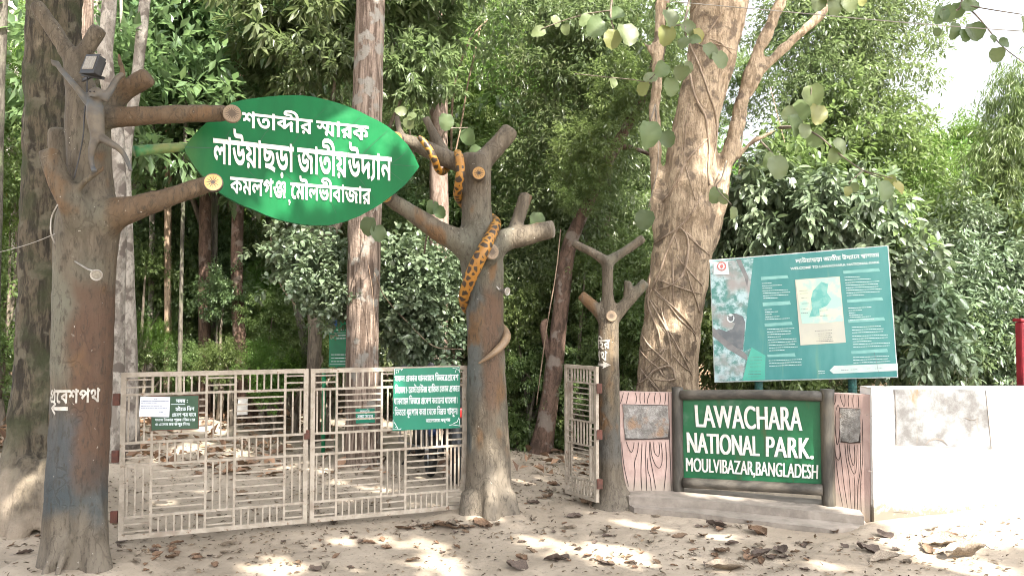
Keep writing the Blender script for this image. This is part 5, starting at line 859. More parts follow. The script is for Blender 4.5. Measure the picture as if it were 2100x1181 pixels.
col = k.mix(k.ramp(f, 0.35, 0.68), (0.006, 0.110, 0.040), (0.016, 0.135, 0.055)); col = k.mix(k.ramp(k.noise(k.map(o, (1, 1, 0.15)), 12, 5, 0.6), 0.60, 0.72), col, (0.045, 0.10, 0.035)); col = k.mix(k.ramp(k.noise(o, 3, 4, 0.6), 0.6, 0.72), col, (0.06, 0.165, 0.095))
k.bump(k.noise(o, 25, 3, 0.5), 0.15, 0.01); build('name_panel', bm, k.done(col, 0.45), TW, smooth=False)
bm = bmesh.new(); bs = bmesh.new(); pl = lambda x, y: PB.hit(x, y, 0.010); pls = lambda x, y: PB.hit(x + 0.9, y + 0.9, 0.004)
for txt, q, sp in (('LAWACHARA', CW((668, 180), (1500, 197), (680, 362), (1502, 391)), 1.0), ('NATIONAL', CW((606, 393), (1166, 426), (612, 560), (1169, 590)), 1.0), ('PARK.', CW((1226, 425), (1590, 440), (1226, 592), (1590, 612)), 1.05), ('MOULVIBAZAR,BANGLADESH', CW((598, 595), (1628, 652), (600, 706), (1625, 768)), 1.0)):
    
    ww = 0.8 if 'MOUL' in txt else 1.4
    for dx, dz in ((-ww, 0.0), (0.0, 0.0006), (ww, 0.0012)): write(bm, txt, [(x + dx, y) for x, y in q], lambda x, y: PB.hit(x, y, 0.010 + dz), True, 0.0, sp)
    write(bs, txt, q, pls, True, 0.0, sp)
build('lettering', bm, M_WHITE, TW, smooth=False); build('letter_edge', bs, M_DKGREEN, TW, smooth=False)
# the two broad steps in front
M_STEP = m_plain('dusty cement step', (0.30, 0.262, 0.225), (0.215, 0.187, 0.16), 7, 0.9, 0.5, 0.015, c3=(0.34, 0.30, 0.26), s3=3)
def step(pts, zt, name='step'):
    bm = bmesh.new(); A = []
    for i, p in enumerate(pts): A.append(Vector((p.x, p.y, zt)))
    a = []
    for i in range(len(A)):
        p, q = A[i], A[(i + 1) % len(A)]
        m = max(1, int((q - p).length / 0.12))
        for t in range(m):
            r = p.lerp(q, t / m); a.append(r + Vector((0, 0.012 * noise.noise(r * 6), 0.004 * noise.noise(r * 4))))
    slab(bm, a, (0, 0, 1), zt + 0.1); return build(name, bm, M_STEP, TW, smooth=False)
back = [Vector((wd_.x, wd_.y + 0.25, 0)), Vector((wc.x, wc.y + 0.2, 0)), Vector((wb.x, wb.y + 0.2, 0)), Vector((wa.x - 0.02, wa.y + 0.2, 0))]
step([gp(1290, 1018, WZ), gp(1440, 1026, WZ), gp(1620, 1043, WZ), gp(1772, 1058, WZ)] + back, WZ)
step([gp(1300, 1040, 0.03), gp(1430, 1052, 0.03), gp(1560, 1068, 0.03), gp(1700, 1084, 0.03), gp(1785, 1080, 0.03)] + back, 0.03)

# ------------------------------------------------------------------ white wall
TWW = empty('white_wall', (wd_.x + 1.6, wd_.y, 0), 'bright white painted low wall with a large bare cement patch', 'wall')
wz = at(1780, 795, wd_.y - 0.04).z; e0 = Vector((wd_.x + 0.015, wd_.y - 0.045, 0)); e1 = Vector((7.5, wd_.y + 0.05, 0))
k = NT('whitewash'); o = k.co(); f = k.noise(o, 5, 5, 0.6)
col = k.mix(k.ramp(f, 0.35, 0.7), (0.82, 0.81, 0.78), (0.74, 0.73, 0.70)); zp = k.sep(o)[2]; col = k.mix(k.ramp(k.math('ADD', zp, k.math('MULTIPLY', k.noise(o, 20, 4, 0.7), -0.35)), 0.10, -0.08), col, (0.16, 0.135, 0.105)); col = k.mix(k.math('MULTIPLY', k.ramp(k.noise(k.map(o, (1, 1, 0.12)), 7, 5, 0.65), 0.60, 0.72), 0.7), col, (0.30, 0.28, 0.25))
col = k.mix(k.ramp(k.math('SUBTRACT', zp, k.math('MULTIPLY', f, 0.03)), wz - 0.03, wz - 0.012), col, (0.50, 0.47, 0.42)); k.bump(k.noise(o, 25, 5, 0.6), 0.2, 0.008); M_WW = k.done(col, 0.8)
PW = vplane(e0, e1); bm = bmesh.new()
top = [Vector((e0.x + (e1.x - e0.x) * i / 40, e0.y + (e1.y - e0.y) * i / 40, wz + 0.006 * noise.noise(Vector((i * .7, 0, 0))))) for i in range(41)]
slab(bm, [Vector((e0.x, e0.y, -0.2))] + top + [Vector((e1.x, e1.y, -0.2))], PW.n, 0.22); build('wall_body', bm, M_WW, TWW, smooth=False)
bm = bmesh.new(); q = [(1832, 798), (2022, 798), (2034, 920), (1838, 912)]; a = []
for i in range(4):
    (x0, y0), (x1, y1) = q[i], q[(i + 1) % 4]
    for t in range(12): a.append(PW.hit(x0 + (x1 - x0) * t / 12 + rnd.uniform(-1, 1), y0 + (y1 - y0) * t / 12 + rnd.uniform(-1, 1), 0.004))
slab(bm, a, PW.n, 0.010)
k = NT('pale cement'); o = k.co(); f = k.noise(o, 5, 5, 0.65); px_ = k.sep(o)[0]
col = k.mix(k.ramp(f, 0.36, 0.64), (0.21, 0.216, 0.222), (0.095, 0.092, 0.09)); col = k.mix(k.ramp(k.noise(k.map(o, (1, 1, 0.25)), 8, 4, 0.6), 0.60, 0.72), col, (0.15, 0.11, 0.065)); k.bump(k.noise(o, 30, 4, 0.6), 0.4, 0.01)
build('cement_patch', bm, k.done(col, 0.85), TWW, smooth=False)
M_CRACK = m_plain('grey crack', (0.16, 0.14, 0.125), rough=0.9, bump=0)
bm = bmesh.new(); pl = lambda x, y: PW.hit(x, y, 0.008)
for s, wd2 in (([(1897, 913), (1906, 903), (1920, 899), (1934, 903), (1944, 913)], [1, 3, 3.5, 3, 1]), ([(1977, 856), (1985, 858), (1993, 861), (2003, 860)], [0.6, 2.5, 1.2, 2.0]), ([(1835, 800), (1838, 850), (1838, 912)], 1.6), ([(2022, 800), (2028, 860), (2034, 920)], 1.6), ([(1838, 912), (1880, 915), (1940, 917), (2034, 921)], [1, .6, 1.2, 1]),
              ([(1780, 965), (1800, 967)], 1.2), ([(1832, 1047), (1865, 1050)], 1.2), ([(1980, 980), (2060, 987)], 0.6), ([(2070, 984), (2072, 992)], 2), ([(1776, 851), (1790, 853)], .8), ([(1852, 967), (1855, 970)], 2), ([(1780, 909), (1838, 912)], .5), ([(2034, 921), (2110, 924)], .6)):
    stroke(bm, s, pl, wd2)
for i in range(46):
    x, y = rnd.uniform(2036, 2090), rnd.uniform(797, 828); stroke(bm, [(x, y), (x + rnd.uniform(1, 5), y + rnd.uniform(-1.5, 1.5))], pl, rnd.uniform(0.5, 1.3))
for i in range(24):
    x = rnd.uniform(1930, 2100); y = 1062 - (x - 1960) * 0.13 + rnd.uniform(-8, 4); stroke(bm, [(x, y), (x + rnd.uniform(-.5, .5), y + rnd.uniform(3, 14))], pl, rnd.uniform(0.4, 0.9))
build('crack', bm, M_CRACK, TWW, smooth=False)
# red painted post behind the white wall
rp = at(2100, 700, 7.25); M_RED = m_plain('red paint', (0.34, 0.025, 0.04), (0.25, 0.02, 0.03), 9, 0.4, 0.1)
bm = bmesh.new(); box(bm, (rp.x + 0.0, 7.25, 0.84), (0.105, 0.105, 1.72), None, 0.02); TR = empty('red_post', (rp.x, 7.25, 0), 'red painted square post standing behind the white wall at the picture edge', 'post'); build('shaft', bm, M_RED, TR, smooth=False)
bm = bmesh.new(); box(bm, (rp.x, 7.25, 1.715), (0.125, 0.125, 0.03), None, 0.008); build('post_cap', bm, M_RED, TR, smooth=False)

# ------------------------------------------------------------------ information board on two posts behind the wall
ba, bb = at(1460, 660, 8.35), at(1832, 660, 7.85); PI_ = vplane(ba, bb)
TI = empty('information_board', ((ba.x + bb.x) / 2, (ba.y + bb.y) / 2, 0), 'large tilted teal information board with a map and a gibbon picture behind the wall', 'sign')
M_TEAL = None
k = NT('faded teal print'); o = k.co(); f = k.noise(k.map(o, (1, 1, 0.3)), 3, 5, 0.6)
col = k.mix(k.ramp(f, 0.35, 0.68), (0.035, 0.205, 0.200), (0.075, 0.265, 0.255)); col = k.mix(k.ramp(k.noise(k.map(o, (1, 1, 0.1)), 9, 4, 0.6), 0.60, 0.74), col, (0.10, 0.27, 0.22)); M_TEAL = k.done(col, 0.35, 0.5)
M_EDGE = m_plain('pale metal edge', (0.55, 0.60, 0.58), rough=0.5, bump=0)
bq = [(1455, 533), (1822, 503), (1842, 774), (1465, 784)]
bm = bmesh.new(); slab(bm, [PI_.hit(*p) for p in bq], PI_.n, 0.03); build('board_frame', bm, M_EDGE, TI, smooth=False)
ins = lambda q, d: [(x + (d if i in (0, 3) else -d), y + (d if i < 2 else -d)) for i, (x, y) in enumerate(q)]
bm = bmesh.new(); slab(bm, [PI_.hit(x, y, 0.004) for x, y in ins(bq, 2.2)], PI_.n, 0.004); build('printed_face', bm, M_TEAL, TI, smooth=False)
CI = lambda *p: cropq(1440, 490, 3.809, *p)
def flat(name, polys, off, mat):
    for q in polys:
        bm = bmesh.new(); poly(bm, [PI_.hit(x, y, off) for x, y in CI(*q)]); bmesh.ops.recalc_face_normals(bm, faces=bm.faces[:]); build(name, bm, mat, TI, smooth=False)
k = NT('faded photo print'); o = k.co(); f = k.noise(o, 11, 6, 0.7); g = k.noise(o, 3, 3, 0.5)
col = k.mix(k.ramp(f, 0.42, 0.60), (0.07, 0.22, 0.20), (0.40, 0.54, 0.57)); col = k.mix(k.ramp(g, 0.5, 0.66), col, (0.30, 0.28, 0.27)); flat('photo_strip', [[(62, 178), (402, 152), (352, 560), (322, 880), (390, 850), (492, 912), (492, 1100), (102, 1112)]], 0.006, k.done(col, 0.4))
M_DK = m_plain('dark print', (0.10, 0.115, 0.13), (0.16, 0.17, 0.18), 12, 0.4, 0.0); M_BR = m_plain('grey brown print', (0.20, 0.20, 0.20), (0.14, 0.14, 0.15), 10, 0.4, 0.0)
flat('branch_picture', [[(80, 690), (150, 730), (350, 905), (352, 950), (200, 860), (85, 760)], [(262, 160), (300, 158), (362, 300), (352, 380), (330, 300)]], 0.008, M_BR)
flat('gibbon_picture', [[(196, 600), (235, 580), (275, 585), (318, 605), (336, 650), (330, 740), (318, 870), (270, 850), (190, 790), (100, 715), (130, 700), (190, 722), (240, 700), (258, 660), (215, 640)]], 0.010, M_DK)
ell = lambda cx, cy, rx, ry, n=16: [(cx + rx * math.cos(2 * math.pi * i / n), cy + ry * math.sin(2 * math.pi * i / n)) for i in range(n)]
M_PW = m_plain('pale print', (0.62, 0.70, 0.70), (0.50, 0.60, 0.60), 10, 0.4, 0.0); M_LT = m_plain('light teal print', (0.22, 0.46, 0.43), (0.16, 0.38, 0.36), 10, 0.4, 0.0)
flat('gibbon_face', [ell(222, 618, 30, 34)], 0.012, M_PW); flat('gibbon_face', [ell(224, 622, 20, 20), ell(206, 602, 8, 8), ell(238, 604, 8, 8)], 0.014, M_DK)
flat('text_tag', [[(385, 845), (495, 910), (490, 1100), (315, 1104), (352, 950)]], 0.012, m_plain('green teal print', (0.06, 0.36, 0.28), (0.08, 0.40, 0.31), 6, 0.4, 0.0))
flat('heading_bar', [[(458, 297), (665, 283), (675, 305), (460, 322)], [(472, 497), (685, 484), (693, 512), (474, 525)], [(487, 660), (698, 645), (707, 670), (489, 684)], [(508, 905), (722, 890), (730, 917), (512, 921)], [(1100, 250), (1380, 228), (1390, 252), (1105, 272)], [(1130, 475), (1405, 455), (1415, 478), (1135, 497)], [(1140, 630), (1420, 610), (1430, 635), (1143, 655)], [(1163, 875), (1445, 855), (1452, 882), (1167, 897)]], 0.007, M_LT)
k = NT('map print'); o = k.co(); f = k.noise(o, 6, 5, 0.65); col = k.mix(k.ramp(f, 0.45, 0.60), (0.36, 0.56, 0.50), (0.55, 0.60, 0.46)); M_MAP = k.done(col, 0.4)
flat('map_sheet', [[(725, 318), (1075, 292), (1123, 808), (768, 830)]], 0.008, m_plain('map paper', (0.52, 0.51, 0.42), (0.46, 0.46, 0.40), 4, 0.45, 0.0))
flat('map_print', [[(728, 322), (1072, 296), (1100, 640), (960, 655), (780, 662)]], 0.010, M_MAP)
flat('map_area', [[(865, 405), (930, 335), (985, 352), (975, 420), (1010, 470), (975, 520), (915, 545), (918, 600), (835, 610), (860, 540), (850, 470)]], 0.012, m_plain('map teal', (0.10, 0.36, 0.33), (0.20, 0.45, 0.41), 14, 0.4, 0.0))
flat('arrow_banner', [[(995, 1025), (1030, 990), (1528, 970), (1530, 1028), (1025, 1052)]], 0.008, m_plain('banner print', (0.46, 0.58, 0.55), (0.56, 0.62, 0.58), 8, 0.4, 0.0))
flat('emblem_paper', [[(92, 190), (200, 175), (212, 278), (88, 280)]], 0.010, M_PW)
M_REDP = m_plain('red print', (0.52, 0.16, 0.15), rough=0.5, bump=0)
bm = bmesh.new(); pl = lambda x, y: PI_.hit(x, y, 0.012); e = CI(*ell(152, 214, 32, 32, 24)); stroke(bm, e + [e[0]], pl, 2.2); e = CI(*ell(152, 214, 14, 15, 12)); poly(bm, [pl(*p) for p in e])
for i in range(12): 
    a = i * math.pi / 6; p = CI((152 + 22 * math.cos(a), 214 + 22 * math.sin(a)), (152 + 27 * math.cos(a), 214 + 27 * math.sin(a))); stroke(bm, p, pl, 1.2)
build('emblem', bm, M_REDP, TI, smooth=False)
bm = bmesh.new(); pl = lambda x, y: PI_.hit(x, y, 0.009)
write(bm, 'ল া উ য় া ছ ড় া _ জ া ত ী য় _ উ দ য্ া ে ন _ স্ব া গ ত ম', CI((728, 160), (1380, 110), (732, 190), (1384, 140)), pl); build('lettering', bm, M_PW, TI, smooth=False); bm = bmesh.new()
write(bm, 'WELCOME TO LAWACHARA NATIONAL PARK', CI((688, 222), (1385, 172), (690, 242), (1388, 190)), pl, True, 0.03)
build('lettering', bm, M_PW, TI, smooth=False)
L = []; BL = []
def text_blocks(place, h, mat):
    for a, b in zip(BL, BL[1:] + [len(L)]):
        bm = bmesh.new(); print_lines(bm, L[a:b], place, h, 0.6, (2, 5)); build('text_block', bm, mat, TI, smooth=False)
def block(x0, y0, w_, n, dy, sl=-0.045, skew=2.2, short=()):
    BL.append(len(L))
    for i in range(n):
        f = 0.45 + 0.1 * rnd.random() if i in short else rnd.uniform(0.88, 1.0); x = x0 + i * skew; L.append(tuple(c for p in CI((x, y0 + i * dy), (x + w_ * f, y0 + i * dy + w_ * f * sl)) for c in p))
block(466, 348, 165, 3, 19, short=(0, 2)); block(472, 405, 215, 4, 19.5, short=(3,)); block(488, 552, 110, 4, 19, short=(0, 2)); block(490, 628, 195, 1, 19); block(505, 706, 215, 4, 20, short=(3,)); block(515, 788, 235, 5, 21, short=(4,)); block(520, 950, 270, 3, 21)
block(1112, 300, 230, 2, 20, short=(0,)); block(1118, 342, 285, 6, 20, short=(5,)); block(1142, 540, 200, 1, 20); block(1144, 560, 110, 3, 18, short=(1,)); block(1152, 612, 190, 2, 20); block(1168, 690, 255, 3, 21); block(1172, 760, 300, 5, 21, short=(2,)); block(1178, 925, 300, 3, 21); block(905, 1032, 60, 2, 18)
text_blocks(pl, 1.15, M_PW)
L.clear(); BL.clear(); block(378, 925, 95, 4, 24, -0.02, -2); block(365, 1035, 100, 3, 20, -0.02, -4); block(880, 718, 150, 1, 15); block(905, 740, 110, 5, 15); block(890, 800, 150, 1, 15); block(760, 405, 70, 2, 22); block(775, 460, 60, 2, 45); block(770, 550, 60, 2, 30); block(920, 560, 70, 2, 40); block(1085, 1025, 60, 1, 10); block(1160, 1020, 60, 1, 10); block(1290, 1012, 25, 1, 10); block(1350, 1012, 60, 1, 10)
text_blocks(lambda x, y: PI_.hit(x, y, 0.014), 0.9, M_DK); bm = bmesh.new(); stroke(bm, CI((1342, 880), (1360, 950), (1378, 1045)), lambda x, y: PI_.hit(x, y, 0.014), 0.6); build('crack', bm, M_DK, TI, smooth=False)
M_MESHG = m_plain('green wire mesh', (0.02, 0.12, 0.10), (0.01, 0.05, 0.045), 60, 0.6, 0.3)
for px in (1556, 1748):
    p = PI_.hit(px, 790, -0.09); bm = bmesh.new(); tube(bm, [(p.x, p.y, -0.1), (p.x, p.y, zz(560, p.y))], 0.042, 10); 
    for i in range(30):
        z = 0.3 + i * 0.03
        tube(bm, [(p.x + 0.045 * math.cos(a), p.y + 0.045 * math.sin(a), z) for a in [j * math.pi / 5 for j in range(11)]], 0.003, 4, False)
    build('post', bm, M_MESHG, TI)
# ------------------------------------------------------------------ bark and leaf materials
B_MOSSY = m_bark('mossy grey bark', (0.108, 0.090, 0.064), (0.032, 0.027, 0.020), (0.042, 0.047, 0.024), 17, 5, 1.0, (0.118, 0.106, 0.078), (0.26, 0.215, 0.165))
B_TEAK = m_bark('stringy pinkish bark', (0.265, 0.205, 0.165), (0.095, 0.068, 0.052), None, 20, 12, 1.0, (0.22, 0.205, 0.18))
B_PALE = m_bark('pale blotched bark', (0.34, 0.31, 0.27), (0.20, 0.175, 0.15), None, 9, 2, 0.4, (0.12, 0.10, 0.085))
B_RED = m_bark('reddish flaky bark', (0.165, 0.105, 0.080), (0.080, 0.052, 0.040), None, 13, 3, 0.8, (0.21, 0.16, 0.135))
B_LEAN = m_bark('red brown leaning bark', (0.155, 0.100, 0.075), (0.075, 0.050, 0.038), None, 13, 3, 0.8, (0.20, 0.165, 0.14))
B_DARK = m_bark('dark slim bark', (0.15, 0.135, 0.11), (0.07, 0.06, 0.05), (0.09, 0.10, 0.06), 12, 5, 0.6)
B_TAN = m_bark('tan smooth bark', (0.37, 0.275, 0.20), (0.22, 0.155, 0.11), None, 10, 5, 0.5)
B_FIG = m_bark('smooth fig bark', (0.39, 0.305, 0.215), (0.23, 0.172, 0.118), None, 13, 4, 1.0, (0.145, 0.11, 0.08))
B_ROOT = m_bark('strangling root bark', (0.34, 0.265, 0.20), (0.22, 0.165, 0.12), None, 14, 5, 0.5)
B_TWIG = m_bark('grey twig bark', (0.22, 0.185, 0.145), (0.12, 0.10, 0.08), None, 14, 4, 0.4)
L_DARK = m_leaf('dark glossy leaf', (0.070, 0.100, 0.046), (0.165, 0.200, 0.098), (0.20, 0.17, 0.03), 0.27, 0.42, 0.975)
L_MID = m_leaf('mid green leaf', (0.078, 0.120, 0.042), (0.175, 0.230, 0.085), (0.26, 0.25, 0.04), 0.29, 0.46, 0.96)
L_BLUE = m_leaf('bluish green leaf', (0.066, 0.112, 0.052), (0.155, 0.220, 0.100), (0.16, 0.22, 0.05), 0.29, 0.46, 0.98)
L_LIGHT = m_leaf('light yellow green leaf', (0.055, 0.120, 0.020), (0.140, 0.230, 0.045), (0.32, 0.30, 0.05), 0.42, 0.40, 0.95)
L_GREY = m_leaf('sky sheen grey green leaf', (0.080, 0.120, 0.070), (0.175, 0.225, 0.135), (0.22, 0.20, 0.06), 0.36, 0.20, 0.97)  # grey raised in the base colour to stand for reflected sky
L_TEAK = m_leaf('large teak leaf', (0.070, 0.110, 0.042), (0.165, 0.205, 0.085), (0.215, 0.20, 0.04), 0.5, 0.34, 0.88)
# ------------------------------------------------------------------ foliage meshes shared between trees
G = {}
def proto(key, mat, n, *a, **kw):
    G[key] = []
    for i in range(n):
        me = crown('foliage', hash_(key) + i * 17, *a, **kw); me.materials.append(mat); G[key].append(me)
def hash_(s): return sum(ord(c) * (i + 3) for i, c in enumerate(s)) % 9973
proto('lance', L_DARK, 3, (1.5, 1.5, 1.2), 160, 17, 0.22, 0.060, 'lance', 0.10, 0.45, 0.32)
proto('dense', L_DARK, 3, (1.5, 1.5, 1.4), 480, 16, 0.115, 0.036, 'rhomb', 0.16, 0.4, 0.25)
proto('mid', L_MID, 3, (1.6, 1.6, 1.4), 340, 15, 0.14, 0.056, 'rhomb', 0.16, 0.35, 0.32)
proto('blue', L_BLUE, 3, (1.7, 1.7, 1.5), 290, 15, 0.165, 0.066, 'rhomb', 0.17, 0.35, 0.34)
proto('fine', L_LIGHT, 2, (1.6, 1.6, 1.3), 620, 18, 0.085, 0.028, 'rhomb', 0.18, 0.3, 0.22)
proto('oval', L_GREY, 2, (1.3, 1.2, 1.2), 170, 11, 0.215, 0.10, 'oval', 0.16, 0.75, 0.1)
proto('ovalmid', L_MID, 2, (1.3, 1.2, 1.2), 170, 11, 0.21, 0.085, 'oval', 0.16, 0.7, 0.1)
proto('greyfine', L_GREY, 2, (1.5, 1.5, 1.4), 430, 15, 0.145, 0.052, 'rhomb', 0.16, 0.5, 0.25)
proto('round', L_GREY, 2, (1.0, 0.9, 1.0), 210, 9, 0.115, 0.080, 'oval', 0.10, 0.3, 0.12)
proto('bamboo', L_MID, 2, (1.3, 1.3, 1.5), 380, 15, 0.19, 0.026, 'rhomb', 0.16, 0.9, 0.15, hang=0.8)
proto('litbush', L_LIGHT, 1, (0.9, 0.9, 1.0), 170, 10, 0.12, 0.075, 'oval', 0.11, 0.3, 0.15)
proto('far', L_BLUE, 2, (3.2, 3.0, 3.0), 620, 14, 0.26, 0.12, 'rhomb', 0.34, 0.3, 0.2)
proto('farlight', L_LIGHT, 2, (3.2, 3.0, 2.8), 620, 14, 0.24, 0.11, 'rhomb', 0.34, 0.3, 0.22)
rt = random.Random(11)
def put_crown(key, c, s, parent, i=None, name='crown'):
    me = G[key][(rt.randrange(len(G[key])) if i is None else i) % len(G[key])]
    o = bpy.data.objects.new(name, me); COL.objects.link(o)
    o.location = Vector(c) - (parent.location if parent else Vector()); o.rotation_euler = (rt.uniform(-.25, .25), rt.uniform(-.25, .25), rt.uniform(0, 6.28))
    o.scale = s if hasattr(s, '__len__') else (s, s, s); o.parent = parent; return o
def tree(name, label, trunk, mat, crowns=(), group=None, cat='tree', seg=14, wob=0.12, limbs_=(), fusev=None, sub=6):
    """trunk = [(px, py, r_px[, Y])] from the foot up, crowns = (kind, px, py, Y, scale)"""
    Y = trunk[0][3]; P, Rr = chain([(q[0], q[1], q[2], q[3] if len(q) > 3 else Y) for q in trunk]); P, Rr = smooth_path(P, Rr, sub)
    base = Vector((P[0].x, P[0].y, 0)); T = empty(name, base, label, cat, group)
    bm = bmesh.new(); tube(bm, P, Rr, seg, wob=wob, wfreq=2.2, seed=rt.uniform(0, 50)); build('trunk', bm, mat, T)
    if limbs_:
        for L in limbs_:
            bm = bmesh.new(); P2, R2 = chain([(q[0], q[1], q[2], q[3] if len(q) > 3 else Y) for q in L]); P2, R2 = smooth_path(P2, R2, 4); tube(bm, P2, R2, 8, wob=0.1, wfreq=4); build('limb', bm, mat, T)
    for key, px, py, Yc, s in crowns: put_crown(key, at(px, py, Yc), s, T)
    return T
def foot(px, Y): return 660 + 1.75 * F / Y       # photo row where a trunk at depth Y meets the ground

# --- the big mossy tree behind the entrance pillar
YB = 6.9
T = empty('large_tree', (at(78, 900, YB).x, YB, 0), 'massive mossy grey-brown tree trunk behind the thick entrance pillar', 'tree')
bm = bmesh.new()
limbs(bm, [[(62, 1110, 92), (66, 1070, 80), (72, 1000, 70), (80, 900, 61), (86, 780, 54), (90, 640, 50), (95, 480, 49), (101, 320, 50), (107, 160, 52), (112, 0, 52), (116, -200, 50)],
           [(34, 940, 24, 6.7), (6, 1050, 28, 6.5), (-30, 1160, 22, 6.35)], [(60, 940, 22, 6.65), (46, 1050, 24, 6.45), (28, 1170, 18, 6.3)], [(100, 940, 24, 6.65), (110, 1050, 28, 6.5), (124, 1170, 20, 6.4)], [(128, 960, 20, 6.9), (154, 1150, 22, 6.85)]], YB, 24)
big = fuse('trunk', bm, 0.034, B_MOSSY, T, 5, 0.020, 6)

# --- the fig-wrapped giant in the middle
YF = 9.3
T = empty('fig_tree', (at(1370, 800, YF).x, YF, 0), 'huge pale tree wrapped in a net of strangling roots behind the pink wall', 'tree')
bm = bmesh.new(); main = [(1362, 1000, 84), (1366, 900, 72), (1368, 800, 63), (1374, 700, 60), (1386, 600, 60), (1402, 500, 61), (1412, 420, 60), (1417, 340, 52), (1424, 270, 47), (1438, 200, 45), (1458, 127, 48), (1470, 42, 56), (1482, -60, 58), (1500, -260, 52)]
limbs(bm, [main,
    [(1362, 560, 20), (1352, 487, 15), (1346, 381, 12.5), (1343, 296, 12), (1343, 212, 12), (1350, 127, 12), (1354, 42, 12), (1362, -60, 12), (1372, -220, 10)],
    [(1440, 500, 30), (1466, 430, 24), (1481, 360, 17.5), (1505, 280, 15.5), (1524, 203, 14.5), (1555, 106, 13), (1598, 13, 12), (1640, -120, 11)],
    [(1520, 225, 12), (1536, 186, 11), (1566, 140, 10.5), (1629, 80, 10), (1680, 34, 9), (1735, -40, 8)],
    [(1490, 340, 8), (1515, 318, 6.5), (1545, 290, 6), (1566, 280, 5.5), (1598, 262, 3.5)], [(1570, 278, 3.5), (1590, 282, 2.6), (1640, 292, 2)],
    [(1340, 88, 5), (1334, 110, 5.5), (1322, 90, 4.5), (1300, 70, 3.5)]], YF, 24)
fig = fuse('trunk', bm, 0.036, B_FIG, T, 4, 0.022, 5)
fig_bvh = bvh_of(fig)
CF = lambda *p: cropq(1280, 440, 3.19, *p)
roots = [  # (points in the enlarged crop, width)
    ([(430, -10), (400, 40), (355, 90), (310, 120), (195, 190)], 7), ([(355, 90), (330, 130), (300, 200), (270, 270), (240, 360), (205, 440), (185, 490)], 8), ([(370, 85), (405, 130), (420, 200), (412, 280), (390, 380), (350, 435), (310, 460), (230, 490)], 9), ([(330, 140), (345, 190), (350, 240)], 5), ([(420, 140), (470, 190), (555, 265)], 6),
    ([(320, 230), (318, 330), (322, 440), (320, 520), (335, 620)], 6), ([(300, 250), (312, 330), (318, 460)], 5), ([(215, 425), (300, 455), (400, 490), (505, 520)], 6), ([(410, 350), (450, 400), (510, 465)], 6), ([(410, 370), (440, 480), (470, 560), (492, 640)], 6), ([(340, 260), (380, 320), (410, 340)], 4),
    ([(185, 490), (165, 540), (165, 600), (195, 690), (230, 780), (240, 870)], 9), ([(190, 480), (260, 550), (340, 620), (420, 710), (465, 780)], 7), ([(200, 510), (290, 590), (360, 680), (450, 770), (470, 830)], 6), ([(170, 560), (220, 650), (280, 760), (300, 850), (310, 960)], 9), ([(240, 600), (270, 720), (330, 830), (400, 960), (440, 1050)], 7), ([(250, 740), (340, 860), (430, 970)], 5), ([(180, 560), (240, 640), (300, 780), (350, 900)], 5),
    ([(180, 330), (170, 430), (160, 540), (150, 640), (120, 710)], 7), ([(130, 690), (150, 650), (165, 620)], 5), ([(115, 780), (160, 850), (220, 910), (300, 990), (340, 1060)], 7), ([(95, 870), (150, 940), (220, 1000), (260, 1060)], 7), ([(80, 1110), (140, 1080), (200, 1020), (280, 990), (320, 1010), (335, 1080)], 9), ([(90, 980), (150, 1060), (200, 1110)], 7), ([(250, 880), (210, 940), (150, 1010), (100, 1070)], 6), ([(230, 960), (180, 1040), (150, 1110)], 7), ([(160, 900), (130, 960), (110, 1060), (100, 1120)], 6), ([(270, 880), (240, 930), (190, 980), (140, 1060)], 5), ([(200, 1080), (280, 1085), (330, 1075)], 6), ([(110, 890), (200, 880), (280, 880)], 5), ([(320, 920), (380, 990), (440, 1030)], 6), ([(180, 1100), (210, 1130), (230, 1160)], 7), ([(120, 720), (100, 800), (90, 900), (85, 1000)], 6)]
roots = [(CF(*p), w_) for p, w_ in roots]
C3 = lambda *p: cropq(1100, 0, 2.361, *p)
roots += [(C3((720, 170), (735, 260), (745, 350), (770, 470), (815, 560), (828, 640), (835, 730), (830, 830), (835, 900)), 10), (C3((745, 215), (790, 320), (830, 440), (865, 560), (870, 680), (850, 800)), 8), (C3((830, 670), (780, 720), (720, 790), (690, 860), (650, 930), (612, 975)), 7), (C3((760, 480), (735, 560), (722, 650), (715, 780), (690, 880), (620, 980)), 4), (C3((740, 500), (715, 600), (705, 740), (660, 900)), 4), (C3((715, 780), (745, 880), (770, 970)), 4), (C3((800, 950), (740, 1050), (690, 1100), (600, 1160)), 7), (C3((690, 1100), (740, 1140), (780, 1180)), 6), (C3((860, 210), (920, 230), (980, 250)), 4), (C3((840, 190), (900, 215), (970, 290)), 4), (C3((900, 60), (860, 120), (830, 160)), 6), (C3((775, 25), (755, 50), (730, 70)), 4)]
for p, w_ in roots:
    Q, _ = smooth_path([(x, y, 0) for x, y in p], None, 5); W_ = []
    for q in Q:
        d = ray(q.x, q.y); h = fig_bvh.ray_cast(CAM, d.normalized())
        if h[0] is not None: W_.append(h[0] + h[1] * (w_ * 0.0008))
    if len(W_) < 3: continue
    bm = bmesh.new(); r = w_ * 0.5 / 3.19 * YF / F * 1.7; tube(bm, W_, [r * (0.6 + 0.4 * math.sin(math.pi * (i + 1) / (len(W_) + 1))) for i in range(len(W_))], 7, wob=0.2, wfreq=12); build('strangling_root', bm, B_ROOT, T)

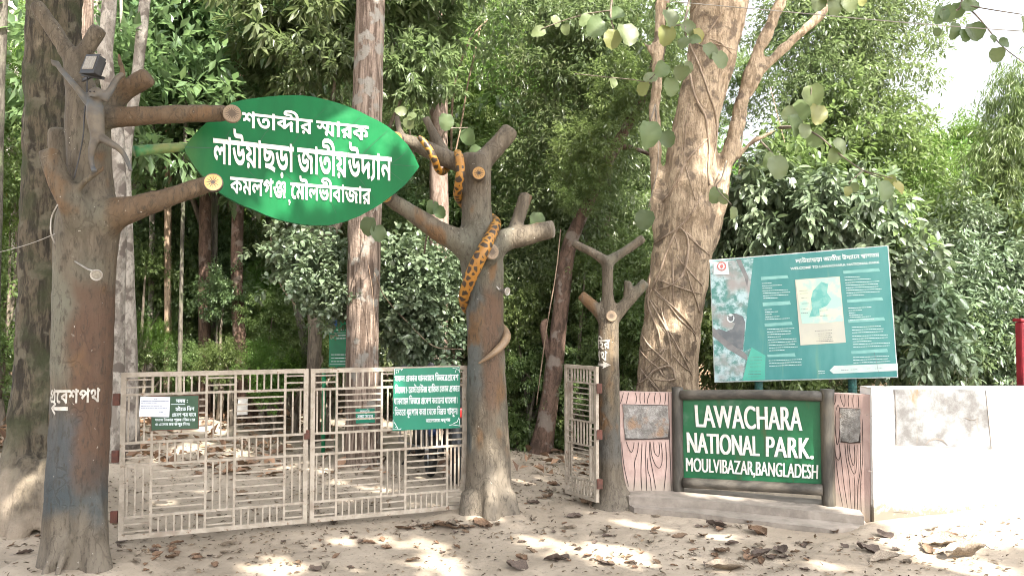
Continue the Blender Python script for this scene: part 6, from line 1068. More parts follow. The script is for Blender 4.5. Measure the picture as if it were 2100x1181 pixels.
# --- teak trunk behind the gate, and the others that can be told apart
YT = 9.7
T = empty('teak_tree', (at(744, 950, YT).x, YT, 0), 'straight stringy-barked tree trunk rising behind the green leaf sign', 'tree')
P, Rr = chain([(744, 975, 44), (744, 945, 38), (743, 900, 35), (743, 700, 33), (748, 500, 32.5), (752, 300, 31.5), (756, 100, 30), (760, 0, 29), (765, -260, 26), (768, -420, 24)], YT); P, Rr = smooth_path(P, Rr, 12)
bm = bmesh.new(); rings = tube(bm, P, Rr, 40, wob=0.05, wfreq=3)
for i, rg in enumerate(rings):
    for j, v in enumerate(rg):
        d = v.co - P[i]; v.co += d * 0.09 * (noise.noise(Vector((j * 0.55, i * 0.05, 3))) + 0.6 * noise.noise(Vector((j * 1.3, i * 0.09, 9))))
build('trunk', bm, B_TEAK, T)
PS2 = Plane((0, YT - 0.40, 0), (0, -1, 0))
TT = plate('tree_sign', 'small green sign fixed low on the stringy-barked trunk behind the gate', 'sign', PS2, [(729, 838), (768, 837), (769, 866), (730, 868)], M_TEALSIGN)
bm = bmesh.new(); pl = lambda x, y: PS2.hit(x, y, 0.010); write(bm, 'ব ন ভ ূ ি ম', [(738, 841), (758, 841), (738, 846), (758, 846)], pl); write(bm, 'র ক্ষ া _ ক র ু ন', [(733, 851), (765, 850), (733, 858), (765, 857)], pl); build('lettering', bm, M_PALE, TT, smooth=False)
tree('forest_tree', 'pale sun-spotted straight trunk seen between the leaf sign and the snake pillar', [(897, 905, 26, 12.5), (898, 760, 20.5), (900, 550, 20), (900, 300, 19), (897, 100, 17), (894, -40, 15), (890, -330, 12)], m_bark('pink grey bark', (0.27, 0.205, 0.17), (0.16, 0.115, 0.09), None, 10, 4, 0.5), [])
tree('forest_tree', 'leaning red-brown trunk between the snake pillar and the slim exit pillar', [(1106, 945, 27, 10.6), (1112, 910, 23), (1130, 800, 19), (1145, 680, 17), (1158, 560, 16), (1172, 490, 14.5), (1205, 420, 12.5), (1240, 345, 12), (1280, 270, 11), (1312, 212, 10), (1345, 120, 8), (1370, -20, 7)], B_LEAN, [('dense', 1260, 60, 11.2, 0.9), ('mid', 1215, 300, 10.2, 0.42), ('mid', 1195, 385, 10.2, 0.3), ('mid', 1300, 175, 10.3, 0.45)],
     limbs_=([(1135, 770, 8), (1120, 705, 7), (1114, 668, 7), (1122, 655, 4)], [(1260, 300, 7), (1300, 305, 5), (1340, 320, 3)]))
tree('forest_tree', 'pale blotched slender trunk just beside the massive mossy tree', [(236, 960, 20, 9.0), (238, 700, 17), (243, 420, 15.5), (240, 300, 15), (228, 210, 14.5), (216, 120, 14.5), (224, 10, 14), (230, -200, 12), (236, -400, 10)], B_PALE, [])
tree('forest_tree', 'pale grey slender trunk leaning over above the lopped stubs of the entrance pillar', [(270, 930, 17, 9.6), (262, 600, 14.5), (256, 330, 12.5), (275, 200, 11.5), (286, 110, 11), (297, 0, 11), (310, -160, 10), (318, -380, 8)], B_PALE, [])
tree('forest_tree', 'pinkish thin trunk squeezed behind the top of the massive mossy tree', [(176, 940, 16, 9.4), (176, 500, 14), (177, 150, 13), (178, 0, 12.5), (180, -360, 10)], B_TEAK, [])
tree('forest_tree', 'pale twin of the pinkish thin trunk, sunlit at its top', [(200, 930, 12, 10.2), (199, 400, 10.5), (198, 100, 10), (198, -60, 9.5), (200, -340, 8)], B_PALE, [])
tree('forest_tree', 'thin grey trunk among light leaves at the far side of the mossy tree', [(40, 900, 13, 12), (36, 500, 11), (30, 200, 10), (24, 0, 10), (14, -300, 8)], B_PALE, [])
tree('forest_tree', 'dark tree edge cut by the picture frame beside the mossy tree', [(-30, 960, 22, 9), (-20, 500, 20), (-6, 100, 17), (4, -60, 15), (16, -320, 12)], B_DARK, [])
tree('forest_tree', 'tan slim trunk, half sunlit, rising behind the gate below the leaf sign', [(343, foot(343, 12.9), 9, 12.9), (344, 700, 7.5), (344, 500, 7), (346, 300, 6.5), (350, -50, 6)], B_TAN, [('blue', 352, 40, 13.6, 0.8)])
tree('forest_tree', 'red-brown trunk behind the gate near its small notice board', [(418, foot(418, 13.0), 14, 13.0), (419, 700, 12.5), (420, 570, 12), (421, 350, 11), (424, -50, 9)], B_RED, [('mid', 425, 120, 14.5, 0.8)])
tree('forest_tree', 'thick brownish trunk bending slightly behind the middle of the wide gate', [(508, foot(508, 12.7), 19, 12.7), (504, 800, 17), (496, 740, 15), (489, 660, 13), (486, 560, 12.5), (488, 400, 12), (492, 100, 11)], B_RED, [('mid', 492, 200, 14.5, 0.8)])
tree('forest_tree', 'stout dark trunk with a sunlit foot behind the entrance side of the gate', [(284, foot(284, 15), 24, 15), (284, 740, 20), (285, 600, 18), (286, 400, 17), (288, 0, 15)], B_DARK, [('blue', 288, 200, 15.5, 1.5)])
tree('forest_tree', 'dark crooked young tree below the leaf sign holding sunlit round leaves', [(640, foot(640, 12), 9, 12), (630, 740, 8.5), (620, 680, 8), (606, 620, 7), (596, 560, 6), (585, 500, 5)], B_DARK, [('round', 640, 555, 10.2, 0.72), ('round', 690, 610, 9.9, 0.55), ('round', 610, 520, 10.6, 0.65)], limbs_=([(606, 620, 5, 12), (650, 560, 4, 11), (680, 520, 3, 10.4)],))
# slim trunks deep in the forest
slim = []
for px, Y, r, lean in ((240, 21, 5, 2), (262, 18, 4, -3), (305, 22, 6, 4), (322, 26, 5, 0), (366, 20, 4.5, 5), (388, 24, 5, -4), (402, 19, 4, 3), (444, 22, 6, -2), (458, 27, 5, 4), (520, 21, 5, 0), (540, 25, 6, 6), (566, 19, 4.5, -6), (588, 23, 5.5, 2), (650, 20, 6, -3), (676, 24, 5, 5), (805, 21, 5, -5), (830, 25, 5, 3), (862, 19, 4, 5), (935, 18, 6.5, 10), (1065, 22, 5, -4), (1090, 19, 5, 5), (1230, 20, 6, -8), (12, 19, 6, 2), (480, 30, 6, 3), (700, 29, 6, 0), (350, 31, 6, 2), (1000, 26, 6, 8), (1160, 27, 6, 6), (968, 16, 7, 6)):
    for_top = -80
    if px in (322, 366, 388, 444, 458, 540, 262, 588, 305): Y *= 0.60
    T = tree('slim_tree', 'slender forest tree with a bare straight stem deep behind the gates', [(px, foot(px, Y), r * 1.25, Y), (px + lean, 640, r), (px + 2 * lean, 400, r * .95), (px + 4 * lean, 100, r * .85), (px + 5 * lean, for_top, r * .7)], rt.choice((B_DARK, B_DARK, B_TAN, B_PALE)), [(rt.choice(('blue', 'mid', 'far' if Y > 24 else 'blue')), px + 4 * lean + rt.uniform(-20, 20), rt.uniform(-60, 300), Y, 1.3 if Y <= 24 else 0.9)], 'slender forest trees deep behind the gates', seg=8)

# ------------------------------------------------------------------ leafy trees and bushes, each at its own place
def leafy(name, label, px, Y, items, mat=B_TWIG, r=0.05, group=None, cat='tree', top=None):
    base = at(px, 700, Y); base.z = 0; T = empty(name, base, label, cat, group)
    pts = [at(q[1], q[2], q[3]) for q in items]; hi = max(p.z for p in pts)
    bm = bmesh.new(); hub = Vector((base.x, base.y, max(0.3, min(p.z for p in pts) * 0.5)))
    tube(bm, [base + Vector((0, 0, -0.1)), hub.lerp(base, 0.4) + Vector((0.04, 0, 0)), hub], [r * 1.3, r * 1.1, r], 8)
    build('trunk' if cat == 'tree' else 'stem', bm, mat, T)
    bm = bmesh.new()
    for p in pts:
        m = hub.lerp(p, 0.5) + Vector((rt.uniform(-.15, .15), rt.uniform(-.1, .1), rt.uniform(0, .25)))
        P, Rr = smooth_path([hub, m, p], [r * .7, r * .45, r * .18], 5); tube(bm, P, Rr, 6)
    build('limbs', bm, mat, T)
    for q in items: put_crown(q[0], at(q[1], q[2], q[3]), q[4], T, name='crown' if cat == 'tree' else 'foliage')
    return T
leafy('forest_tree', 'dark tree with long drooping leaf whorls above the leaf sign', 640, 11.5, [('lance', 600, 60, 11, 0.95), ('lance', 690, 130, 10.6, 0.6), ('lance', 820, 40, 11, 0.9), ('lance', 700, -60, 11.2, 1.1), ('lance', 840, 165, 10.8, 0.62), ('lance', 560, 140, 11.6, 0.55), ('lance', 900, -70, 11.4, 1.0)], r=0.09)
leafy('forest_tree', 'bluish green leafy tree between the pale trunks and the leaf sign', 430, 13.5, [('blue', 400, 60, 13, 0.9), ('blue', 330, 160, 13.4, 0.75), ('blue', 470, 140, 13, 0.8), ('blue', 380, -60, 13.5, 1.0), ('blue', 520, 20, 13.6, 0.8)], r=0.09)
leafy('forest_tree', 'dense dark small-leaved tree left of the fig-wrapped giant', 1230, 12.5, [('dense', 1180, 150, 12.2, 0.95), ('dense', 1270, 60, 12, 0.9), ('dense', 1150, 320, 12.2, 0.85), ('dense', 1250, 250, 12, 0.8), ('dense', 1120, 20, 12.6, 1.0), ('dense', 1220, 420, 12, 0.85), ('dense', 1130, 470, 12.4, 0.8)], r=0.1)
leafy('forest_tree', 'bright fine-leaved tree above the top of the snake pillar', 1040, 16, [('fine', 1020, 180, 15.5, 0.95), ('fine', 1075, 90, 15.8, 0.95), ('mid', 1010, 60, 16.2, 1.0), ('fine', 1080, 260, 15.6, 0.8), ('mid', 1040, 350, 15, 0.9), ('mid', 960, 260, 15.5, 0.9)], r=0.1)
leafy('forest_tree', 'dark leafy tree standing against the white sky right of the giant', 1740, 15, [('dense', 1700, 90, 14.6, 1.15), ('dense', 1770, 180, 14.4, 1.1), ('dense', 1650, 200, 14.2, 0.8), ('mid', 1720, 300, 14, 0.95), ('mid', 1790, 300, 14.2, 0.9), ('dense', 1790, 30, 15, 1.1), ('dense', 1640, 20, 15, 0.95), ('mid', 1820, 390, 14, 0.8)], r=0.12)
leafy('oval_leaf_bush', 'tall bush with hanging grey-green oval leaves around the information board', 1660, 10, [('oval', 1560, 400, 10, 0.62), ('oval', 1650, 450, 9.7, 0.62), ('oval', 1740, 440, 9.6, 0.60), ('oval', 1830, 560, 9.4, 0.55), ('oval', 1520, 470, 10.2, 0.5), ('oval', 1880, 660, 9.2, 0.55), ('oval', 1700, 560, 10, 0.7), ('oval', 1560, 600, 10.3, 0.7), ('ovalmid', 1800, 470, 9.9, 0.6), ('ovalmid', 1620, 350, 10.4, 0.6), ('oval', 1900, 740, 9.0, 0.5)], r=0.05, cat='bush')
leafy('hedge_bush', 'grey-green bush filling the corner above the white wall', 1990, 10.5, [('greyfine', 1940, 640, 10.2, 0.75), ('greyfine', 2040, 660, 10, 0.8), ('greyfine', 2100, 560, 10.4, 0.85), ('dense', 1980, 740, 9.8, 0.65), ('greyfine', 2080, 760, 9.6, 0.7), ('greyfine', 1950, 520, 11, 0.7), ('mid', 2030, 480, 11.4, 0.75)], r=0.06, cat='bush')
leafy('feathery_tree', 'light feathery tree in full sun right of the hanging oval leaves', 1900, 15, [('fine', 1880, 420, 14, 0.95), ('fine', 1960, 450, 13.6, 0.9), ('fine', 1840, 470, 13.4, 0.7), ('fine', 2030, 400, 14.4, 0.85), ('fine', 1900, 540, 13, 0.7), ('fine', 1990, 540, 12.8, 0.7)], r=0.07)
leafy('bamboo_clump', 'drooping bamboo leaves at the edge below the white sky', 2120, 11.5, [('bamboo', 2090, 250, 11.4, 0.62), ('bamboo', 2060, 330, 11.2, 0.55), ('bamboo', 2130, 180, 11.4, 0.6), ('bamboo', 2110, 400, 11, 0.6), ('bamboo', 2150, 300, 11.2, 0.7)], r=0.03, cat='bamboo')
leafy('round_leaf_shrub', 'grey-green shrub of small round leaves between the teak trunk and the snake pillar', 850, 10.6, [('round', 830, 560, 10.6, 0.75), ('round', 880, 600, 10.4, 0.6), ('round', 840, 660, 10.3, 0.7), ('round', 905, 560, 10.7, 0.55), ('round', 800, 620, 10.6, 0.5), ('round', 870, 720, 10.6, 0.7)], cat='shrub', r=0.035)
leafy('sunlit_shrub', 'small pale yellow-green shrub behind the top rail where the gates meet', 560, 11.6, [('litbush', 560, 790, 11.4, 0.42), ('litbush', 590, 760, 11.6, 0.36), ('litbush', 535, 800, 11.8, 0.3)], cat='shrub', r=0.02)
leafy('vine_thicket', 'dark tangled thicket at the foot of the reddish leaning trunk', 1150, 11.6, [('dense', 1200, 600, 11.6, 0.75), ('dense', 1100, 620, 11.8, 0.75), ('blue', 1220, 760, 11.4, 0.6), ('dense', 1080, 800, 11.6, 0.6), ('mid', 1180, 860, 11.2, 0.45), ('dense', 1270, 680, 11.6, 0.7), ('blue', 1100, 740, 11.9, 0.6), ('ovalmid', 1060, 890, 11, 0.35), ('ovalmid', 1150, 900, 10.9, 0.3)], cat='bush', r=0.04)
leafy('vine_thicket', 'green bush in the gap between the slim exit pillar and the fig-wrapped giant', 1290, 10.9, [('mid', 1290, 640, 10.9, 0.5), ('mid', 1300, 740, 10.8, 0.5), ('mid', 1285, 540, 11.2, 0.5)], cat='bush', r=0.03)
leafy('vine_thicket', 'shrub with pale dead leaves behind the information board posts', 1620, 9.6, [('ovalmid', 1500, 760, 9.8, 0.42), ('ovalmid', 1640, 800, 9.4, 0.4), ('dense', 1740, 780, 9.6, 0.45), ('dense', 1580, 780, 9.9, 0.45), ('ovalmid', 1800, 720, 9.4, 0.4), ('ovalmid', 1455, 700, 10, 0.4)], cat='bush', r=0.03)
leafy('forest_tree', 'light leafy tree at the far edge beyond the mossy tree', 0, 11, [('fine', 10, 120, 11, 0.5), ('mid', 30, 350, 10.6, 0.5), ('fine', 20, 450, 10.8, 0.45), ('mid', -40, 250, 11, 0.8), ('mid', 20, 600, 11, 0.6), ('fine', 45, 220, 12, 0.5), ('mid', -20, 720, 10.8, 0.5)], r=0.06)
# understory and middle distance, bushes that nothing tells apart
U = 'leafy understory trees filling the forest behind the gates'
und = []
for px, py, Y, kd_, s in ((255, 735, 12.4, 'mid', 0.34), (315, 690, 12.5, 'fine', 0.3), (378, 740, 12.4, 'mid', 0.3), (455, 735, 12.3, 'mid', 0.32), (462, 600, 12.6, 'blue', 0.36), (545, 735, 12.2, 'fine', 0.32), (560, 640, 12.5, 'mid', 0.36), (610, 745, 12.0, 'mid', 0.32), (655, 700, 11.9, 'mid', 0.34), (300, 540, 12.9, 'mid', 0.36), (1065, 640, 11.2, 'mid', 0.4), (1075, 760, 11.0, 'mid', 0.36), (1200, 560, 10.9, 'mid', 0.4), (1215, 700, 10.8, 'mid', 0.34), (1180, 800, 10.7, 'mid', 0.32), (1535, 150, 14.2, 'mid', 0.42), (250, 520, 13.4, 'blue', 0.5), (300, 590, 13.6, 'mid', 0.5), (262, 670, 13.3, 'blue', 0.45), (335, 650, 13.8, 'blue', 0.5), (385, 560, 13.6, 'mid', 0.5), (440, 620, 13.7, 'blue', 0.5), (372, 712, 13.5, 'mid', 0.4), (300, 735, 13.4, 'mid', 0.36), (455, 510, 13.8, 'blue', 0.5), (480, 690, 13.6, 'mid', 0.42), (545, 590, 13.6, 'fine', 0.5), (250, 440, 13.6, 'mid', 0.5), (335, 480, 13.7, 'blue', 0.5), (560, 700, 13.4, 'mid', 0.4), (600, 640, 13.2, 'mid', 0.4), (270, 420, 17, 'blue', 1.0), (330, 520, 18, 'blue', 1.1), (400, 470, 16, 'mid', 0.95), (470, 540, 17, 'mid', 1.0), (540, 520, 15, 'mid', 0.9), (600, 560, 16, 'blue', 0.9), (660, 500, 14, 'dense', 0.85), (520, 620, 18, 'dense', 1.0), (580, 680, 17, 'dense', 0.85), (450, 660, 20, 'blue', 1.0), (370, 640, 21, 'blue', 1.1), (300, 690, 22, 'dense', 1.0), (250, 600, 20, 'blue', 1.0), (690, 640, 15, 'dense', 0.8), (640, 720, 16, 'dense', 0.7), (800, 500, 14, 'dense', 0.85), (850, 430, 15, 'blue', 0.95), (790, 700, 14, 'dense', 0.7), (900, 680, 14.5, 'blue', 0.7), (940, 420, 15, 'dense', 0.9), (930, 560, 14, 'dense', 0.8), (1070, 420, 14.5, 'mid', 0.9), (1060, 560, 14, 'dense', 0.85), (1110, 540, 14, 'blue', 0.8), (1060, 680, 14, 'dense', 0.8), (1180, 520, 14.5, 'mid', 0.9), (1260, 520, 13.5, 'dense', 0.75), (1300, 330, 14, 'dense', 0.9), (1330, 150, 15, 'mid', 1.0), (1300, 440, 13.4, 'mid', 0.7), (1500, 560, 13, 'dense', 0.9), (1620, 560, 12.6, 'dense', 0.9), (1740, 620, 12.4, 'dense', 0.9), (1850, 590, 12.2, 'dense', 0.85), (1960, 600, 12.6, 'blue', 0.9), (2070, 500, 13, 'blue', 0.9), (2020, 420, 15, 'mid', 0.9), (640, 250, 16, 'blue', 1.0), (330, 320, 18, 'blue', 1.1), (820, 300, 15, 'dense', 0.9), (880, 200, 16, 'mid', 1.0), (960, 130, 17, 'blue', 1.0), (980, 20, 17, 'mid', 1.0), (1080, 160, 15.5, 'fine', 0.9), (20, 520, 14, 'mid', 1.0), (30, 800, 12, 'mid', 0.6), (10, 380, 15, 'blue', 0.9), (60, 120, 15, 'fine', 0.9), (250, 750, 19, 'dense', 0.7), (420, 740, 22, 'dense', 0.8), (520, 740, 22, 'dense', 0.8), (1560, 690, 11.8, 'dense', 0.7), (1880, 480, 13, 'mid', 0.8)):
    leafy('understory_tree', 'leafy understory tree blending into the forest behind the gates', px + rt.uniform(-30, 30), Y, [(kd_, px, py, Y, s), (kd_, px + rt.uniform(-60, 60), py + rt.uniform(20, 90), Y + rt.uniform(0.2, 1.2), s * 0.8)], group=U, r=0.045)
# taller trees further back
Wd = 'tall trees far back in the forest'
for px, Y, ys in ((30, 27, (300, 60)), (180, 30, (350, 120)), (330, 29, (280,)), (470, 31, (330,)), (600, 28, (380,)), (730, 32, (420, 300)), (860, 29, (330,)), (990, 31, (420, 280)), (1110, 28, (380, 270, 90)), (1230, 33, (420, 230)), (1350, 30, (330,)), (1480, 33, (480, 400)), (250, 34, (480, 600)), (420, 36, (560, 460)), (600, 36, (600, 480)), (780, 35, (600, 500)), (930, 36, (600, 520)), (1090, 35, (600, 520)), (1600, 31, (520, 470)), (1240, 36, (600, 500))):
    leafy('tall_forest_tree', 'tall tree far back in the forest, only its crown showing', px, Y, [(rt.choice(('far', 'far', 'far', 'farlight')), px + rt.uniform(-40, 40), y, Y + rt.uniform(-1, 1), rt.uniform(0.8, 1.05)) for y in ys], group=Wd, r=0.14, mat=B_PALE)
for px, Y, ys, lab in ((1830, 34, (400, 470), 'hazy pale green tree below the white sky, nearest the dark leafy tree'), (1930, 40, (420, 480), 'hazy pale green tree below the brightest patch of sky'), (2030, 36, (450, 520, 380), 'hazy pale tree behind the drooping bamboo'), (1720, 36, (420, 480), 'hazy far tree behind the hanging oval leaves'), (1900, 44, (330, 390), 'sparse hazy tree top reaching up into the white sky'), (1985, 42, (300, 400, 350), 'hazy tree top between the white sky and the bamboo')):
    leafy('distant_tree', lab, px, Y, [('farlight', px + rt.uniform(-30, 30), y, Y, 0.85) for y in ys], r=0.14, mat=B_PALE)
# far wood: one mass behind everything
rs = np.random.RandomState(5); n = 26000
ang = rs.uniform(-0.62, 0.66, n); dist = rs.uniform(42, 56, n); hmax = 6.5 + 1.5 * np.sin(ang * 9) + 1.2 * np.sin(ang * 23 + 1); hmax = np.where(ang > 0.24, hmax * 0.8, hmax + 1)
C = np.stack([np.sin(ang) * dist, np.cos(ang) * dist, rs.uniform(-0.2, 1, n) ** 1 * np.maximum(hmax, 3)], 1)
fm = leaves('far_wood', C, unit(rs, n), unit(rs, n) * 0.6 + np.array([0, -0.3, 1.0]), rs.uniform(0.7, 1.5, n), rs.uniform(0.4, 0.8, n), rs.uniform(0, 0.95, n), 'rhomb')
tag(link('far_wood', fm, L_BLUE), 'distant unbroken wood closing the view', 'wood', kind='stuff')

# ------------------------------------------------------------------ hanging vines
def vine(pts, label, r=2.0):
    P, Rr = chain([(x, y, r * .5, Y) for x, y, Y in pts]); P, Rr = smooth_path(P, Rr, 6); bm = bmesh.new(); tube(bm, P, Rr, 6, wob=.2, wfreq=9); tag(build('vine', bm, B_TAN), label, 'vine')
vine([(768, 560, 9.4), (790, 610, 9.9), (840, 665, 10.0), (890, 710, 9.9), (950, 716, 9.4)], 'pale vine sagging from the stringy trunk towards the snake pillar')
vine([(735, 470, 9.3), (752, 530, 9.25), (764, 600, 9.3), (770, 700, 9.4)], 'thin vine lying along the stringy trunk', 1.5)
vine([(1150, 470, 10.4), (1140, 560, 10.3), (1120, 680, 10.4), (1100, 830, 10.6)], 'dark liana hanging beside the leaning trunk', 2.5)
vine([(1580, 180, 10.4), (1640, 420, 10.0), (1655, 560, 10.0), (1650, 640, 10.2)], 'thin straight liana hanging above the information board', 1.5)
vine([(985, 60, 13), (960, 170, 13), (945, 260, 13), (930, 330, 13)], 'pale bare branch hanging above the snake pillar', 3.5)
vine([(1000, 40, 13), (960, 90, 13), (930, 190, 13.2), (925, 330, 13.4)], 'slender pale stem rising above the snake pillar', 5)
vine([(620, 640, 11.5), (585, 600, 11.6), (560, 545, 11.6), (555, 470, 11.8)], 'dark bare twig under the leaf sign', 2)
# ------------------------------------------------------------------ big round teak leaves hanging in front
def leaf_one(px, py, Y, size, yaw, tilt, tint, roll=0.0):
    """centre of the blade, its length in pixels, direction of the tip in the picture plane, tilt towards the viewer"""
    c = at(px, py, Y); L = size * 0.92 * Y / F; roll = roll + rt.uniform(-.9, .9)
    D = Vector((math.cos(yaw), math.sin(tilt) * -0.6, math.sin(yaw))).normalized(); N = Vector((math.sin(roll), -1, 0.35 + 0.3 * math.sin(tilt))).normalized()
    return c - D * L * 0.5, D, N, L, L * 0.92, tint
def big_leaves(label, items, twigs, name='teak_branch', Y0=8.0):
    a = at(*twigs[0][0][:2], twigs[0][0][3]); T = empty(name, a, label, 'branch')
    for q in items:
        r = leaf_one(*q); me = leaves('leaf', [r[0]], [r[1]], [r[2]], np.array([r[3]]), np.array([r[4]]), np.array([r[5]]), 'round', rt.uniform(0.08, 0.26), rt.uniform(0.02, 0.30)); link('leaf', me, L_TEAK, T)
    bm = bmesh.new()
    for tw in twigs:
        P, Rr = chain(tw); P, Rr = smooth_path(P, Rr, 5); tube(bm, P, Rr, 6)
    build('twig', bm, B_TWIG, T); return T
dn = -math.pi / 2
big_leaves('twig of big pale round leaves hanging at the top, left of the fig-wrapped giant', [(1222, 56, 8.0, 52, dn - .7, .3, .35), (1262, 33, 8.0, 44, .1, .5, .2), (1258, 80, 7.9, 48, dn - .2, .2, .9), (1284, 72, 7.9, 58, dn + .25, .3, .5), (1205, 40, 8.1, 42, dn - 1.2, .2, .6), (1105, 66, 8.3, 34, 3.3, .2, .75), (1160, 60, 8.3, 26, dn, .1, .8), (1140, 42, 8.4, 28, dn + .6, .2, .7)], [[(1250, -60, 3, 8.2), (1255, -10, 2.5, 8.05), (1252, 30, 2, 8.0), (1258, 60, 1.5, 7.95)], [(1252, 22, 1.6, 8.0), (1200, 30, 1.3, 8.15), (1150, 45, 1.1, 8.3), (1110, 60, 1, 8.3)]])
big_leaves('twig of big yellowing leaves dangling across the trunk of the fig-wrapped giant', [(1372, 38, 7.9, 46, dn + .3, .3, .3), (1366, 72, 7.9, 46, dn - .1, .2, .9), (1412, 60, 7.9, 42, dn + .9, .2, .5), (1432, 72, 7.9, 36, dn + .5, .2, .92), (1404, 88, 7.8, 34, dn - .8, .3, .3), (1425, 84, 7.8, 30, .0, .4, .25), (1456, 105, 7.8, 42, dn + .5, .2, .35), (1476, 122, 7.8, 44, dn + .4, .3, .55), (1356, 143, 7.9, 40, dn - .6, .3, .3), (1398, 150, 7.9, 40, dn - .3, .2, .6), (1412, 138, 8.0, 30, dn + .2, .1, .7), (1334, 160, 8.2, 34, 3.5, .2, .8), (1320, 182, 8.2, 36, dn - .2, .2, .9), (1256, 170, 8.4, 26, dn, .2, .8), (1376, 178, 8.0, 44, dn + .1, .1, .7)], [[(1420, -60, 3, 8.3), (1412, 10, 2.6, 8.1), (1405, 45, 2.2, 7.95), (1410, 80, 1.8, 7.85), (1440, 95, 1.5, 7.85), (1470, 110, 1.2, 7.85)], [(1405, 50, 1.6, 7.95), (1375, 60, 1.3, 7.95), (1362, 110, 1.2, 7.95), (1358, 140, 1, 7.95)], [(1362, 125, 1.3, 8.0), (1330, 165, 1.2, 8.2), (1290, 163, 1, 8.3), (1180, 152, 1, 8.5)]])
big_leaves('single pale round leaf on a thin twig left of the giant trunk', [(1331, 274, 7.9, 62, dn + .05, .2, .3), (1322, 450, 8.6, 48, dn - .3, .2, .02), (1368, 285, 8.4, 40, dn + .4, .2, .05), (1468, 400, 8.4, 38, dn - .3, .2, .3), (1504, 436, 8.3, 30, dn, .2, .55), (1484, 408, 8.4, 26, dn + .6, .1, .7)], [[(1344, 215, 2, 9.1), (1338, 235, 1.6, 8.4), (1334, 248, 1.2, 7.95)], [(1344, 215, 2, 9.1), (1350, 330, 1.3, 8.8), (1330, 425, 1, 8.6)], [(1490, 330, 2, 9.1), (1480, 365, 1.3, 8.5), (1470, 385, 1, 8.4), (1500, 420, 1, 8.3)]])
big_leaves('branch of large yellow-green leaves right of the forked stem of the giant', [(1668, 195, 8.3, 52, dn + .2, .2, .88), (1674, 235, 8.3, 50, dn - .1, .2, .9), (1645, 225, 8.4, 54, dn - .4, .2, .75), (1628, 256, 8.3, 52, dn + .4, .2, .25), (1618, 235, 8.4, 40, dn - 1.0, .2, .7), (1650, 268, 8.3, 36, dn, .2, .6), (1672, 286, 8.4, 40, dn + .3, .2, .55), (1595, 342, 8.2, 56, dn + .35, .2, .4), (1578, 330, 8.3, 40, dn - .6, .2, .8), (1722, 300, 8.2, 40, dn + .9, .2, .4), (1712, 318, 8.2, 36, dn - .3, .2, .82)], [[(1600, 262, 4, 9.3), (1640, 262, 2.5, 8.6), (1680, 280, 2, 8.35), (1720, 315, 1.6, 8.2), (1770, 350, 1.3, 8.0), (1810, 366, 1, 7.8)], [(1640, 262, 1.5, 8.6), (1660, 210, 1.2, 8.35), (1664, 180, 1, 8.3)], [(1560, 290, 2.4, 9.3), (1580, 310, 1.6, 8.5), (1590, 325, 1, 8.25)]])
big_leaves('pale round sunlit leaf with brown dried ones before the oval-leaved bush', [(1810, 391, 7.6, 50, dn + .1, .25, .45), (1842, 385, 7.65, 34, dn + .8, .2, .93), (1826, 372, 7.7, 30, dn + .2, .2, .9), (1738, 392, 7.9, 24, dn, .1, .9), (1752, 385, 7.9, 24, dn + .8, .1, .4)], [[(1770, 350, 1.4, 8.0), (1800, 358, 1.2, 7.75), (1830, 366, 1, 7.65)], [(1770, 350, 1.2, 8.0), (1740, 375, 1, 7.9)]])
big_leaves('dark leaf cluster hanging into the white sky from the top edge', [(1928, 30, 6.6, 42, dn - .3, .2, .05), (1942, 28, 6.6, 40, dn + .3, .2, .3), (1958, 62, 6.6, 40, dn - .1, .2, .1), (1980, 72, 6.6, 32, dn + .1, .2, .1), (1998, 66, 6.6, 46, dn + .2, .2, .1), (1965, 20, 6.7, 36, dn, .2, .15), (2045, 112, 6.5, 36, dn - .1, .2, .5), (2036, 80, 6.5, 20, dn + .6, .2, .1), (2060, 88, 6.5, 28, -.3, .2, .05), (1922, 66, 6.6, 20, dn + .1, .1, .1), (1990, 12, 6.6, 40, .3, .2, .2), (2098, 50, 6.4, 44, dn, .2, .85)], [[(1990, -80, 3, 6.8), (1975, -10, 2.6, 6.7), (1965, 20, 2.2, 6.65), (1935, 20, 1.5, 6.6)], [(1970, 5, 2, 6.65), (2000, 30, 1.7, 6.6), (2030, 65, 1.4, 6.55), (2055, 95, 1.2, 6.5), (2100, 130, 1, 6.4)], [(1975, 10, 1.5, 6.65), (2030, 20, 1.2, 6.5), (2095, 30, 1, 6.4)]])
big_leaves('bright leaf cluster where the red-brown branch of the giant leaves the top edge', [(1678, 4, 8.6, 44, dn - .2, .2, .4), (1712, 12, 8.6, 42, dn + .1, .2, .5), (1742, 6, 8.6, 40, dn + .4, .3, .6), (1700, -12, 8.6, 44, .2, .2, .4), (1765, -4, 8.7, 36, dn + .4, .2, .9)], [[(1700, 15, 3, 9.2), (1715, -10, 2, 8.8), (1750, -20, 1.5, 8.7)], [(1715, -10, 1.5, 8.8), (1690, -20, 1.2, 8.7)]])
big_leaves('bright green leaves sprouting by the thin stubs of the snake pillar', [(838, 252, 8.2, 30, dn + .4, .3, .6), (822, 228, 8.3, 28, 2.6, .2, .7), (845, 240, 8.2, 24, .4, .2, .5), (885, 425, 8.4, 34, dn - .2, .2, .1), (902, 435, 8.4, 30, dn + .5, .2, .05), (915, 250, 8.6, 40, dn, .1, .2), (960, 280, 8.8, 40, dn + .3, .2, .1), (975, 312, 8.8, 34, dn - .5, .1, .05)], [[(850, 330, 2, 9.0), (842, 280, 1.6, 8.4), (836, 240, 1.2, 8.25)], [(900, 330, 2, 9.0), (912, 270, 1.4, 8.7), (960, 262, 1, 8.8)], [(870, 520, 2, 9.0), (880, 450, 1.4, 8.5), (890, 412, 1, 8.4)]])
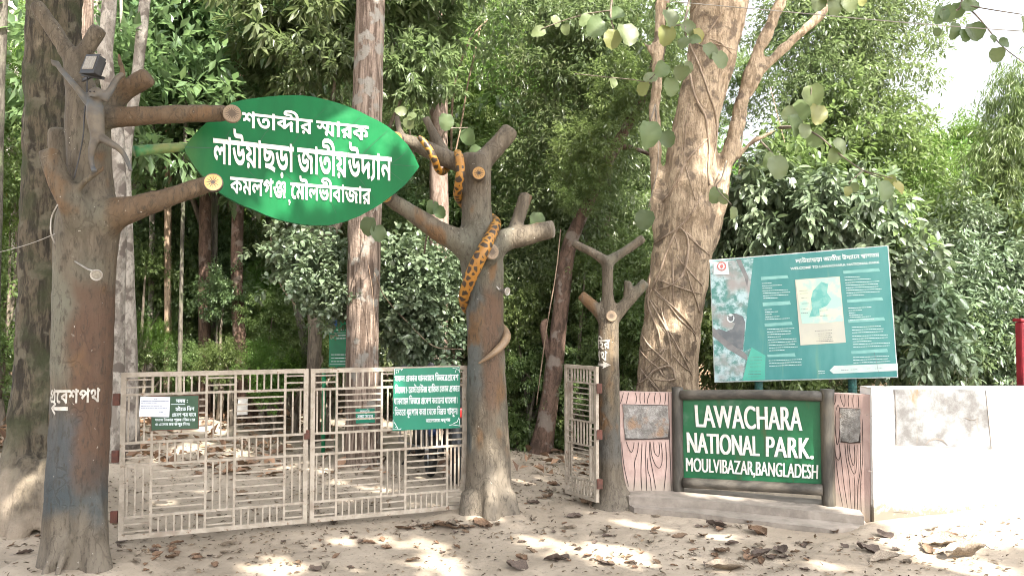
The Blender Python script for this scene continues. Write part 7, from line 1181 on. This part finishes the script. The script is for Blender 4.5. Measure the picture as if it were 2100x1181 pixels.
big_leaves('grey leaves hanging at the lower edge of the leaf sign before the stringy trunk', [(755, 463, 8.6, 44, dn - .2, .2, .15), (775, 478, 8.6, 40, dn + .3, .2, .2), (1100, 452, 9, 40, dn, .1, .1)], [[(775, 400, 2, 9.1), (768, 430, 1.4, 8.7), (760, 445, 1, 8.6)]])
# ------------------------------------------------------------------ signs and motorbikes beyond the gate
PS3 = Plane((0, 10.7, 0), (0, -1, 0))
k = NT('tall green sign print'); o = k.co(); col = k.mix(k.ramp(k.noise(o, 5, 4, 0.6), 0.4, 0.65), (0.003, 0.19, 0.085), (0.004, 0.15, 0.07)); M_TGS = k.done(col, 0.4)
T = plate('park_sign', 'tall green signboard with pale writing on posts, half hidden by the stringy-barked trunk', 'sign', PS3, [(676, 655), (740, 655), (740, 752), (674, 752)], M_TGS, 0.02)
bm = bmesh.new(); pl = lambda x, y: PS3.hit(x, y, 0.024); L = [(690, 676, 738, 676), (682, 688, 738, 687), (690, 694, 738, 693), (679, 727, 735, 727), (679, 734, 720, 734), (679, 741, 735, 741)]
print_lines(bm, L, pl, 1.6, 1.0, (3, 8)); stroke(bm, [(677, 682), (739, 682)], pl, .8); stroke(bm, [(676, 746), (739, 746)], pl, .8); build('small_print', bm, M_PALE, T, smooth=False)
bm = bmesh.new(); poly(bm, [pl(x, y) for x, y in ((680, 656), (694, 655), (690, 668), (686, 675))]); build('emblem', bm, m_plain('blue print', (0.03, 0.12, 0.35), rough=0.5, bump=0), T, smooth=False)
M_GPOST = m_plain('green painted post', (0.003, 0.16, 0.06), (0.003, 0.12, 0.05), 9, 0.45, 0.05)
for px in (690, 734):
    p = PS3.hit(px, 800, -0.03); bm = bmesh.new(); tube(bm, [(p.x, p.y, -0.1), (p.x, p.y, zz(660, p.y))], 0.020, 10); build('post', bm, M_GPOST, T)
p = at(664, 800, 10.2); bm = bmesh.new(); tube(bm, [(p.x, p.y, -0.1), (p.x, p.y, zz(757, p.y))], 0.026, 10); tube(bm, [(p.x, p.y, zz(757, p.y)), (p.x, p.y, zz(757, p.y) + 0.015)], 0.032, 10)
tag(build('green_post', bm, M_GPOST), 'lone dark green post behind the gate where the leaves meet', 'post')
M_WSIGN = m_plain('white board', (0.78, 0.78, 0.75), (0.70, 0.69, 0.66), 8, 0.6, 0.05)
PS4 = Plane((0, 12.2, 0), (0, -1, 0)); T = plate('white_marker', 'small white board on a stake behind the middle of the wide gate', 'sign', PS4, [(488, 818), (508, 817), (507, 850), (486, 851)], M_WSIGN, 0.015)
p = PS4.hit(497, 840, -0.02); bm = bmesh.new(); tube(bm, [(p.x, p.y, -0.05), (p.x, p.y, zz(822, p.y))], 0.018, 8); build('stake', bm, B_TWIG, T)

M_TYRE = m_plain('tyre rubber', (0.02, 0.02, 0.02), rough=0.8, bump=0.1); M_CHROME = m_plain('dull chrome', (0.5, 0.5, 0.5), (0.35, 0.35, 0.35), 20, 0.3, 0.05, metal=0.8)
M_BLUEP = m_plain('dark blue bike paint', (0.015, 0.04, 0.13), (0.012, 0.03, 0.09), 9, 0.3, 0.0); M_REDL = m_plain('red lamp plastic', (0.42, 0.012, 0.015), rough=0.3, bump=0)
def motorbike(loc, rz, label, paint):
    T = empty('motorbike', loc, label, 'motorbike', None, rz)
    def b(name, f, mat, par=T, sm=True):
        bm = bmesh.new(); f(bm); return build(name, bm, mat, par, sm, True)
    def ringw(bm, c, Rr, r, seg=24, s2=8):
        vs = [[bm.verts.new((c[0] + (r * math.sin(q)) * 1.0, c[1] + (Rr + r * math.cos(q)) * math.cos(a), c[2] + (Rr + r * math.cos(q)) * math.sin(a))) for q in [2 * math.pi * j / s2 for j in range(s2)]] for a in [2 * math.pi * i / seg for i in range(seg)]]
        for i in range(seg):
            for j in range(s2): bm.faces.new((vs[i][j], vs[i][(j + 1) % s2], vs[(i + 1) % seg][(j + 1) % s2], vs[(i + 1) % seg][j]))
    for y in (-0.64, 0.62):
        wl = b('wheel', lambda bm: (ringw(bm, (0, y, 0.30), 0.215, 0.018), [bar(bm, (0, y, 0.30), (0, y + 0.21 * math.cos(a), 0.30 + 0.21 * math.sin(a)), 0.03, 0.02, (1, 0, 0)) for a in [i * 2 * math.pi / 5 for i in range(5)]], tube(bm, [(-0.06, y, 0.3), (0.06, y, 0.3)], 0.04, 10)), M_CHROME)
        b('tyre', lambda bm: ringw(bm, (0, y, 0.30), 0.255, 0.047), M_TYRE, wl)
    b('fork', lambda bm: [tube(bm, [(s * 0.085, -0.64, 0.3), (s * 0.085, -0.42, 0.86)], 0.018, 8) for s in (-1, 1)], M_CHROME)
    b('mudguard', lambda bm: tube(bm, [(0, -0.64 + 0.33 * math.cos(a), 0.30 + 0.33 * math.sin(a)) for a in [0.5 + i * 0.25 for i in range(9)]], 0.05, 8), paint)
    b('mudguard', lambda bm: tube(bm, [(0, 0.62 + 0.34 * math.cos(a), 0.30 + 0.34 * math.sin(a)) for a in [0.1 + i * 0.25 for i in range(9)]], 0.06, 8), M_BLACK)
    b('engine', lambda bm: (box(bm, (0, -0.03, 0.40), (0.26, 0.34, 0.26), None, 0.03), box(bm, (0, -0.08, 0.58), (0.16, 0.18, 0.16), None, 0.02), tube(bm, [(0.12, -0.1, 0.4), (0.16, 0.2, 0.28), (0.16, 0.75, 0.34)], [0.025, 0.03, 0.04], 8)), M_BLACK)
    b('fuel_tank', lambda bm: tube(bm, [(0, -0.36, 0.84), (0, -0.25, 0.84), (0, -0.05, 0.82), (0, 0.06, 0.78)], [0.06, 0.13, 0.125, 0.07], 14), paint)
    b('seat', lambda bm: tube(bm, [(0, 0.0, 0.78), (0, 0.15, 0.77), (0, 0.55, 0.81), (0, 0.72, 0.84)], [0.06, 0.11, 0.11, 0.06], 12), M_BLACK)
    b('handlebar', lambda bm: (tube(bm, [(-0.36, -0.28, 0.98), (-0.2, -0.36, 1.0), (0, -0.42, 0.94), (0.2, -0.36, 1.0), (0.36, -0.28, 0.98)], 0.014, 8), [tube(bm, [(s * 0.24, -0.38, 1.0), (s * 0.28, -0.42, 1.16)], 0.006, 6) for s in (-1, 1)], [tube(bm, [(s * 0.28, -0.41, 1.17), (s * 0.28, -0.42, 1.172)], 0.05, 12) for s in (-1, 1)]), M_BLACK)
    b('leg_guard', lambda bm: tube(bm, [(-0.1, -0.32, 0.62), (-0.30, -0.34, 0.62), (-0.32, -0.32, 0.36), (-0.12, -0.28, 0.28), (0.12, -0.28, 0.28), (0.32, -0.32, 0.36), (0.30, -0.34, 0.62), (0.1, -0.32, 0.62)], 0.014, 8), M_CHROME)
    b('side_panel', lambda bm: [box(bm, (s * 0.13, 0.30, 0.62), (0.03, 0.34, 0.18), None, 0.012) for s in (-1, 1)], paint)
    b('headlight', lambda bm: tube(bm, [(0, -0.60, 0.86), (0, -0.585, 0.86), (0, -0.50, 0.86), (0, -0.46, 0.86)], [0.085, 0.09, 0.08, 0.04], 16), M_LENS)
    b('tail_light', lambda bm: box(bm, (0, 0.84, 0.76), (0.20, 0.06, 0.10), None, 0.015), M_REDL)
    b('stand', lambda bm: tube(bm, [(-0.1, 0.05, 0.30), (-0.26, 0.1, 0.0)], 0.012, 6), M_BLACK)
    return T
q = gp(862, 968); motorbike((q.x, 9.6, ground_z(q.x, 9.6)), R(12), 'dark blue motorbike parked facing the gate beneath the sea-green notice', M_BLUEP)
q = gp(932, 970); motorbike((q.x, 9.2, ground_z(q.x, 9.2)), R(185), 'black motorbike with a red tail lamp parked close to the snake pillar', M_BLACK)

# ------------------------------------------------------------------ dry leaves on the ground
M_DRY = []
for i, (a, b) in enumerate((((0.20, 0.135, 0.085), (0.11, 0.07, 0.045)), ((0.30, 0.25, 0.195), (0.17, 0.135, 0.10)), ((0.13, 0.095, 0.075), (0.07, 0.05, 0.04)), ((0.23, 0.145, 0.09), (0.13, 0.075, 0.045)))):
    M_DRY.append(m_plain('dry leaf %s' % 'abcd'[i], a, b, 25, 0.8, 0.4, 0.01))
def dry_mesh(seed):
    r_ = random.Random(seed); bm = bmesh.new(); nu, nv = 9, 7; V = []; L = 1.0; W = r_.uniform(0.5, 0.85); c1 = r_.uniform(0.2, 0.9); c2 = r_.uniform(0.4, 1.5); tw = r_.uniform(-0.8, 0.8)
    for i in range(nu):
        t = i / (nu - 1); hw = W * 0.5 * (math.sin(math.pi * (0.04 + 0.93 * t ** 0.8)) ** 0.8) * (1 + 0.30 * noise.noise(Vector((i * 1.3, seed * 3.3, 1)))) + 0.008; row = []
        for j in range(nv):
            s = j / (nv - 1) * 2 - 1; an = s * c2; rad = hw / max(c2, .2)
            x = math.sin(an) * rad; z = (1 - math.cos(an)) * rad
            x, z = x * math.cos(tw * t) - z * math.sin(tw * t), z * math.cos(tw * t) + abs(x) * math.sin(abs(tw) * t)
            z += c1 * 0.35 * (t - 0.45) ** 2 * L + 0.13 * noise.noise(Vector((i * .55, j * .75, seed))) + 0.06 * noise.noise(Vector((i * 1.2, j * 1.6, seed + 9)))
            x += 0.12 * noise.noise(Vector((i * .9, j * .5, seed + 40))) * abs(s)
            row.append(bm.verts.new((x, (t - .5) * L, z)))
        V.append(row)
    for i in range(nu - 1):
        for j in range(nv - 1): bm.faces.new((V[i][j], V[i][j + 1], V[i + 1][j + 1], V[i + 1][j]))
    zmin = min(v.co.z for v in bm.verts)
    for v in bm.verts: v.co.z -= zmin
    tube(bm, [(0, -.5, -zmin + V[0][3].co.z * 0 + c1 * .07), (0.02, -.62, 0.03), (0.03, -.72, 0.0)], 0.012, 5)
    me = bpy.data.meshes.new('dry_leaf'); bm.to_mesh(me); bm.free(); me.polygons.foreach_set('use_smooth', [True] * len(me.polygons))
    me.materials.append(M_DRY[seed % 4]); return me
DRY = [dry_mesh(s) for s in range(12)]
rl = random.Random(77)
def dry(px, py, size, label, group=None, mi=None, rz=None):
    p = gp(px, py, 0.01); z = ground_z(p.x, p.y); p = gp(px, py, z)
    if p.y > wd_.y - 0.15 and p.x > wd_.x - 0.1: return
    o = bpy.data.objects.new('dry_leaf', DRY[rl.randrange(12) if mi is None else mi]); COL.objects.link(o)
    zs = 0.0
    if p.x > 1.0 and p.y > 6.0 and p.y < 7.4: zs = 0.06
    o.location = (p.x, p.y, ground_z(p.x, p.y) + 0.004 + zs * 0); o.rotation_euler = (rl.uniform(-.25, .25), rl.uniform(-.25, .25), rl.uniform(0, 6.28) if rz is None else rz); o.scale = (size, size, size * rl.uniform(.6, 1.1))
    return tag(o, label, 'leaf', group)
for px, py, s, lab, mi, rz in ((985, 1068, .20, 'pale brown dry leaf standing up against the foot of the snake pillar', 3, .5), (1060, 1165, .16, 'dark crumpled dry leaf lying alone on the bottom edge of the sand', 2, 1.2), (1490, 1168, .30, 'largest grey-brown dry leaf at the bottom edge of the sand', 1, 1.7), (1552, 1092, .22, 'upright brown curled dry leaf in front of the steps', 3, .3), (1560, 1142, .2, 'dark dry leaf in the pile by the edge of the raised earth', 2, 2.0), (1780, 1128, .17, 'grey cupped dry leaf on the raised earth before the white wall', 2, .8), (1815, 1150, .24, 'pale half-buried dry leaf on the raised earth', 1, 1.9), (1812, 1098, .15, 'black-brown dry leaf with a raised tip before the white wall', 2, .3), (1935, 1118, .30, 'broad pale dry leaf with two others on the raised earth', 1, 1.5), (1950, 1103, .22, 'dark dry leaf leaning over the broad pale one', 2, 1.8), (1985, 1140, .30, 'long grey dry leaf lying flat near the edge of the picture', 1, 1.65), (1470, 1078, .18, 'flat dark dry leaf below the lower step', 2, 1.5), (1480, 1132, .16, 'upturned brown dry leaf in the middle of the sand', 0, .4), (920, 1085, .26, 'long thin dry leaf pile piece left of the snake pillar foot', 0, 1.6), (1200, 1035, .22, 'brown dry leaf beside the open narrow gate', 0, .2), (1580, 1062, .14, 'dark dry leaf lying on the step below the name board', 2, 1.4)):
    dry(px, py, s, lab, None, mi, rz)
GL = 'dry leaves scattered over the sandy ground'; LL = 'curled brown dry leaf among the many scattered on the sandy ground'
spots = [(880, 1085, 60, 14, 22), (960, 1078, 60, 10, 12), (330, 1140, 90, 20, 24), (1590, 1130, 90, 35, 26), (1450, 1085, 150, 25, 24), (1250, 1080, 180, 60, 30), (1110, 1000, 70, 40, 20), (700, 1120, 250, 50, 34), (450, 1050, 220, 60, 16), (1850, 1110, 180, 40, 16), (1300, 1150, 300, 25, 30), (100, 1120, 120, 50, 12), (560, 960, 260, 50, 16)]
for cx, cy, rx, ry, n in spots:
    for i in range(n):
        px, py = rl.gauss(cx, rx * .55), rl.gauss(cy, ry * .55)
        if not (-20 < px < 2110 and 930 < py < 1195): continue
        if py < 1045 and px > 1290: continue
        dry(px, py, rl.choice((.04, .05, .06, .08, .10, .13)) * rl.uniform(.8, 1.2), LL, GL)
# fine litter: crumbs and twigs near, a carpet of brown leaves under the trees
def scatter(n, fn, seed):
    rs = np.random.RandomState(seed); C = []
    while len(C) < n:
        x, y = fn(rs)
        C.append((x, y, ground_z(x, y) + 0.008))
    return np.array(C), rs
def near(rs):
    while True:
        y = rs.uniform(3.8, 11); x = rs.uniform(-4.5, 5)
        if y > 6.4 and x > 1.0: continue
        if noise.noise(Vector((x * .8, y * .8, 3))) + 0.3 * rs.uniform(-1, 1) > -0.05: return x, y
C, rs = scatter(6500, near, 3); n = len(C); D = unit(rs, n); D[:, 2] *= 0.25
s = rs.uniform(0.006, 0.035, n) ** 1.0; me = leaves('leaf_crumbs', C, D, unit(rs, n) * 0.5 + np.array([0, 0, 1.0]), s * 1.6, s * 0.7, rs.uniform(0, 0.7, n), 'rhomb', 0.3)
L_DRY = m_leaf('brown litter', (0.055, 0.035, 0.022), (0.24, 0.17, 0.11), None, 0.8, 0.05); tag(link('leaf_crumbs', me, L_DRY), 'crumbs of dry leaf strewn over the sand', 'leaf litter', kind='stuff')
def deep(rs):
    while True:
        y = 9 + 26 * rs.uniform() ** 1.4; x = rs.uniform(-0.75, 0.35) * y
        road = abs(x + 0.9 + 0.10 * (y - 8)) < 1.5 + 0.02 * y
        if y < 12.5 and rs.uniform() > 0.35 and x > -5: continue
        if road and rs.uniform() > 0.16 + 0.03 * max(0, y - 13): continue
        return x, y
C, rs = scatter(15000, deep, 9); n = len(C); D = unit(rs, n); D[:, 2] *= 0.5
s = rs.uniform(0.05, 0.15, n); L_LIT = m_leaf('red brown litter', (0.10, 0.055, 0.032), (0.36, 0.22, 0.13), None, 0.7, 0.1)
tag(link('leaf_litter', leaves('leaf_litter', C + np.array([0, 0, .01]), D, unit(rs, n) * 0.7 + np.array([0, 0, 1.0]), s * 1.5, s * 0.7, rs.uniform(0, 1, n), 'rhomb', 0.35), L_LIT), 'carpet of brown fallen leaves under the forest', 'leaf litter', kind='stuff')

# ------------------------------------------------------------------ unseen shade trees behind the viewer: crowns cut to place sun patches and shade
LIT = []        # places the sun reaches: (point, radius)
def lit_px(px, py, rx, ry):
    """a patch of sunlit ground given by its place in the photo"""
    a = gp(px, py); b = gp(px + rx, py); c = gp(px, py - ry); ex = (b - a).length; ey = (c - a).length
    n = max(1, int(ex / max(ey, .06)))
    for i in range(-n + 1, n): LIT.append((a + Vector((ex * i / n * 0.85, 0, 0)), max(0.07, ey * (1 - 0.35 * abs(i) / n))))
for z_ in ((1110, 1112, 85, 13), (1257, 1135, 70, 18), (1304, 1072, 36, 9), (1480, 1105, 40, 10), (1700, 1150, 75, 18), (1860, 1128, 60, 14), (2030, 1110, 70, 26), (1930, 1172, 150, 14), (900, 1160, 100, 16), (860, 1112, 60, 8), (560, 1172, 70, 9), (560, 1145, 45, 6), (1000, 1040, 20, 12), (1095, 985, 40, 7), (1400, 1030, 40, 6), (1510, 1036, 26, 5), (540, 968, 70, 6), (600, 948, 50, 6), (500, 990, 60, 5), (690, 985, 50, 5), (860, 1030, 50, 5), (700, 1020, 40, 4), (380, 940, 30, 5), (430, 1000, 60, 6), (660, 962, 60, 6), (330, 965, 40, 6), (770, 1000, 50, 6), (480, 935, 60, 6), (700, 925, 60, 6), (860, 975, 40, 6), (330, 1030, 40, 5)): lit_px(*z_)
for x in np.arange(wd_.x - 0.02, 7.4, 0.18):
    for z in (0.05, 0.22, 0.4, 0.58, 0.76, 0.94, 1.1): LIT.append((Vector((x, wd_.y - 0.05, z)), 0.16))
for px, py, Y, r in ((52, 930, 6.3, .12), (58, 870, 6.45, .13), (40, 980, 6.35, .10), (756, 622, 9.35, .10), (752, 580, 9.35, .07), (760, 660, 9.35, .06), (893, 640, 12.2, .12), (895, 690, 12.2, .15), (890, 600, 12.2, .1), (1004, 985, 6.8, .035), (1003, 1020, 6.75, .045), (1000, 1045, 6.75, .05), (345, 620, 16.8, .2), (640, 540, 10, .3), (690, 600, 9.8, .22), (610, 510, 10.4, .25), (560, 780, 11.3, .3), (700, 730, 10, .12), (90, 318, 5.5, .06), (1345, 500, 9.0, .12), (1342, 360, 9.1, .10), (1400, 640, 8.9, .10), (1335, 660, 8.9, .08), (870, 370, 12, .2)):
    LIT.append((at(px, py, Y), r))
LP = np.array([p[:] for p, r in LIT]); LR = np.array([r for p, r in LIT]); SV = np.array(SUN[:])
DP = np.array([at(x, y, Y)[:] for x, y, Y in [(px, py, 6.3) for px in (420, 520, 620, 720, 820) for py in (250, 330, 410)] + [(165, py, 5.3) for py in (150, 300, 450, 600, 750, 900, 1050, 1150)] + [(745, py, 9.4) for py in (60, 160, 480, 720, 800, 880)] + [(x, y, 9) for x, y in ((1440, 100), (1390, 520), (1360, 740))] + [(1140, 700, 10.3), (1120, 850, 10.3), (1200, 430, 10.3), (1520, 210, 9.2), (1560, 110, 9.2), (1345, 300, 9.2), (1350, 100, 9.2)] + [(243, y, 9) for y in (60, 180, 300, 420, 560, 700)] + [(285, y, 9.5) for y in (40, 160)] + [(95, y, 6.5) for y in (60, 200, 340, 480, 620, 740)] + [(985, py, 7) for py in (300, 420, 540, 660, 780, 900)] + [(px, py, 7.1) for px in (1300, 1420, 1540, 1660, 1740) for py in (830, 930)] + [(px, py, 6.6) for px in (1340, 1460, 1580, 1700) for py in (1030, 1062)] + [(px, py, 8.1) for px in (1500, 1600, 1700, 1800) for py in (560, 650, 740)] + [(px, py, 6.6) for px in (300, 420, 540, 660, 780, 900) for py in (800, 900)]])  # points that the unseen crowns are made to keep in shade
def shade_mask(C, pad=0.10):
    keep = np.ones(len(C), bool)
    for i in range(0, len(C), 2000):
        d = C[i:i + 2000, None] - LP[None]; t = d @ SV; q = d - t[..., None] * SV; keep[i:i + 2000] = ~(((q ** 2).sum(-1) < (LR + pad) ** 2) & (t > 0)).any(1)
    return keep
L_SHADE = m_leaf('shade tree leaf', (0.030, 0.075, 0.022), (0.085, 0.160, 0.045), None, 0.45, 0.32)
def shade_tree(label, foot_, lumps, seed, n):
    T = empty('shade_tree', foot_, label, 'tree', 'unseen shade trees behind the viewer'); f = Vector(foot_); bm = bmesh.new(); top = Vector((np.mean([l[0] for l in lumps]), np.mean([l[1] for l in lumps]), min(l[2] for l in lumps) - 1.0))
    P, Rr = smooth_path([f + Vector((0, 0, -.2)), f + Vector((.05, .1, 2)), f.lerp(top, .6) + Vector((0, 0, .4)), top], [.34, .26, .2, .16], 6); tube(bm, P, Rr, 16, wob=.1)
    for l in lumps: P, Rr = smooth_path([top - Vector((0, 0, .5)), top.lerp(Vector(l[:3]), .5) + Vector((0, 0, .3)), Vector(l[:3])], [.13, .08, .03], 5); tube(bm, P, Rr, 8)
    build('trunk', bm, B_TEAK, T); rs = np.random.RandomState(seed); A = []; O = []
    for l in lumps:
        u = unit(rs, n) * (rs.uniform(0, 1, (n, 1)) ** .4); A.append(np.array(l[:3]) + u * np.array([l[3], l[3], l[3] * .5])); O.append(np.full(n, len(l) > 4))
    C = np.concatenate(A); g = C - SV * (C[:, 2:3] / SV[2])
    hole = np.array([noise.noise(Vector((x * 1.15, y * 0.8, 7))) + 0.6 * noise.noise(Vector((x * 2.6, y * 1.9, 2))) for x, y, z in g])
    dk = np.zeros(len(C), bool)
    for i in range(0, len(C), 2000):
        d = C[i:i + 2000, None] - DP[None]; t = d @ SV; q = d - t[..., None] * SV; dk[i:i + 2000] = (((q ** 2).sum(-1) < 0.40 ** 2) & (t > 0)).any(1)
    keep = shade_mask(C) & (dk | ((hole < 0.42) & ~np.concatenate(O) & ~((g[:, 0] > 4.4) & (g[:, 1] > 7.2)))); C = C[keep]; m = len(C)
    D = unit(rs, m); D[:, 2] -= .3; L = rs.uniform(.16, .30, m)
    link('crown', leaves('foliage', C, D, unit(rs, m) * .6 + np.array([0, 0, 1.0]), L, L * .5, rs.uniform(0, .9, m), 'rhomb'), L_SHADE, T)
H_ = 8.6
shade_tree('unseen shade tree behind the viewer, crown cut to let sun patches onto the sand', (1.5, -5.0, 0), [(1.0, -2.4, H_, 2.6), (3.6, -2.6, H_, 2.4), (-1.2, -1.6, H_ + .3, 2.4), (2.4, -4.4, H_ + .6, 2.4), (5.4, -4.2, H_ + .4, 2.2), (0.2, .6, H_ + .3, 2.2)], 21, 5200)
shade_tree('unseen shade tree behind the viewer, crown cut to leave the white wall in sun', (9.5, -1.5, 0), [(4.6, -.4, H_ + .3, 2.4), (6.8, -.8, H_, 2.3), (2.4, 1.0, H_ + .4, 2.2), (5.0, 2.0, H_ + .8, 2.2), (8.0, -3.2, H_ + .5, 2.2), (7.6, 1.6, H_ + .8, 1.8)], 22, 5200)
shade_tree('unseen shade tree behind the viewer, crown shaped to shade the leaf sign and trunks', (-6.5, -2.0, 0), [(-3.2, .4, H_, 2.4), (-1.4, 2.4, H_ + .5, 2.3), (-4.4, 2.8, H_ + .4, 2.3), (0.6, 2.6, H_ + .2, 2.0), (2.2, 2.6, H_ + .4, 1.8), (1.0, 1.9, 9.3, 2.2, 1), (.6, 2.4, 9.9, 2.2, 1), (.3, 6.4, 10.0, 2.3, 1), (-1.9, 4.9, 9.6, 2.4, 1), (4.6, 5.0, 9.6, 2.2, 1)], 23, 5200)
